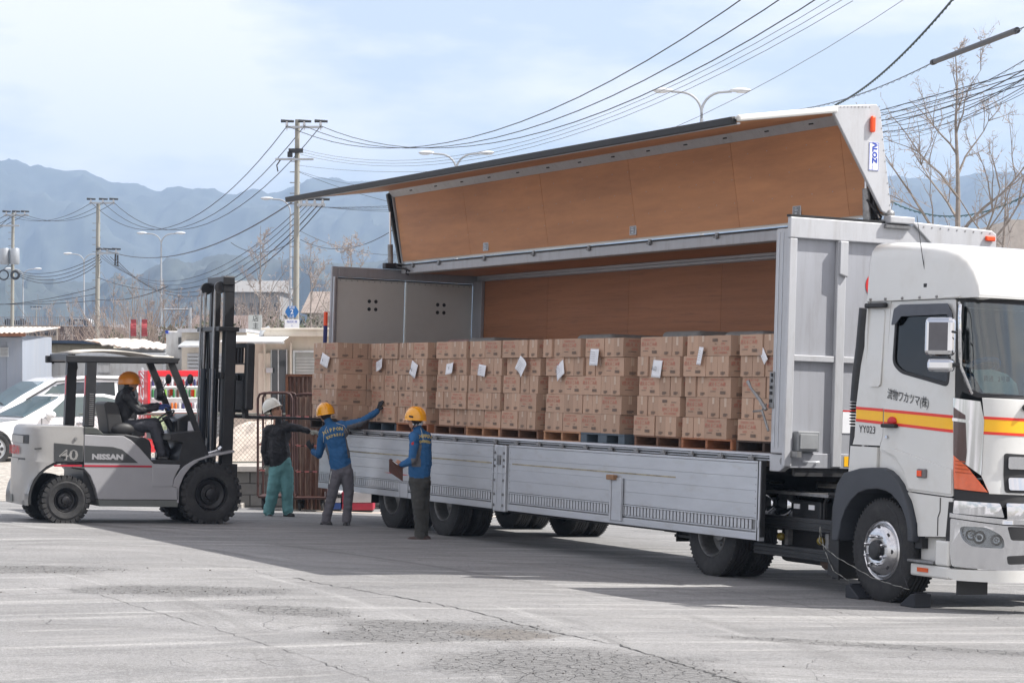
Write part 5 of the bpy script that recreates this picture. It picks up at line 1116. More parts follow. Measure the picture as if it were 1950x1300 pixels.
for si, (u0, v0_, pat) in enumerate(ST):
    nxt = ST[si + 1][0] if si < 10 and si > 0 else u0 + 1.12; wd = min(1.09, nxt - u0 - .012) if si else .98
    pallet(u0 - .015, v0_ - .01, wd, PK[si], '%s pallet under the %s load of cartons from the rear' % (PL[PK[si]], ORD[si]))
# sheets of paper stuck on the loads
random.seed(9)
PX = [(618, 686, .25, 'torn white paper tag on the first load, held out by the forklift'), (724, 694, -.3, 'crumpled white paper tag on the second load above the reaching glove'), (787, 703, .35, 'tilted white paper tag reading A6 on the third load'), (859, 701, -.15, 'folded white paper tag on the fourth load'), (917, 705, .1, 'small grey-white paper tag on the fifth load'), (994, 698, .6, 'white paper tag turned on its corner on the sixth load'), (1066, 705, -.5, 'white paper tag turned on its corner on the seventh load'), (1133, 680, .03, 'square white paper tag in the top row of the eighth load'), (1250, 702, .05, 'white paper tag reading A63 on the ninth load'), (1336, 678, .12, 'narrow rolled white paper tag on the tenth load'), (1453, 676, -.75, 'slanting white paper tag by the front post on the eleventh load')]
for i, (a, b, rot, lb_) in enumerate(PX):
    vp = (-.48 if i == 0 else .022); p = L(a, b, v=vp); wd, ht = (.30, .17) if i in (0,) else ((.22, .15) if i in (1, 3, 4) else ((.09, .20) if i in (9, 10) else (.21, .20)))
    mb = MB(); n = 6; curl = random.uniform(.012, .03)
    B = Matrix.Translation(p) @ Matrix.Rotation(rot, 4, 'Y')
    for j in range(n + 1):
        for k in range(n + 1): x, z = (k / n - .5) * wd, (j / n - .5) * ht; mb.v.append(tuple(B @ Vector((x, -curl * (2 * x / wd) ** 2 * (1 if i % 2 else -.2) - curl * (.5 - j / n) * 1.0, z))))
    for j in range(n):
        for k in range(n): mb.f.append([j * (n + 1) + k, j * (n + 1) + k + 1, (j + 1) * (n + 1) + k + 1, (j + 1) * (n + 1) + k]); mb.m.append(0)
    o = P('paper_tag', mb, [M_paper, M_ink], base=p, frame=TF, label=lb_, cat='paper tag', group='paper tags on the loads', smooth=True)
    sld = o.modifiers.new('th', 'SOLIDIFY'); sld.thickness = .0006
    s_ = {2: 'A6', 8: 'A63', 0: 'A', 3: 'V'}.get(i)
    if s_: tx = MB(); put_text(tx, s_, .075, B @ basis((0, -.034 if i != 0 else -.03, 0), (1, 0, 0), (0, 0, 1))); q = P('writing', tx, M_ink, o)
    else:
        tx = MB()
        for k in range(5): tx.box((-wd * .34, -.036, ht * (.3 - k * .13)), (wd * .3, -.0355, ht * (.3 - k * .13) + .004), 0, B)
        q = P('writing', tx, mat('faint print', (.3, .3, .34, 1), .8), o)
# quilted covers over the second row of loads, their rounded tops show above the cartons
M_quilt = mat('grey quilted cover', (.26, .26, .25, 1), .9, 0, .1, 8, .5, 14); M_quiltp = mat('dull pink cover', (.36, .25, .23, 1), .9, 0, .2, 5, .5, 14)
for i, (a, b, pk, top) in enumerate(((903, 935, 1, 644), (937, 938, 0, 643), (1098, 1165, 0, 637), (1258, 1328, 0, 631), (1376, 1455, 0, 631))):
    a, b = ((848, 890), (889, 938), (1096, 1163), (1258, 1330), (1376, 1452))[i]; top = (646, 643, 637, 631, 631)[i]
    p, q = L(a, top, v=1.3), L(b, top, v=1.3); zt = p[2]
    mb = MB(); n = 12
    o = P('covered_load', MB().box((p[0], 1.3, 1.378), (q[0], 2.3, zt)), M_quiltp if pk else M_quilt, label=('pink-patterned quilted cover', 'short grey quilted cover', 'grey quilted cover', 'grey quilted cover', 'grey quilted cover')[i] + ' behind the %s load of cartons' % ('fourth', 'fifth', 'eighth', 'ninth', 'tenth')[i], cat='covered load', group='covered loads behind the cartons', bev=.07, seg=4, frame=TF, base=((p[0] + q[0]) / 2, 1.8, 1.378))
# ================= FORKLIFT =================
M_sil = mat('silver forklift paint', (.36, .36, .375, 1), .32, .25, .04, 2, 0, 40, .22, (.2, .19, .18, 1), 2.2, coat=.3)
M_silw = mat('pale forklift paint', (.31, .305, .295, 1), .4, .15, .06, 2, .05, 30, .45, (.24, .22, .2, 1), 2.5, coat=.2)
M_charc = mat('charcoal panel', (.045, .048, .05, 1), .4, 0, .08, 4)
M_fblk = mat('forklift black', (.018, .019, .021, 1), .38, 0, .2, 6, .05, 60, .3, (.05, .048, .045, 1), 7)
M_lower = mat('grey green sill', (.13, .14, .13, 1), .5, 0, .1, 4)
UN, UFr, UC = -10.15, -11.35, -10.75
fk = thing('forklift', 'silver-grey forklift numbered 40 with black mast and lifted forks, driver aboard', 'forklift', (UC, -3.5, -.0335 * 0), TF)
def K(pts, u=UN): return Lvw(pts, u)
# counterweight: rounded plan, arch cut over the steering wheel
def cw_plan(vf, k=1.0):
    r = []
    for a in np.linspace(0, PI, 25):
        x = math.cos(a); y = math.sin(a); ex = 2 / 3.2
        r.append((UC + .60 * math.copysign(abs(x) ** ex, x), -4.70 - .36 * k * abs(y) ** ex))
    return [(UN, vf)] + r + [(UFr, vf)]
lv = []
for w_ in (.235, .30, .40, .50, .60, .70, .78, .83, .853):
    d = .54 ** 2 - (w_ - .33) ** 2; lv.append((w_, -4.505 - math.sqrt(max(d, .0)), .93 + .1 * min(1, (w_ - .2) / .3)))
lv += [(.856, -4.29, 1.0), (1.0, -4.29, 1.0), (1.20, -4.29, .99), (1.285, -4.29, .96), (1.325, -4.29, .86), (1.335, -4.29, .80)]
mb = MB()
for w_, vf, k in lv:
    vf = min(vf, -4.29)
    pl_ = cw_plan(-4.29, k); q = []
    for (u_, v_) in pl_:
        inset = 0 if w_ < 1.28 else (.015 if w_ < 1.33 else .05)
        u2 = UC + (u_ - UC) * (1 - inset); q.append((u2, min(v_, vf) if abs(u_ - UC) > .0 else v_, w_))
    mb.v += q
n = len(cw_plan(0))
for j in range(len(lv) - 1):
    for i in range(n): a = j * n + i; b = j * n + (i + 1) % n; mb.f.append([a, b, b + n, a + n]); mb.m.append(0)
mb.f.append(list(range(n))); mb.m.append(0); mb.f.append([(len(lv) - 1) * n + i for i in range(n)]); mb.m.append(0)
cw = P('counterweight', mb, M_silw, fk, smooth=50)
def cwp(t, w, off=.004):                                                   # point on the counterweight skin, t: 0 near side .. 1 far side
    i = t * 24; a = PI * t; x = math.cos(a); y = math.sin(a); ex = 2 / 3.2
    p = Vector((UC + .60 * math.copysign(abs(x) ** ex, x), -4.70 - .36 * abs(y) ** ex, w)); return p + Vector((x, -y, 0)).normalized() * off
def cw_patch(name, t0, t1, w0, w1, m, parent, off=.006, n=8):
    mb = MB()
    for i in range(n + 1):
        t = t0 + (t1 - t0) * i / n; mb.v += [tuple(cwp(t, w0, off)), tuple(cwp(t, w1, off)), tuple(cwp(t, w0, off - .03)), tuple(cwp(t, w1, off - .03))]
    for i in range(n):
        a = i * 4; mb.f += [[a, a + 4, a + 5, a + 1], [a + 1, a + 5, a + 7, a + 3], [a + 2, a, a + 4, a + 6][:4]]; mb.m += [0] * 3
    e = n * 4; mb.f += [[0, 1, 3, 2], [e, e + 1, e + 3, e + 2]]; mb.m += [0, 0]
    return P(name, mb, m, parent, smooth=40)
cw_patch('upper_opening', .30, .66, 1.08, 1.20, M_fblk, cw, .003); cw_patch('upper_louvre', .40, .66, 1.085, 1.185, M_silw, cw, .012)
cw_patch('lower_opening', .36, .68, .78, .88, M_fblk, cw, .003); cw_patch('lower_louvre', .48, .68, .79, .87, M_silw, cw, .012)
cw_patch('rear_slot', .55, .64, .50, .62, M_fblk, cw, .004); cw_patch('rear_slot', .55, .66, .26, .36, M_lower, cw, .004)
q0 = cwp(.52, .98, .012); B = basis(q0, (cwp(.46, .98) - cwp(.60, .98)), (0, 0, 1)); mb = MB(); put_text(mb, 'NISSAN', .17, B, bold=.004); P('rear_lettering', mb, M_red, cw)
P('dark_side_panel', MB().prism(K([(103, 843), (158, 848), (158, 879), (103, 878.5)]), 'x', UN - .02, UN + .006), M_charc, fk, bev=.002)
P('recess', MB().prism(K([(65, 853), (79, 852), (79, 855), (66, 856)]), 'x', UN, UN + .004), M_charc, cw)
def redline(a, b): P('red_stripe', MB().prism(K([(a[0], a[1]), (b[0], b[1]), (b[0], b[1] + 3.4), (a[0], a[1] + 3.4)]), 'x', UN - .01, UN + .006), mat('dark red stripe', S(165, 30, 50), .4), fk)
redline((103, 884.5), (156, 884.5)); redline((160, 884.7), (289, 886))
for s_, (a, b), sz in (('40', (131, 867), .20), ('NISSAN', (205, 870), .098)):
    p = L(a, b, u=UN + .009); mb = MB(); put_text(mb, s_, sz, basis(p, (0, 1, 0), (0, 0, 1)), bold=.003 if s_ == '40' else .006, xs=1.35)
    if s_ == '40':
        P('lettering', mb, M_silw, fk); m2 = MB(); put_text(m2, s_, sz, basis(L(a, b, u=UN + .011), (0, 1, 0), (0, 0, 1)), bold=-.009, xs=1.35); P('lettering_core', m2, M_charc, fk)
    else: P('lettering', mb, M_sil, fk)
P('bolt', MB().cyl((UN - .01, -4.41, 1.165), (UN + .02, -4.41, 1.165), .022, 12), M_steel, cw, smooth=True)
# body side panels
side = [(160.5, 827), (200, 829), (236, 830), (250, 838), (264, 850), (293, 883), (344, 884.5), (330, 915), (329, 927), (341, 928), (341, 951), (187, 950), (182, 930), (172, 905), (160.5, 892)]
bp_ = P('body_panel', MB().prism(K(side), 'x', UC + .02, UN), M_sil, fk, bev=.008); P('body_panel', MB().prism(K(side), 'x', UFr, UC - .02), M_sil, fk, bev=.008)
P('dark_side_panel', MB().prism(K([(161.5, 847.5), (215, 850.5), (232, 855), (243, 864), (263, 881), (161.5, 880)]), 'x', UN - .02, UN + .005), M_charc, fk, bev=.002)
P('step_panel', MB().prism(K([(290, 889), (343, 889), (332, 905), (328, 926), (290, 926)]), 'x', UN - .01, UN + .006), M_sil, fk, bev=.004)
P('sill', MB().prism(K([(187, 951), (341, 952), (338, 965), (190, 963.5)]), 'x', UFr, UN - .005), M_lower, fk, bev=.004)
P('seam', MB().box((UN - .3, -4.2925, .86), (UN + .001, -4.2845, 1.33)), M_fblk, fk)
P('arch_liner', MB().prism([(-4.505 + .53 * math.cos(a), .33 + .53 * math.sin(a)) for a in np.linspace(-.15, PI + .15, 20)] + [(-4.505 + .50 * math.cos(a), .33 + .50 * math.sin(a)) for a in np.linspace(PI + .15, -.15, 20)], 'x', UFr + .06, UN - .012), M_fblk, fk)
P('plinth', MB().prism(K([(160, 813), (177, 813), (186, 815), (198, 826), (236, 830), (160, 826)]), 'x', UFr + .04, UN - .01), mat('dark plinth', (.06, .065, .06, 1), .5), fk, bev=.01)
P('seat_hood', MB().prism(K([(198, 826), (240, 826), (277, 833), (286, 838), (289, 848), (289, 881), (262, 850), (236, 833)]), 'x', UFr + .03, UN - .012), M_fblk, fk, bev=.02)
P('frame', MB().box((UFr + .12, -4.25, .30), (UN - .12, -2.0, .85)), M_fblk, fk)
P('floor_plate', MB().prism(K([(286, 875), (345, 876), (345, 884), (286, 883)]), 'x', UFr + .02, UN - .01), M_fblk, fk)
# front fender band and cowl
fen = [(341, 957), (341.5, 928), (350, 906), (363, 889), (378, 877.5), (398, 870.5), (447, 861), (446.5, 856.5), (396, 867), (371, 875.5), (353, 886), (345, 893), (332, 912), (329, 927), (336, 927), (337, 957)]
P('fender', MB().prism(K(fen), 'x', UN - .34, UN), M_sil, fk, bev=.006); P('fender', MB().prism(K(fen), 'x', UFr, UFr + .34), M_sil, fk, bev=.006)
P('front_cowl', MB().prism(K([(343, 893), (343, 868), (350, 842), (327, 838), (327, 826), (360, 822), (384, 820), (392, 870), (372, 876), (352, 888)]), 'x', UFr + .05, UN - .04), M_fblk, fk, bev=.02)
P('dash', MB().prism(K([(328, 798), (350, 787), (358, 800), (370, 838), (350, 842), (328, 828)], u=UC), 'x', UC - .28, UC + .2), M_fblk, fk, bev=.03)
P('steering_column', MB().tube([L(336, 830, u=UC), L(316, 796, u=UC)], .05, 10), M_fblk, fk, smooth=True)
sw = L(314, 793, u=UC); P('steering_wheel', MB().lathe([(.155 + .014 * math.cos(a), .014 * math.sin(a)) for a in np.linspace(0, 2 * PI, 9)], (0, 0, 0), 'z', 24, 0, Matrix.Translation(sw) @ Matrix.Rotation(.65, 4, 'X')).cyl(sw, sw + Vector((0, .02, -.05)), .05, 10), M_fblk, fk, smooth=True)
P('lever', MB().cyl(L(322, 800, u=UC + .35), L(316, 778, u=UC + .35), .01, 6).ball(L(316, 778, u=UC + .35), .022), M_fblk, fk, smooth=True)
P('document', MB().prism(K([(358, 802), (369, 801), (369, 819), (357, 821)], u=UC + .25), 'x', UC + .25, UC + .254), M_paper, fk)
# overhead guard
gd = P('overhead_guard', MB().prism(K([(126, 676), (343, 681), (343, 684), (335, 692), (163, 690), (126, 690)], u=UN - .06), 'x', UN - .12, UN - .05), M_fblk, fk, bev=.012)
P('guard_beam', MB().prism(K([(126, 676), (343, 681), (343, 684), (335, 692), (163, 690), (126, 690)], u=UN - .06), 'x', UFr + .05, UFr + .12), M_fblk, gd, bev=.012)
zt = 2.335; vr, vfr = L(165, 681, u=UN - .06)[1], L(343, 681, u=UN - .06)[1]
P('guard_crossbar', MB().box((UFr + .12, vr - .24, zt - .10), (UN - .12, vr - .14, zt)).box((UFr + .12, vfr - .06, zt - .09), (UN - .12, vfr, zt - .01)), M_fblk, gd, bev=.01)
mb = MB(); NN = 10
for i in range(NN + 1):
    k = i / NN; v_ = vr - .18 + (vfr - vr + .1) * k; h = zt + .01 + .055 * math.sin(PI * min(1, k * 1.25)) ** .7 * (1 if k < .8 else .8)
    for u_ in (UFr + .10, UC, UN - .10): mb.v.append((u_, v_, h + (.02 if u_ == UC else 0)))
for i in range(NN):
    for j in range(2): mb.f.append([i * 3 + j, i * 3 + j + 1, i * 3 + j + 4, i * 3 + j + 3]); mb.m.append(0)
rp = P('roof_panel', mb, mat('cream roof sheet', (.50, .47, .42, 1), .6, 0, .1, 4), fk, smooth=True); q = rp.modifiers.new('t', 'SOLIDIFY'); q.thickness = .02
for uu in (UN - .115, UFr + .115):
    near = uu > UC; g = (lambda a, b: L(a, b, u=UN - .115)); s1 = 1 if near else -1
    P('rear_pillar', MB().prism(K([(164, 682), (183, 682), (177.5, 813), (158, 812)], u=UN - .115), 'x', uu - .04, uu + .06), M_fblk, fk, bev=.012)
    P('front_pillar', MB().prism(K([(318, 690), (332, 690), (345, 720), (352, 740), (394, 858), (396, 870), (384, 870), (377, 838), (344, 752)], u=UN - .115), 'x', uu - .03, uu + .03), M_fblk, fk, bev=.01)
    P('tail_lamp', MB().prism(K([(161, 715), (164, 714), (163.5, 752), (160, 753)], u=UN - .115), 'x', uu - .02, uu + .04), mat('red lamp', S(190, 20, 30), .2, coat=1), fk, bev=.01)
    p = L(362, 722, u=UN - .115); p.x = uu; P('round_mirror', MB().ball(p, (.06, .045, .075)).cyl(p, p + Vector((0, -.07, -.12)), .009, 6), M_rubn, fk, smooth=True)
    p = L(367, 748, u=UN - .115); p.x = uu; P('turn_lamp', MB().box(p - Vector((.035, .03, .05)), p + Vector((.035, .02, .05))), M_orange, fk, bev=.012)
p = L(296, 750, u=UFr + .1); P('head_lamp', MB().lathe([(0, 0), (.08, 0), (.10, .05), (.10, .09), (.085, .095), (0, .08)], p, 'y', 20), M_fblk, fk, smooth=30); P('lamp_lens', MB().lathe([(0, 0), (.082, 0), (.082, .01), (0, .01)], p + Vector((0, .092, 0)), 'y', 20), M_chrome, fk)
P('pillar_cable', MB().tube([L(146, 690, u=UFr + .1), L(147, 700, u=UFr + .1), L(142, 715, u=UFr + .1), L(140, 722, u=UFr + .1)], .012, 6), M_rubn, fk, smooth=True)
for i in range(12): pass
sb = MB()
for i in range(16): z = 1.36 + i * .028; sb.box((UN - .054, L(172, 780, u=UN - .1)[1] - .03, z), (UN - .050, L(172, 780, u=UN - .1)[1] + .03, z + .010))
P('guard_slots', sb, M_steel, fk, kind='stuff')
for w_ in (.40, .78): pass
# seat
P('seat_back', MB().prism(K([(189, 768), (196, 764), (209, 765), (216, 771), (222, 795), (226, 820), (197, 824), (194, 796)], u=UC), 'x', UC - .24, UC + .24), mat('worn seat vinyl', (.035, .035, .036, 1), .5, 0, .1, 6), fk, bev=.045, seg=3)
P('seat_cushion', MB().prism(K([(200, 812), (262, 812), (268, 818), (266, 830), (200, 832)], u=UC), 'x', UC - .25, UC + .25), MATS['worn seat vinyl'], fk, bev=.035, seg=3)
P('arm_pouch', MB().ball(L(234, 818, u=UC + .30), (.06, .17, .10)), M_rubn, fk, smooth=True)
# mast
ma = link(bpy.data.objects.new('mast', None)); ma.parent = fk; OFF[ma.name] = OFF[fk.name]
va, vb = -2.22, -2.06; un, uf = UN - .20, UFr + .20
for u_, s_ in ((un, 1), (uf, -1)):
    P('outer_channel', MB().box((u_ - .05, va, .25), (u_ + .04, vb, 2.78)), M_fblk, ma, bev=.006)
    ui = u_ - s_ * .11
    P('inner_channel', MB().box((ui - .045, va + .01, .40), (ui + .035, vb - .005, 3.46)), M_fblk, ma, bev=.006)
    uc = u_ - s_ * .20
    P('lift_cylinder', MB().cyl((uc, va - .10, .30), (uc, va - .10, 2.20), .045, 14), mat('dark blue grey cylinder', (.04, .05, .065, 1), .35), ma, smooth=True)
    P('lift_piston', MB().cyl((uc, va - .10, 2.20), (uc, va - .10, 3.30), .018, 12), M_steel, ma, smooth=True)
    P('lift_chain', MB().box((ui - .02, va - .14, 1.0), (ui + .02, va - .125, 3.34)), M_steel, ma)
    P('chain_sheave', MB().lathe([(0, -.02), (.085, -.02), (.085, .02), (0, .02)], (ui, va - .06, 3.36), 'x', 18), M_fblk, ma, smooth=30)
    P('tilt_cylinder', MB().cyl((u_ - s_ * .02, -2.62, .93), (u_ - s_ * .02, -2.42, .99), .055, 14), M_fblk, ma, smooth=True)
    P('tilt_rod', MB().cyl((u_ - s_ * .02, -2.42, .99), (u_ - s_ * .02, -2.24, 1.045), .02, 10).cyl((u_ - s_ * .02, -2.26, 1.04), (u_ - s_ * .02, va, 1.08), .045, 10), M_chrome, ma, smooth=True)
P('top_crossbar', MB().box((uf + .05, va - .03, 3.40), (un - .05, vb - .02, 3.52)).box((un - .20, va - .02, 3.30), (un - .07, vb - .01, 3.53)), M_fblk, ma, bev=.01)
P('middle_crossbar', MB().box((uf - .08, va - .12, 2.735), (un + .07, vb + .03, 2.80)), M_fblk, ma, bev=.008)
P('middle_gusset', MB().prism([(uf - .04, 2.73), (uf + .16, 2.73), (uf + .10, 2.20), (uf + .03, 2.20)], 'y', va - .10, va - .04).prism([(un - .34, 2.73), (un - .12, 2.73), (un - .2, 2.16), (un - .26, 2.16)], 'y', va - .11, va - .05), M_fblk, ma, bev=.008)
P('lower_crossbar', MB().box((uf - .04, va - .05, 2.06), (un + .02, va - .005, 2.15)).box((uf, va, .55), (un, vb, .75)), M_fblk, ma, bev=.006)
P('label_plate', MB().box((un - .03, va - .006, .66), (un + .02, va - .0005, .76)).box((un - .10, va - .106, .90), (un - .01, va - .10, .96)), M_paper, ma)
P('hydraulic_hose', MB().tube([(UC, va - .05, 2.7), (UC + .03, va - .06, 2.0), (UC, va - .05, 1.4), (UC + .05, va - .1, .9)], .015, 6).tube([(UC - .1, va - .05, 2.7), (UC - .08, va - .06, 2.0), (UC - .1, va - .05, 1.2)], .015, 6), M_rubn, ma, smooth=True)
# carriage, load backrest, forks
ca = link(bpy.data.objects.new('carriage', None)); ca.parent = fk; OFF[ca.name] = OFF[fk.name]
cv = -1.92
P('backrest_post', MB().box((un + .04, cv - .02, 1.62), (un + .14, cv + .12, 2.58)), M_fblk, ca, bev=.03)
P('backrest_post', MB().box((uf - .14, cv - .02, 1.62), (uf - .04, cv + .12, 2.58)), M_fblk, ca, bev=.03)
P('backrest_rail', MB().box((uf - .04, cv, 2.51), (un + .04, cv + .06, 2.58)).box((uf - .04, cv, 2.27), (un + .04, cv + .05, 2.29)), M_fblk, ca, bev=.008)
for i in range(5): u_ = uf + .10 + i * .13; P('backrest_bar', MB().box((u_, cv + .01, 2.29), (u_ + .045, cv + .045, 2.51)), M_fblk, ca, bev=.004)
P('fork_bar', MB().box((uf - .04, cv - .03, 2.03), (un + .04, cv + .06, 2.15)).box((uf - .04, cv - .03, 1.58), (un + .04, cv + .06, 1.68)), M_fblk, ca, bev=.01)
P('carriage_plate', MB().box((un - .24, vb, 1.58), (un - .14, cv - .03, 2.12)).box((uf + .14, vb, 1.58), (uf + .24, cv - .03, 2.12)).box((un - .05, cv - .12, 1.62), (un + .02, cv + .02, 2.04)), mat('scuffed steel black', (.05, .052, .055, 1), .5, .2, .2, 8), ca, bev=.01)
P('valve_hose', MB().tube([(un - .3, cv, 2.05), (un - .25, cv + .06, 1.9), (un - .3, cv + .05, 1.72)], .012, 6), M_rubn, ca, smooth=True)
for uu in (UC + .28, UC - .28):
    P('fork', MB().prism([(cv + .06, 1.50), (cv + .06, 2.12), (cv + .11, 2.12), (cv + .115, 1.545), (-.45, 1.53), (-.42, 1.51), (cv + .10, 1.495)], 'x', uu - .065, uu + .065), M_fblk, ca, bev=.006)
# wheels
def fl_wheel(u, v, R, w, hub, flip=False):
    e = link(bpy.data.objects.new('wheel', None)); e.parent = fk; OFF[e.name] = OFF[fk.name]
    rot = Matrix.Rotation(PI / 2, 4, 'Z') if not flip else Matrix.Rotation(-PI / 2, 4, 'Z')  # tyre axis runs across the truck of the forklift
    ti = tyre_mesh(R, w, hub, knob=True); M_ = Matrix.Translation((u, v, R - .012)) @ (Matrix.Rotation(PI / 2, 4, 'Z') if not flip else Matrix.Rotation(-PI / 2, 4, 'Z'))
    a = MB(); a.add(ti.v, ti.f, 0, M_); P('tyre', a, M_rub, e, smooth=35)
    r = MB().lathe([(hub + .004, .03), (hub - .01, .02), (hub - .02, .03), (hub - .03, .07), (hub * .62, .085), (hub * .6, .05), (hub * .36, .045), (hub * .34, .0), (hub * .2, -.01), (0, -.01)], (0, 0, 0), 'y', 32)
    for i in range(8): an = 2 * PI * i / 8; r.cyl((hub * .48 * math.cos(an), .03, hub * .48 * math.sin(an)), (hub * .48 * math.cos(an), .055, hub * .48 * math.sin(an)), .014, 6)
    a = MB(); a.add(r.v, r.f, 0, M_); P('rim', a, mat('black rim', (.012, .012, .014, 1), .35), e, smooth=35)
    return e
fl_wheel(UN + .03, -2.425, .435, .30, .235); fl_wheel(UFr - .03, -2.425, .435, .30, .235, True)
fl_wheel(UN - .03, -4.505, .325, .22, .165); fl_wheel(UFr + .03, -4.505, .325, .22, .165, True)
P('axle', MB().cyl((UFr + .1, -2.425, .42), (UN - .1, -2.425, .42), .10, 12).cyl((UFr + .1, -4.505, .32), (UN - .1, -4.505, .32), .06, 12), M_fblk, fk)
# ================= PEOPLE =================
M_skin = mat('skin', (.50, .27, .18, 1), .55, 0, .08, 10); M_hair = mat('black hair', (.015, .012, .011, 1), .6)
M_bj = mat('blue work jacket', (.018, .105, .26, 1), .8, 0, .12, 7, 2.5, 9); M_gp = mat('grey jacket panel', (.13, .13, .14, 1), .85, 0, .1, 7, 2, 9)
M_gt = mat('grey work trousers', (.125, .12, .135, 1), .9, 0, .12, 7, 3, 8); M_kt = mat('dark olive grey trousers', (.052, .052, .048, 1), .9, 0, .12, 7, 3, 8)
M_bk = mat('black jacket', (.012, .012, .015, 1), .6, 0, .3, 8, 3, 9); M_tt = mat('teal trousers', (.14, .33, .34, 1), .85, 0, .08, 6, 3, 7)
M_gl = mat('dark glove', (.014, .015, .018, 1), .8); M_glw = mat('grey glove', (.30, .31, .27, 1), .85); M_glb = mat('blue glove', (.01, .035, .16, 1), .7)
M_sh = mat('black shoe', (.012, .011, .011, 1), .3); M_shb = mat('brown shoe', (.06, .035, .03, 1), .45); M_dt = mat('dark navy trousers', (.05, .052, .062, 1), .85, 0, .15, 7, 3, 8)
M_hy = mat('yellow helmet', S(240, 165, 10), .25, 0, .03, 3, coat=.6); M_hw = mat('white helmet', (.72, .70, .62, 1), .3, 0, .03, 3, coat=.5); M_ho = mat('orange helmet', S(225, 135, 25), .3, 0, .03, 3, coat=.5)
class Fig:
    def __init__(s, Y, s0=None): s.Y = Y; s.pr = []
    def p(s, x, y, d=0.0): return W(x, y, s.Y + d)
    def cap(s, a, b, ra, rb, m, fa=1.0, ax=None, bend=0):
        """tapered limb from a to b; fa flattens it along axis ax"""
        s.pr.append(('c', Vector(a), Vector(b), ra, rb, m, fa, Vector(ax).normalized() if ax else None))
    def ell(s, c, r, m, R=None): s.pr.append(('e', Vector(c), r, m, R or Matrix.Identity(3)))
    def build(s, parent_thing, voxel=.012, paint=()):
        mb = MB()
        for q in s.pr:
            if q[0] == 'c':
                _, a, b, ra, rb, m, fa, ax = q; d = b - a; n = 14; N = 10; ln = d.length; dn = d / ln if ln > 1e-6 else Vector((0, 0, 1))
                x = (ax - dn * ax.dot(dn)).normalized() if ax is not None else dn.orthogonal().normalized(); y = dn.cross(x); rows = []
                for i in range(6): t = PI / 2 * i / 5; rows.append((-ra * math.cos(t) * .9, ra * math.sin(t) + 1e-4))
                for i in range(1, N): rows.append((ln * i / N, ra + (rb - ra) * i / N))
                for i in range(6): t = PI / 2 * i / 5; rows.append((ln + rb * math.sin(t) * .9, rb * math.cos(t) + 1e-4))
                vs = []; fs = []
                for h, r in rows:
                    for k in range(n): an = 2 * PI * k / n; vs.append(a + dn * h + x * (math.cos(an) * r * fa) + y * (math.sin(an) * r))
                R = len(rows)
                for i in range(R - 1):
                    for k in range(n): fs.append((i * n + k, i * n + (k + 1) % n, (i + 1) * n + (k + 1) % n, (i + 1) * n + k))
                fs.append(tuple(reversed(range(n)))); fs.append(tuple(range((R - 1) * n, R * n))); mb.add(vs, fs)
            else:
                _, c, r, m, R = q; M_ = Matrix.Translation(c) @ R.to_4x4(); mb.ball((0, 0, 0), r, n=18, m=12, M=M_)
        base = OFF[parent_thing.name]; me = bpy.data.meshes.new('body'); me.from_pydata([tuple(Vector(v) - base) for v in mb.v], [], mb.f)
        o = link(bpy.data.objects.new('body', me)); o.parent = parent_thing
        r = o.modifiers.new('r', 'REMESH'); r.mode = 'VOXEL'; r.voxel_size = voxel; r.use_smooth_shade = True
        sm = o.modifiers.new('s', 'SMOOTH'); sm.iterations = 4; sm.factor = .5
        dg = bpy.context.evaluated_depsgraph_get(); ev_ = o.evaluated_get(dg); nm = bpy.data.meshes.new_from_object(ev_); o.modifiers.clear(); o.data = nm; bpy.data.meshes.remove(me)
        # fabric folds and cloth zones by nearest limb
        co = np.zeros(len(nm.vertices) * 3); nm.vertices.foreach_get('co', co); co = co.reshape(-1, 3) + np.array(base); 
        ms = []; D = []
        for q in s.pr:
            if q[0] == 'c':
                _, a, b, ra, rb, m, fa, ax = q; a_, b_ = np.array(a), np.array(b); d = b_ - a_; t = np.clip(((co - a_) @ d) / max(1e-9, d @ d), 0, 1); c = a_ + t[:, None] * d; rad = ra + (rb - ra) * t
                df = co - c
                if ax is not None and fa != 1: axn = np.array(ax); k = df @ axn; df = df + np.outer(k * (1 / fa - 1), axn)
                D.append(np.linalg.norm(df, axis=1) - rad)
            else:
                _, c, r_, m, R = q; Ri = np.array(R.transposed()); l_ = (co - np.array(c)) @ Ri.T / np.array(r_); D.append((np.linalg.norm(l_, axis=1) - 1) * min(r_))
            ms.append(m)
        D = np.array(D); near = np.argmin(D, axis=0); mats_ = []
        for m in ms + [pp[1] for pp in paint]:
            if m not in mats_: mats_.append(m)
        for m in mats_: nm.materials.append(m)
        idx = np.array([mats_.index(m) for m in ms])[near]
        for fn, m in paint:
            sel = np.array([fn(Vector(c), ms[near[i]]) for i, c in enumerate(co)]); idx[sel] = mats_.index(m)
        cloth = {M_bj, M_gp, M_gt, M_kt, M_bk, M_tt, M_dt}
        no = np.zeros(len(co) * 3); nm.vertices.foreach_get('normal', no); no = no.reshape(-1, 3)
        for i in range(len(co)):
            if mats_[idx[i]] in cloth:
                c = co[i]; f = mnoise.noise(Vector((c[0] * 9, c[1] * 9, c[2] * 16))) * .007 + mnoise.noise(Vector((c[0] * 22, c[1] * 22, c[2] * 34 + c[0] * 20))) * .006
                co[i] += no[i] * f
        nm.vertices.foreach_set('co', (co - np.array(base)).ravel())
        pi = [int(idx[p.vertices[0]]) for p in nm.polygons]; nm.polygons.foreach_set('material_index', pi); nm.update()
        s.o = o; s.mesh = nm; return o
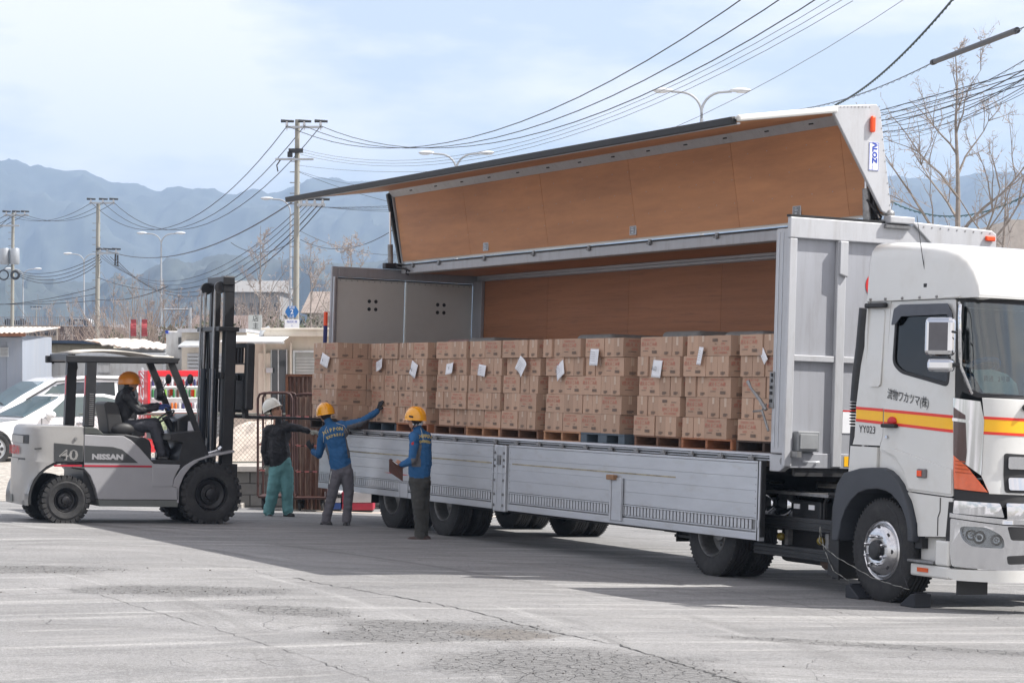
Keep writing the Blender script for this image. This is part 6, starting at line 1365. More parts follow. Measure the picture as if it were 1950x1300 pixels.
    def onto(s, pts):                                                      # lay points against the body as seen from in front of it
        base = Vector(s.o.parent.matrix_world.translation); vs = [v.co + base for v in s.mesh.vertices]; s.bvh = getattr(s, 'bvh', None) or BVHTree.FromPolygons(vs, [list(p.vertices) for p in s.mesh.polygons])
        r = []
        for p in pts:
            d = (p - CAM).normalized(); h = s.bvh.ray_cast(p - d * 1.0, d); r.append((h[0] - d * .006) if h[0] else p)
        return r
def hand(f, wrist, dirv, palm_n, m, size=1.0, curl=.4, spread=.2):
    d = Vector(dirv).normalized(); n_ = Vector(palm_n); n_ = (n_ - d * n_.dot(d)).normalized(); s_ = d.cross(n_); w = Vector(wrist); k = size
    f.cap(w, w + d * .085 * k, .030 * k, .036 * k, m, .55, n_)
    b = w + d * .095 * k
    for i, ln in enumerate((.062, .072, .068, .052)):
        o = b + s_ * ((i - 1.5) * .021 * k); d1 = (d + s_ * ((i - 1.5) * spread * .3) + n_ * curl * .4).normalized(); m1 = o + d1 * ln * .55 * k; d2 = (d1 + n_ * curl).normalized()
        f.cap(o, m1, .0125 * k, .0115 * k, m); f.cap(m1, m1 + d2 * ln * .5 * k, .0115 * k, .010 * k, m)
    t0 = w + d * .03 * k - s_ * .03 * k; t1 = t0 + (d * .6 - s_ * .8).normalized() * .04 * k; f.cap(t0, t1, .015 * k, .013 * k, m); f.cap(t1, t1 + (d + n_ * .5).normalized() * .03 * k, .013 * k, .011 * k, m)
def helmet(parent, c, r, m, up, fwd, brim=.03):
    up = Vector(up).normalized(); fwd = Vector(fwd); fwd = (fwd - up * fwd.dot(up)).normalized(); sd = fwd.cross(up)
    M_ = Matrix(((sd.x, fwd.x, up.x, c[0]), (sd.y, fwd.y, up.y, c[1]), (sd.z, fwd.z, up.z, c[2]), (0, 0, 0, 1))); mb = MB(); n = 32; rows = []
    for i in range(11): t = PI / 2 * i / 10; rows.append((math.sin(t), math.cos(t)))
    vs = []; fs = []
    for rr_, h in rows:
        for k in range(n): a = 2 * PI * k / n; vs.append((r * .90 * rr_ * math.cos(a), r * 1.10 * rr_ * math.sin(a), r * (1.0 * h)))
    for ex, h in ((1.0, -.16), (1.05, -.19), (1.07, -.23), (.97, -.21)):
        for k in range(n):
            a = 2 * PI * k / n; fr_ = max(0, math.sin(a)) ** 3; vs.append((r * .90 * ex * math.cos(a), r * 1.10 * (ex + brim / r * fr_ * (1 if ex > 1.01 else 0)) * math.sin(a), r * h - fr_ * .006))
    R = len(rows) + 4
    for i in range(R - 1):
        for k in range(n): fs.append((i * n + k, i * n + (k + 1) % n, (i + 1) * n + (k + 1) % n, (i + 1) * n + k))
    mb.add(vs, fs, 0, M_); mb.box((-.012, -r * .95, r * .62), (.012, r * .9, r * 1.02), 0, M_) if False else None
    for x in (-.03, .03): mb.tube([(x, r * 1.08 * math.cos(t), r * 1.005 * math.sin(t)) for t in np.linspace(.35, PI - .35, 12)], .005, 5, 0, M_)
    return P('helmet', mb, m, parent, smooth=50), M_
def head(f, c, fwd, up, sz=1.0, hair=True):
    fwd = Vector(fwd).normalized(); up = Vector(up).normalized(); sd = fwd.cross(up).normalized(); up = sd.cross(fwd); R = Matrix((sd, fwd, up)).transposed(); c = Vector(c); k = sz
    f.ell(c, (.076 * k, .093 * k, .108 * k), M_skin, R); f.ell(c + fwd * .025 - up * .055, (.056 * k, .066 * k, .060 * k), M_skin, R)
    f.ell(c + fwd * .098 * k - up * .018 * k, (.013 * k, .020 * k, .022 * k), M_skin, R)
    for s_ in (-1, 1): f.ell(c + sd * s_ * .078 * k - up * .01, (.010, .020, .032), M_skin, R)
    f.ell(c - fwd * .03 + up * .01, (.080 * k, .078 * k, .095 * k), M_hair, R)
    return R, c, fwd, up, sd
def face(parent, c, fwd, up, sd, k=1.0):
    for s_ in (-1, 1):
        P('eye', MB().ball(c + fwd * .088 * k + sd * s_ * .031 * k + up * .012, (.011, .011, .006)), M_hair, parent, smooth=True)
        P('eyebrow', MB().cyl(c + fwd * .093 * k + sd * s_ * .018 + up * .033, c + fwd * .086 * k + sd * s_ * .048 + up * .030, .004, 5), M_hair, parent, smooth=True)
    P('mouth', MB().cyl(c + fwd * .092 * k + sd * .022 - up * .062, c + fwd * .092 * k - sd * .022 - up * .062, .004, 5), mat('lip', (.3, .12, .1, 1), .5), parent, smooth=True)
def arc_text(f, s, cx, cy, R0, a0, da, size, m, parent, name='back_lettering', slope=0):
    """letters set along an arc on the jacket back; size in photograph-free metres"""
    mb = MB(); sc = f.Y / F
    for i, ch in enumerate(s):
        a = a0 + da * (i - (len(s) - 1) / 2); px_, py_ = cx + R0 * math.sin(a), cy - R0 * math.cos(a)
        vs, fs = text_tris(ch, size, bold=.0035, res=1); ct, st2 = math.cos(-a + slope), math.sin(-a + slope); pts = []
        for v in vs: x, z = v[0] * ct - v[1] * st2, v[0] * st2 + v[1] * ct; q = f.p(px_, py_); pts.append(q + Vector((x, 0, z)))
        mb.add([tuple(p) for p in f.onto(pts)], fs)
    return P(name, mb, m, parent)
M_txt = mat('pale yellow lettering', (.48, .40, .18, 1), .8)
def shoes(f, ank, toe, m, d=0.0):
    a = Vector(ank); t = Vector(toe); f.cap(a + Vector((0, 0, -.02)), a + Vector((0, 0, -.045)), .045, .05, m); dd = (t - a); dd.z = 0; dd.normalize(); g = min(a.z, t.z); base = Vector((a.x, a.y, 0)); z0 = t.z
    f.cap(Vector((a.x, a.y, z0)) - dd * .05, Vector((t.x, t.y, z0)) - dd * .04, .047, .043, m, .75, (0, 0, 1)); f.cap(Vector((a.x, a.y, z0 - .018)) - dd * .055, Vector((t.x, t.y, z0 - .022)) - dd * .035, .044, .042, m, .6, (0, 0, 1))
def ground_at(px, py):
    Y = 10228 / (py - 702)
    for _ in range(8): z = ground_z((px - CX) / F * Y, Y); Y = (CH - z) * F / (py - HY)
    return Y
# --- worker in blue jacket reaching towards the boxes, seen from behind ---
Y = ground_at(636, 999); f = Fig(Y); gz = ground_z(px_x(636, Y), Y)
t1 = thing('person', 'worker in blue jacket and yellow helmet seen from behind, stretching his arm towards the cartons', 'person', (px_x(638, Y), Y, gz))
hip = f.p(650, 888); neck = f.p(630, 806); shl = f.p(615, 818, .05); shr = f.p(654, 808, -.04)
f.cap(f.p(651, 893), f.p(647, 868), .150, .150, M_gt, .74, (0, 1, 0)); f.cap(f.p(648, 882), f.p(644, 862), .160, .165, M_bj, .76, (0, 1, 0))
f.cap(f.p(645, 866), f.p(634, 822), .165, .165, M_bj, .66, (0, 1, 0)); f.cap(f.p(618, 820), f.p(652, 810), .075, .080, M_bj, .95, (0, 1, 0)); f.cap(f.p(622, 832), f.p(652, 822), .10, .10, M_bj, .85, (0, 1, 0))
f.cap(f.p(630, 815), f.p(625, 801, .03), .060, .060, M_bj); f.cap(f.p(628, 812), f.p(623, 796, .05), .055, .055, M_hair)
f.cap(f.p(655, 811), f.p(688, 803), .072, .060, M_bj); f.cap(f.p(688, 803, -.02), f.p(714, 786, .05), .058, .046, M_bj); f.cap(f.p(712, 788, .05), f.p(718, 783, .07), .050, .046, M_bj)
hand(f, f.p(718, 783, .07), (.35, .2, .8), (.6, .7, -.2), M_gl, 1.05, .15)
f.cap(f.p(616, 822, .03), f.p(608, 864, .10), .070, .058, M_bj); f.cap(f.p(608, 866, .12), f.p(597, 860, .28), .056, .048, M_bj); hand(f, f.p(595, 857, .30), (-.6, .3, .9), (.4, .8, 0), M_gl, 1.05, .6)
f.cap(f.p(641, 897), f.p(634, 934, -.02), .098, .080, M_gt); f.cap(f.p(634, 934, -.02), f.p(622, 986, .03), .078, .062, M_gt); f.cap(f.p(623, 978, .03), f.p(621, 991, .03), .072, .068, M_gt)
f.cap(f.p(660, 897), f.p(664, 936, .03), .098, .078, M_gt); f.cap(f.p(664, 936, .03), f.p(661, 986, .05), .076, .060, M_gt); f.cap(f.p(661, 978, .05), f.p(660, 991, .05), .070, .066, M_gt)
shoes(f, f.p(622, 992, .03), f.p(609, 996.5, .06), M_sh); shoes(f, f.p(660, 993, .05), f.p(657, 998, -.08), M_sh)
hc = f.p(619, 789, .07); hdd = head(f, hc, (-.35, .9, .15), (-.12, 0, 1))
def pa(c, m):
    px_, py_ = CX + F * c.x / c.y, HY - F * (c.z - CH) / c.y
    return m is M_bj and ((px_ > 663 - (880 - py_) * .12 and 815 < py_ < 872 and px_ < 690 and px_ > 655 + (py_ - 815) * .14) or (px_ > 662 and py_ > 809 - (px_ - 662) * .28 and py_ < 830 and px_ < 708) or (620 < px_ < 627 and 843 < py_ < 876 and px_ < 621 + (py_ - 843) * .3))
o = f.build(t1, .0115, [(pa, M_gp)])
h, _ = helmet(t1, f.p(619.5, 785.5, .06), .150, M_hy, (-.16, .04, 1), (-.35, .9, 0))
arc_text(f, 'NIPPON', 648, 878, 62, -.24, .105, .068, M_txt, t1); arc_text(f, 'EXPRESS', 649, 880, 53, -.22, .095, .050, M_txt, t1)
def seam(f, pts, w, m, name, parent):
    mb = MB(); P_ = []
    for i in range(len(pts) - 1):
        a, b = pts[i], pts[i + 1]
        for k in range(8): t = k / 8; P_.append(f.p(a[0] + (b[0] - a[0]) * t, a[1] + (b[1] - a[1]) * t))
    P_.append(f.p(*pts[-1])); mb.tube(f.onto(P_), w, 5); return P(name, mb, m, parent, smooth=True)
seam(f, [(631, 897), (627, 921)], .009, mat('reflective tape', (.45, .47, .46, 1), .4), 'reflective_strip', t1); seam(f, [(675.5, 898), (674.5, 920)], .009, MATS['reflective tape'], 'reflective_strip', t1)
seam(f, [(622, 812), (616, 826), (616, 842)], .004, MATS['reflective tape'], 'piping', t1); seam(f, [(640, 805), (655, 810), (662, 822)], .004, MATS['reflective tape'], 'piping', t1)
# --- worker with clipboard, at the right ---
Y = ground_at(798, 1026); f = Fig(Y); gz = ground_z(px_x(798, Y), Y)
t2 = thing('person', 'worker in blue jacket and dark trousers holding a brown clipboard beside the lowered side gate', 'person', (px_x(798, Y), Y, gz))
f.cap(f.p(799, 917), f.p(799, 903), .150, .145, M_kt, .80, (0, 1, 0)); f.cap(f.p(799, 896), f.p(800, 880), .152, .162, M_bj, .85, (0, 1, 0)); f.cap(f.p(799, 900), f.p(799, 893), .150, .150, M_bj, .85, (0, 1, 0))
f.cap(f.p(800, 884), f.p(801, 836), .162, .145, M_bj, .85, (0, 1, 0)); f.cap(f.p(789, 832, .0), f.p(810, 834, .0), .088, .094, M_bj, 1.0); f.cap(f.p(800, 826), f.p(794, 812), .062, .058, M_bj)
f.cap(f.p(796, 822), f.p(793, 806), .052, .055, M_hair)
f.cap(f.p(790, 832, -.13), f.p(786, 874, -.17), .068, .058, M_bj); f.cap(f.p(786, 876, -.17), f.p(766, 884, -.22), .056, .044, M_bj); hand(f, f.p(765, 884.5, -.22), (-.9, -.1, .1), (-.1, .9, .5), M_skin, .95, .7)
f.cap(f.p(806, 834, .16), f.p(800, 872, .20), .066, .055, M_bj); f.cap(f.p(800, 872, .2), f.p(776, 882, .08), .054, .045, M_bj); hand(f, f.p(775, 882, .07), (-.9, -.3, .0), (0, -.9, .2), M_skin, .95, .6)
f.cap(f.p(795, 917, -.02), f.p(797, 965, -.06), .110, .085, M_kt); f.cap(f.p(797, 965, -.06), f.p(801, 1016, -.02), .083, .068, M_kt); f.cap(f.p(800, 1004, -.02), f.p(800, 1018, -.02), .076, .074, M_kt)
f.cap(f.p(806, 917, .08), f.p(806, 966, .06), .105, .080, M_kt); f.cap(f.p(806, 966, .06), f.p(807, 1014, .10), .080, .064, M_kt)
shoes(f, f.p(801, 1020, -.03), f.p(775, 1026, -.08), M_shb); shoes(f, f.p(808, 1019, .09), f.p(786, 1025, .06), M_shb)
hc = f.p(790, 800, .0); hdd2 = head(f, hc, (-.75, .6, .0), (0, 0, 1))
def pa2(c, m):
    px_, py_ = CX + F * c.x / c.y, HY - F * (c.z - CH) / c.y
    return m is M_bj and ((804 - (py_ - 845) * .12 > px_ > 799 - (py_ - 845) * .25 and 845 < py_ < 875) or (784 < px_ < 802 and 872 < py_ < 888))
f.build(t2, .0115, [(pa2, M_gp)])
h, _ = helmet(t2, f.p(791.5, 795, .0), .145, M_hy, (.05, 0, 1), (-.75, .6, 0)); P('head_cloth', MB().ball(f.p(793, 805, .02), (.092, .105, .055)), M_paper, t2, smooth=True)
P('chin_strap', MB().tube([f.p(784, 798, -.09), f.p(790, 808, -.10), f.p(785, 816, -.03)], .007, 6).tube([f.p(800, 800, -.10), f.p(790, 808, -.10)], .007, 6), M_rubn, t2, smooth=True)
P('name_strip', MB().tube([f.p(779.5, 792, -.115), f.p(786, 793.5, -.145)], .012, 6), M_gl, h)
arc_text(f, 'NIPPON', 808, 866, 36, .05, .10, .060, M_txt, t2); arc_text(f, 'EXPRESS', 808, 868, 28, .05, .11, .045, M_txt, t2)
seam(f, [(801, 815), (804, 826), (806, 838)], .004, MATS['reflective tape'], 'piping', t2)
P('arm_badge', MB().add([tuple(p) for p in f.onto([f.p(783, 843), f.p(788, 840), f.p(788, 846), f.p(784, 847)])], [(0, 1, 2, 3)]), M_red, t2)
cbp = [f.p(741, 874, -.30), f.p(744.5, 873, -.30), f.p(767, 890, -.20), f.p(767, 916, -.20), f.p(741, 898, -.30)]
cb_ = thing('clipboard', 'brown clipboard held tilted by the worker at the right', 'clipboard', f.p(754, 895, -.25)); mb = MB(); nrm = (cbp[2] - cbp[0]).cross(cbp[4] - cbp[0]).normalized() * .004
mb.add([tuple(p + nrm) for p in cbp] + [tuple(p - nrm) for p in cbp], [(0, 1, 2, 3, 4), (9, 8, 7, 6, 5)] + [(i, (i + 1) % 5, (i + 1) % 5 + 5, i + 5) for i in range(5)]); P('board', mb, mat('brown board', (.11, .052, .04, 1), .6), cb_)
P('pen', MB().cyl(f.p(748, 877, -.29), f.p(757, 884, -.26), .006, 6), M_paper, cb_)
# --- worker in black jacket with white helmet ---
Y = ground_at(530, 982); f = Fig(Y); gz = ground_z(px_x(530, Y), Y)
t3 = thing('person', 'man in white helmet, black jacket and teal trousers looking up beside the forks', 'person', (px_x(532, Y), Y, gz))
f.cap(f.p(535, 893), f.p(536, 880), .160, .160, M_tt, .85, (0, 1, 0)); f.cap(f.p(533, 877), f.p(530, 862), .165, .180, M_bk, .88, (0, 1, 0)); f.cap(f.p(531, 866), f.p(528, 824), .182, .150, M_bk, .84, (0, 1, 0))
f.cap(f.p(512, 818), f.p(545, 815), .082, .080, M_bk); f.cap(f.p(529, 812), f.p(529, 800), .065, .06, M_bk); f.cap(f.p(527, 806), f.p(527, 795), .055, .052, M_skin)
f.cap(f.p(508, 820), f.p(503, 858), .070, .062, M_bk); f.cap(f.p(503, 858), f.p(508, 880), .062, .050, M_bk); hand(f, f.p(509, 881), (.12, 0, -1), (-.2, 1, 0), M_glw, 1.1, .3)
f.cap(f.p(548, 814), f.p(569, 815, .02), .072, .060, M_bk); f.cap(f.p(569, 815, .02), f.p(586, 820, -.02), .058, .048, M_bk); hand(f, f.p(588, 821), (1, 0, -.1), (0, .6, -.8), M_glw, 1.05, .7)
f.cap(f.p(527, 895), f.p(520, 934, -.04), .115, .100, M_tt); f.cap(f.p(520, 934, -.04), f.p(513, 970, .0), .098, .082, M_tt); f.cap(f.p(513, 964), f.p(512, 974), .086, .086, M_tt)
f.cap(f.p(545, 895), f.p(547, 934, -.02), .115, .098, M_tt); f.cap(f.p(547, 934, -.02), f.p(547, 968, .02), .096, .082, M_tt); f.cap(f.p(547, 960), f.p(548, 971), .086, .086, M_tt)
shoes(f, f.p(513, 977), f.p(515, 983, -.14), M_sh); shoes(f, f.p(548, 975), f.p(560, 980.5, -.12), M_sh)
hc = f.p(526, 783, .0); R_, c_, fw_, up_, sd_ = head(f, hc, (.72, -.62, .22), (-.18, .10, 1)); f.build(t3, .0115)
helmet(t3, f.p(517.5, 776, .02), .146, M_hw, (-.42, .14, 1), (.75, -.6, 0)); face(t3, c_, fw_, up_, sd_)
P('jacket_stripe', MB().add([tuple(p) for p in f.onto([f.p(536, 802), f.p(548, 800), f.p(555, 830), f.p(546, 847)])], [(0, 1, 2, 3)]), mat('grey lining', (.05, .05, .055, 1), .6), t3)
# --- forklift driver ---
dY = (TF @ L(245, 780, u=UC)).y; f = Fig(dY)
t4 = thing('person', 'forklift driver in orange helmet, dark jacket and blue gloves gripping the steering wheel', 'person', f.p(240, 815))
f.cap(f.p(234, 813), f.p(246, 812), .155, .14, M_dt, 1.0); f.cap(f.p(234, 808), f.p(238, 790), .170, .175, M_bk, .95, (0, 1, 0)); f.cap(f.p(237, 793), f.p(240, 757), .178, .150, M_bk, .95, (0, 1, 0)); f.cap(f.p(240, 752, -.14), f.p(243, 752, .16), .088, .085, M_bk)
f.cap(f.p(244, 748), f.p(247, 737), .06, .058, M_bk); f.cap(f.p(246, 742), f.p(248, 733), .055, .055, M_hair)
f.cap(f.p(243, 755, -.20), f.p(263, 781, -.22), .072, .060, M_bk); f.cap(f.p(263, 781, -.22), f.p(297, 777, -.12), .060, .046, M_bk); hand(f, f.p(299, 777, -.10), (1, .2, .05), (0, .3, -1), M_glb, 1.1, .6)
f.cap(f.p(245, 755, .20), f.p(268, 778, .22), .070, .058, M_bk); f.cap(f.p(268, 778, .22), f.p(300, 772, .22), .058, .046, M_bk); hand(f, f.p(302, 772, .22), (1, 0, .05), (0, .3, -1), M_glb, 1.1, .6)
f.cap(f.p(245, 812, -.12), f.p(292, 811, -.16), .100, .084, M_dt); f.cap(f.p(292, 811, -.16), f.p(307, 862, -.16), .082, .064, M_dt); f.cap(f.p(245, 812, .12), f.p(296, 806, .16), .100, .084, M_dt); f.cap(f.p(296, 806, .16), f.p(318, 862, .16), .080, .064, M_dt)
shoes(f, f.p(308, 866, -.16), f.p(323, 872, -.14), M_sh); shoes(f, f.p(319, 866, .16), f.p(334, 871, .2), M_sh)
hc = f.p(249, 729); head(f, hc, (.9, .25, -.05), (.0, 0, 1)); f.build(t4, .012); helmet(t4, f.p(246, 727), .146, M_ho, (-.02, 0, 1), (.93, .25, 0)); P('collar', MB().ball(f.p(246, 738), (.085, .085, .04)), mat('dark fur collar', (.02, .025, .024, 1), .95), t4, smooth=True)
# ================= POLES, LAMPS, CABLES =================
M_cpole = mat('concrete pole', (.30, .29, .25, 1), .85, 0, .1, 3, .1, 40, .3, (.18, .17, .15, 1), 1.5)
M_galv = mat('galvanised steel', (.42, .44, .46, 1), .4, .5, .08, 6)
M_ins = mat('insulator', (.55, .56, .58, 1), .3); M_cable = mat('black cable', (.028, .03, .032, 1), .6)
M_cabg = mat('grey cable', (.10, .105, .11, 1), .6)
def pole(px, Y, top, w_px, label, arms, base=0):
    x = px_x(px, Y); zt = pz(top, Y); r = w_px / F * Y / 2; t = thing('utility_pole', label, 'utility pole', (x, Y, -.12), group='utility poles along the road')
    P('shaft', MB().tube([(x - .0, Y, -.12), (x + .008 * zt, Y, zt)], [r * 1.25, r * .88], 16), M_cpole, t, smooth=40)
    for k, (py, a, b, ins, th) in enumerate(arms):
        z = pz(py, Y); am = P('crossarm', MB().box((px_x(a, Y), Y - r - .10, z - th / 2), (px_x(b, Y), Y - r - .01, z + th / 2)), M_galv, t, bev=.01)
        for q in ins:
            xi = px_x(q, Y); P('insulator', MB().lathe([(0, 0), (.05, 0), (.07, .08), (.04, .10), (.065, .18), (.035, .2), (0, .22)], (xi, Y - r - .05, z + th / 2), 'z', 10).cyl((xi, Y - r - .05, z - .15), (xi, Y - r - .05, z), .02, 6), M_ins, am, smooth=40)
            P('lead', MB().tube([(xi - .25, Y - r - .05, z + .26), (xi + .3, Y - r - .05, z + .24)], [.07, .05], 8), M_cable, am, smooth=True)
    bd = MB()
    for z in np.arange(zt * .3, zt * .93, .45): bd.cyl((x - r * 1.9, Y, z), (x + r * 1.9, Y, z + .0), .02, 5)
    P('step_bolt', bd, M_steel, t, kind='stuff'); return t, x, zt, r
t, x, zt, r = pole(562, 100, 228, 10.5, 'nearest tall concrete utility pole with two crossarms beside the raised wing', [(243, 544, 615, (547, 580, 611), .10), (304, 525, 598, (), .09), (391, 566, 620, (574, 585, 600, 615), .12)])
P('fitting', MB().box((x - .25, 99.7, pz(292, 100)), (x + .35, 99.9, pz(284, 100))).box((x - .3, 99.7, pz(300, 100)), (x - .1, 99.95, pz(290, 100))).tube([(x - .6, 99.7, pz(306, 100)), (x - .75, 99.7, pz(316, 100)), (x - .7, 99.7, pz(328, 100))], .03, 5), M_dark, t)
t, x, zt, r = pole(184, 150, 385, 8.5, 'concrete utility pole with crossarm left of the forklift mast', [(387, 171, 220, (174, 197, 217), .12), (482, 186, 227, (192, 205, 222), .12)])
P('hanging_loop', MB().tube([(px_x(222, 150), 149.6, pz(484, 150)), (px_x(221, 150), 149.6, pz(505, 150)), (px_x(226, 150), 149.6, pz(508, 150)), (px_x(226, 150), 149.6, pz(486, 150))], .06, 5), M_cable, t)
t, x, zt, r = pole(22, 160, 405, 6.5, 'concrete utility pole with two transformers at the far left', [(410, 8, 56, (13, 31, 48), .12), (430, -4, 38, (), .12)])
for q in (12, 31): P('transformer', MB().lathe([(0, 0), (.28, 0), (.33, .1), (.33, 1.0), (.30, 1.08), (0, 1.1)], (px_x(q, 160), 159.5, pz(504, 160)), 'z', 16), M_galv, t, smooth=40)
P('cable_loop', MB().lathe([(.32 + .05 * math.cos(a), .05 * math.sin(a)) for a in np.linspace(0, 2 * PI, 7)], (px_x(10, 160), 159.5, pz(524, 160)), 'y', 16), M_cable, t)
P('cable_loop', MB().lathe([(.25 + .09 * math.cos(a), .09 * math.sin(a)) for a in np.linspace(0, 2 * PI, 7)], (px_x(32, 160), 159.5, pz(524, 160)), 'y', 16), M_cable, t)
pole(68, 300, 581, 2.4, 'small far utility pole beyond the overpass at the left', [(588, 60, 78, (62, 70, 76), .2)])
def lamp(px, Y, top, arms, label, wpx=6):
    x = px_x(px, Y); zt = pz(top, Y); r = .085; t = thing('street_lamp', label, 'street lamp', (x, Y, -.12), group='street lamps along the road')
    P('post', MB().tube([(x, Y, -.12), (x, Y, zt - 1.0)], [r * 1.15, r * .7], 12), M_galv, t, smooth=True)
    for s_ in arms:
        pts = [(x, Y, zt - 1.05)]
        for a in np.linspace(0, PI / 2, 8): pts.append((x + s_ * (.75 - .75 * math.cos(a)), Y, zt - .8 + .72 * math.sin(a)))
        pts.append((x + s_ * 1.05, Y, zt - .06 - 0)); P('arm', MB().tube(pts, .045, 8), M_galv, t, smooth=True)
        e = Vector((x + s_ * 1.35, Y, zt - .02)); hd_ = P('lamp_head', MB().ball(e, (.36, .13, .085), n=16, m=8, M=None).box(e - Vector((.2 if s_ > 0 else -.0, .08, .06)) + Vector((-.16 if s_ > 0 else .16, 0, 0)), e + Vector((0, .08, .03))), mat('lamp housing', (.62, .64, .66, 1), .35), t, smooth=50)
        P('lens', MB().ball(e + Vector((s_ * .05, 0, -.05)), (.24, .10, .06)), mat('frosted lens', (.7, .72, .74, 1), .15, coat=1), hd_, smooth=True)
    return t
lamp(1336, 82, 171, (-1, 1), 'double-arm street lamp above the right part of the raised wing'); lamp(869, 106, 290, (-1, 1), 'double-arm street lamp above the left part of the raised wing')
lamp(307, 165, 443, (-1, 1), 'double-arm street lamp left of the forklift mast'); lamp(553, 135, 377, (-1,), 'street lamp head poking out left of the near utility pole')
lamp(160, 195, 482, (-1, 1), 'street lamp just left of the second utility pole'); lamp(44, 215, 511, (1, -1), 'small street lamp beside the far left utility pole')
NC = [0]
def cable(a, b, sag, r, label, m=None, n=20, group='overhead cables', name='overhead_cable', coil=0):
    a, b = Vector(a), Vector(b); pts = []
    for i in range(n + 1): t = i / n; p = a.lerp(b, t); p.z -= sag * 4 * t * (1 - t); pts.append(p)
    mb = MB().tube(pts, r, 4)
    if coil:
        q = []; N = int(coil)
        for i in range(N * 6 + 1):
            t = i / (N * 6); p = a.lerp(b, t); p.z -= sag * 4 * t * (1 - t) + .035; q.append(p + Vector((0, 0, .03 * abs(math.sin(i * PI / 6)))))
        mb.tube(q, r * .6, 3)
    return P(name, mb, m or M_cable, label=label, cat='cable', group=group, base=a)
WP = lambda px, py, Y: W(px, py, Y)
# three high lines from the far left, pole to pole, up to the next pole beyond the top of the picture
A3 = [(13, 409), (31, 409), (48, 409)]; B3 = [(174, 386), (197, 386), (217, 386)]; C3 = [(547, 240), (580, 240), (611, 240)]; D3 = [(1560, -110), (1640, -110), (1715, -110)]
nm = ['first', 'second', 'third']
for i in range(3):
    cable(WP(A3[i][0] - 260, A3[i][1] + 110, 175), WP(*A3[i], 159.6), .3, .018, '%s high cable running off the left edge from the transformer pole' % nm[i], group='high cables')
    cable(WP(*A3[i], 159.6), WP(*B3[i], 149.6), .75, .016, '%s high cable between the two left utility poles' % nm[i], group='high cables')
    cable(WP(*B3[i], 149.6), WP(*C3[i], 99.6), 2.9, .018, '%s high cable sagging from second pole to nearest pole' % nm[i], group='high cables')
    cable(WP(*C3[i], 99.6), WP(D3[i][0], D3[i][1], 52), 2.4, .016, '%s high black cable rising from the nearest pole over the wing to the top edge' % nm[i], group='high cables')
for i in range(4):
    if i < 3: cable(WP(572, 284 + i * 5, 99.7), WP(1600 + i * 12, -12 + i * 7, 60), 1.9, .0085, '%s thin grey wire rising above the street lamps to the top edge' % nm[i], M_cabg, group='thin wires')
cable(WP(568, 315, 99.7), WP(960, 316, 88), .25, .008, 'thin level wire right of the nearest pole, upper', M_cabg); cable(WP(568, 326, 99.7), WP(1760, -26, 60), 2.5, .008, 'thin wire rising from the nearest pole past the right street lamp', M_cabg)
cable(WP(570, 328, 99.7), WP(900, 410, 96), .3, .012, 'dark stay wire dropping right from the nearest pole', M_cabg)
for i in range(5): cable(WP(186 + i * 8, 484 + i * 1.5, 149.7), WP(574 + i * 10, 392, 99.6), 2.4 + .18 * i, .022 if i > 2 else .014, '%s lower cable of the bundle from second pole to nearest pole' % ['first', 'second', 'third', 'fourth', 'fifth'][i], group='lower cable bundle')
cable(WP(186, 470, 149.7), WP(556, 385, 99.7), 1.4, .03, 'thick grey cable above the lower bundle left of nearest pole', M_cabg)
for i in range(4): cable(WP(600 + i * 5, 394, 99.6), WP(1990, 122 + i * 9, 42), .75 + .08 * i, .009, '%s low cable passing behind the wing from nearest pole to the right edge' % ['first', 'second', 'third', 'fourth'][i], group='cables behind the wing', coil=60 if i == 0 else 0)
for i in range(4): cable(WP(38, 518 + i * 3, 159.6), WP(188 + i * 2, 486 + i * 4, 149.7), .5 + .12 * i, .022, '%s low cable between the two left utility poles' % ['first', 'second', 'third', 'fourth'][i], group='low cables left')
for i in range(3): cable(WP(-120, 570 + i * 4, 165), WP(182, 572 - i * 12, 149.7), .3 + .1 * i, .022, '%s lowest cable at the left crossing the mountain' % nm[i], group='lowest cables left')
cable(WP(186, 528, 149.7), WP(380, 545, 140), .5, .022, 'cable from second pole towards the trees, upper'); cable(WP(186, 570, 149.7), WP(320, 545, 120), .3, .03, 'thick cable rising right from the second pole'); cable(WP(572, 440, 99.7), WP(770, 485, 90), .3, .012, 'thin wire right of nearest pole above the trees, lower', M_cabg)
cable(WP(572, 456, 99.7), WP(760, 430, 85), .6, .014, 'cable sagging from nearest pole behind the rear strut'); cable(WP(440, 462, 120), WP(560, 458, 99.7), .5, .016, 'cable ending at nearest pole collar from the left')
cable(WP(-60, 480, 160), WP(20, 412, 159.7), .1, .02, 'steep stay cable at left edge, upper'); cable(WP(-60, 560, 160), WP(20, 500, 159.7), .2, .02, 'steep stay cable at left edge, lower')
# right hand lines
cable(WP(1590, 200, 62), WP(1830, -20, 40), .25, .020, 'thick dark green cable rising steeply behind the wing front', mat('dark green cable', (.02, .04, .035, 1), .6), n=30, coil=50)
cable(WP(1510, 210, 60), WP(1775, 120, 46), .15, .010, 'lashed messenger wire behind the wing front left of the tube', M_cabg, coil=26)
cable(WP(1935, 58, 40), WP(2010, 20, 38), .02, .010, 'lashed messenger wire right of the grey tube', M_cabg, coil=8)
tb = thing('cable_tube', 'thick dark grey tube slung on the wire at the top right', 'cable sleeve', WP(1775, 120, 46)); P('sleeve', MB().tube([WP(1776, 119, 46), WP(1936, 58, 40)], .052, 14), mat('grey sleeve', (.06, .06, .065, 1), .55), tb, smooth=True); P('end_ring', MB().tube([WP(1776, 119, 46), WP(1780, 117.5, 45.8)], .058, 14).tube([WP(1932, 60, 40.2), WP(1937, 58, 40)], .056, 14), M_dark, tb, smooth=True)
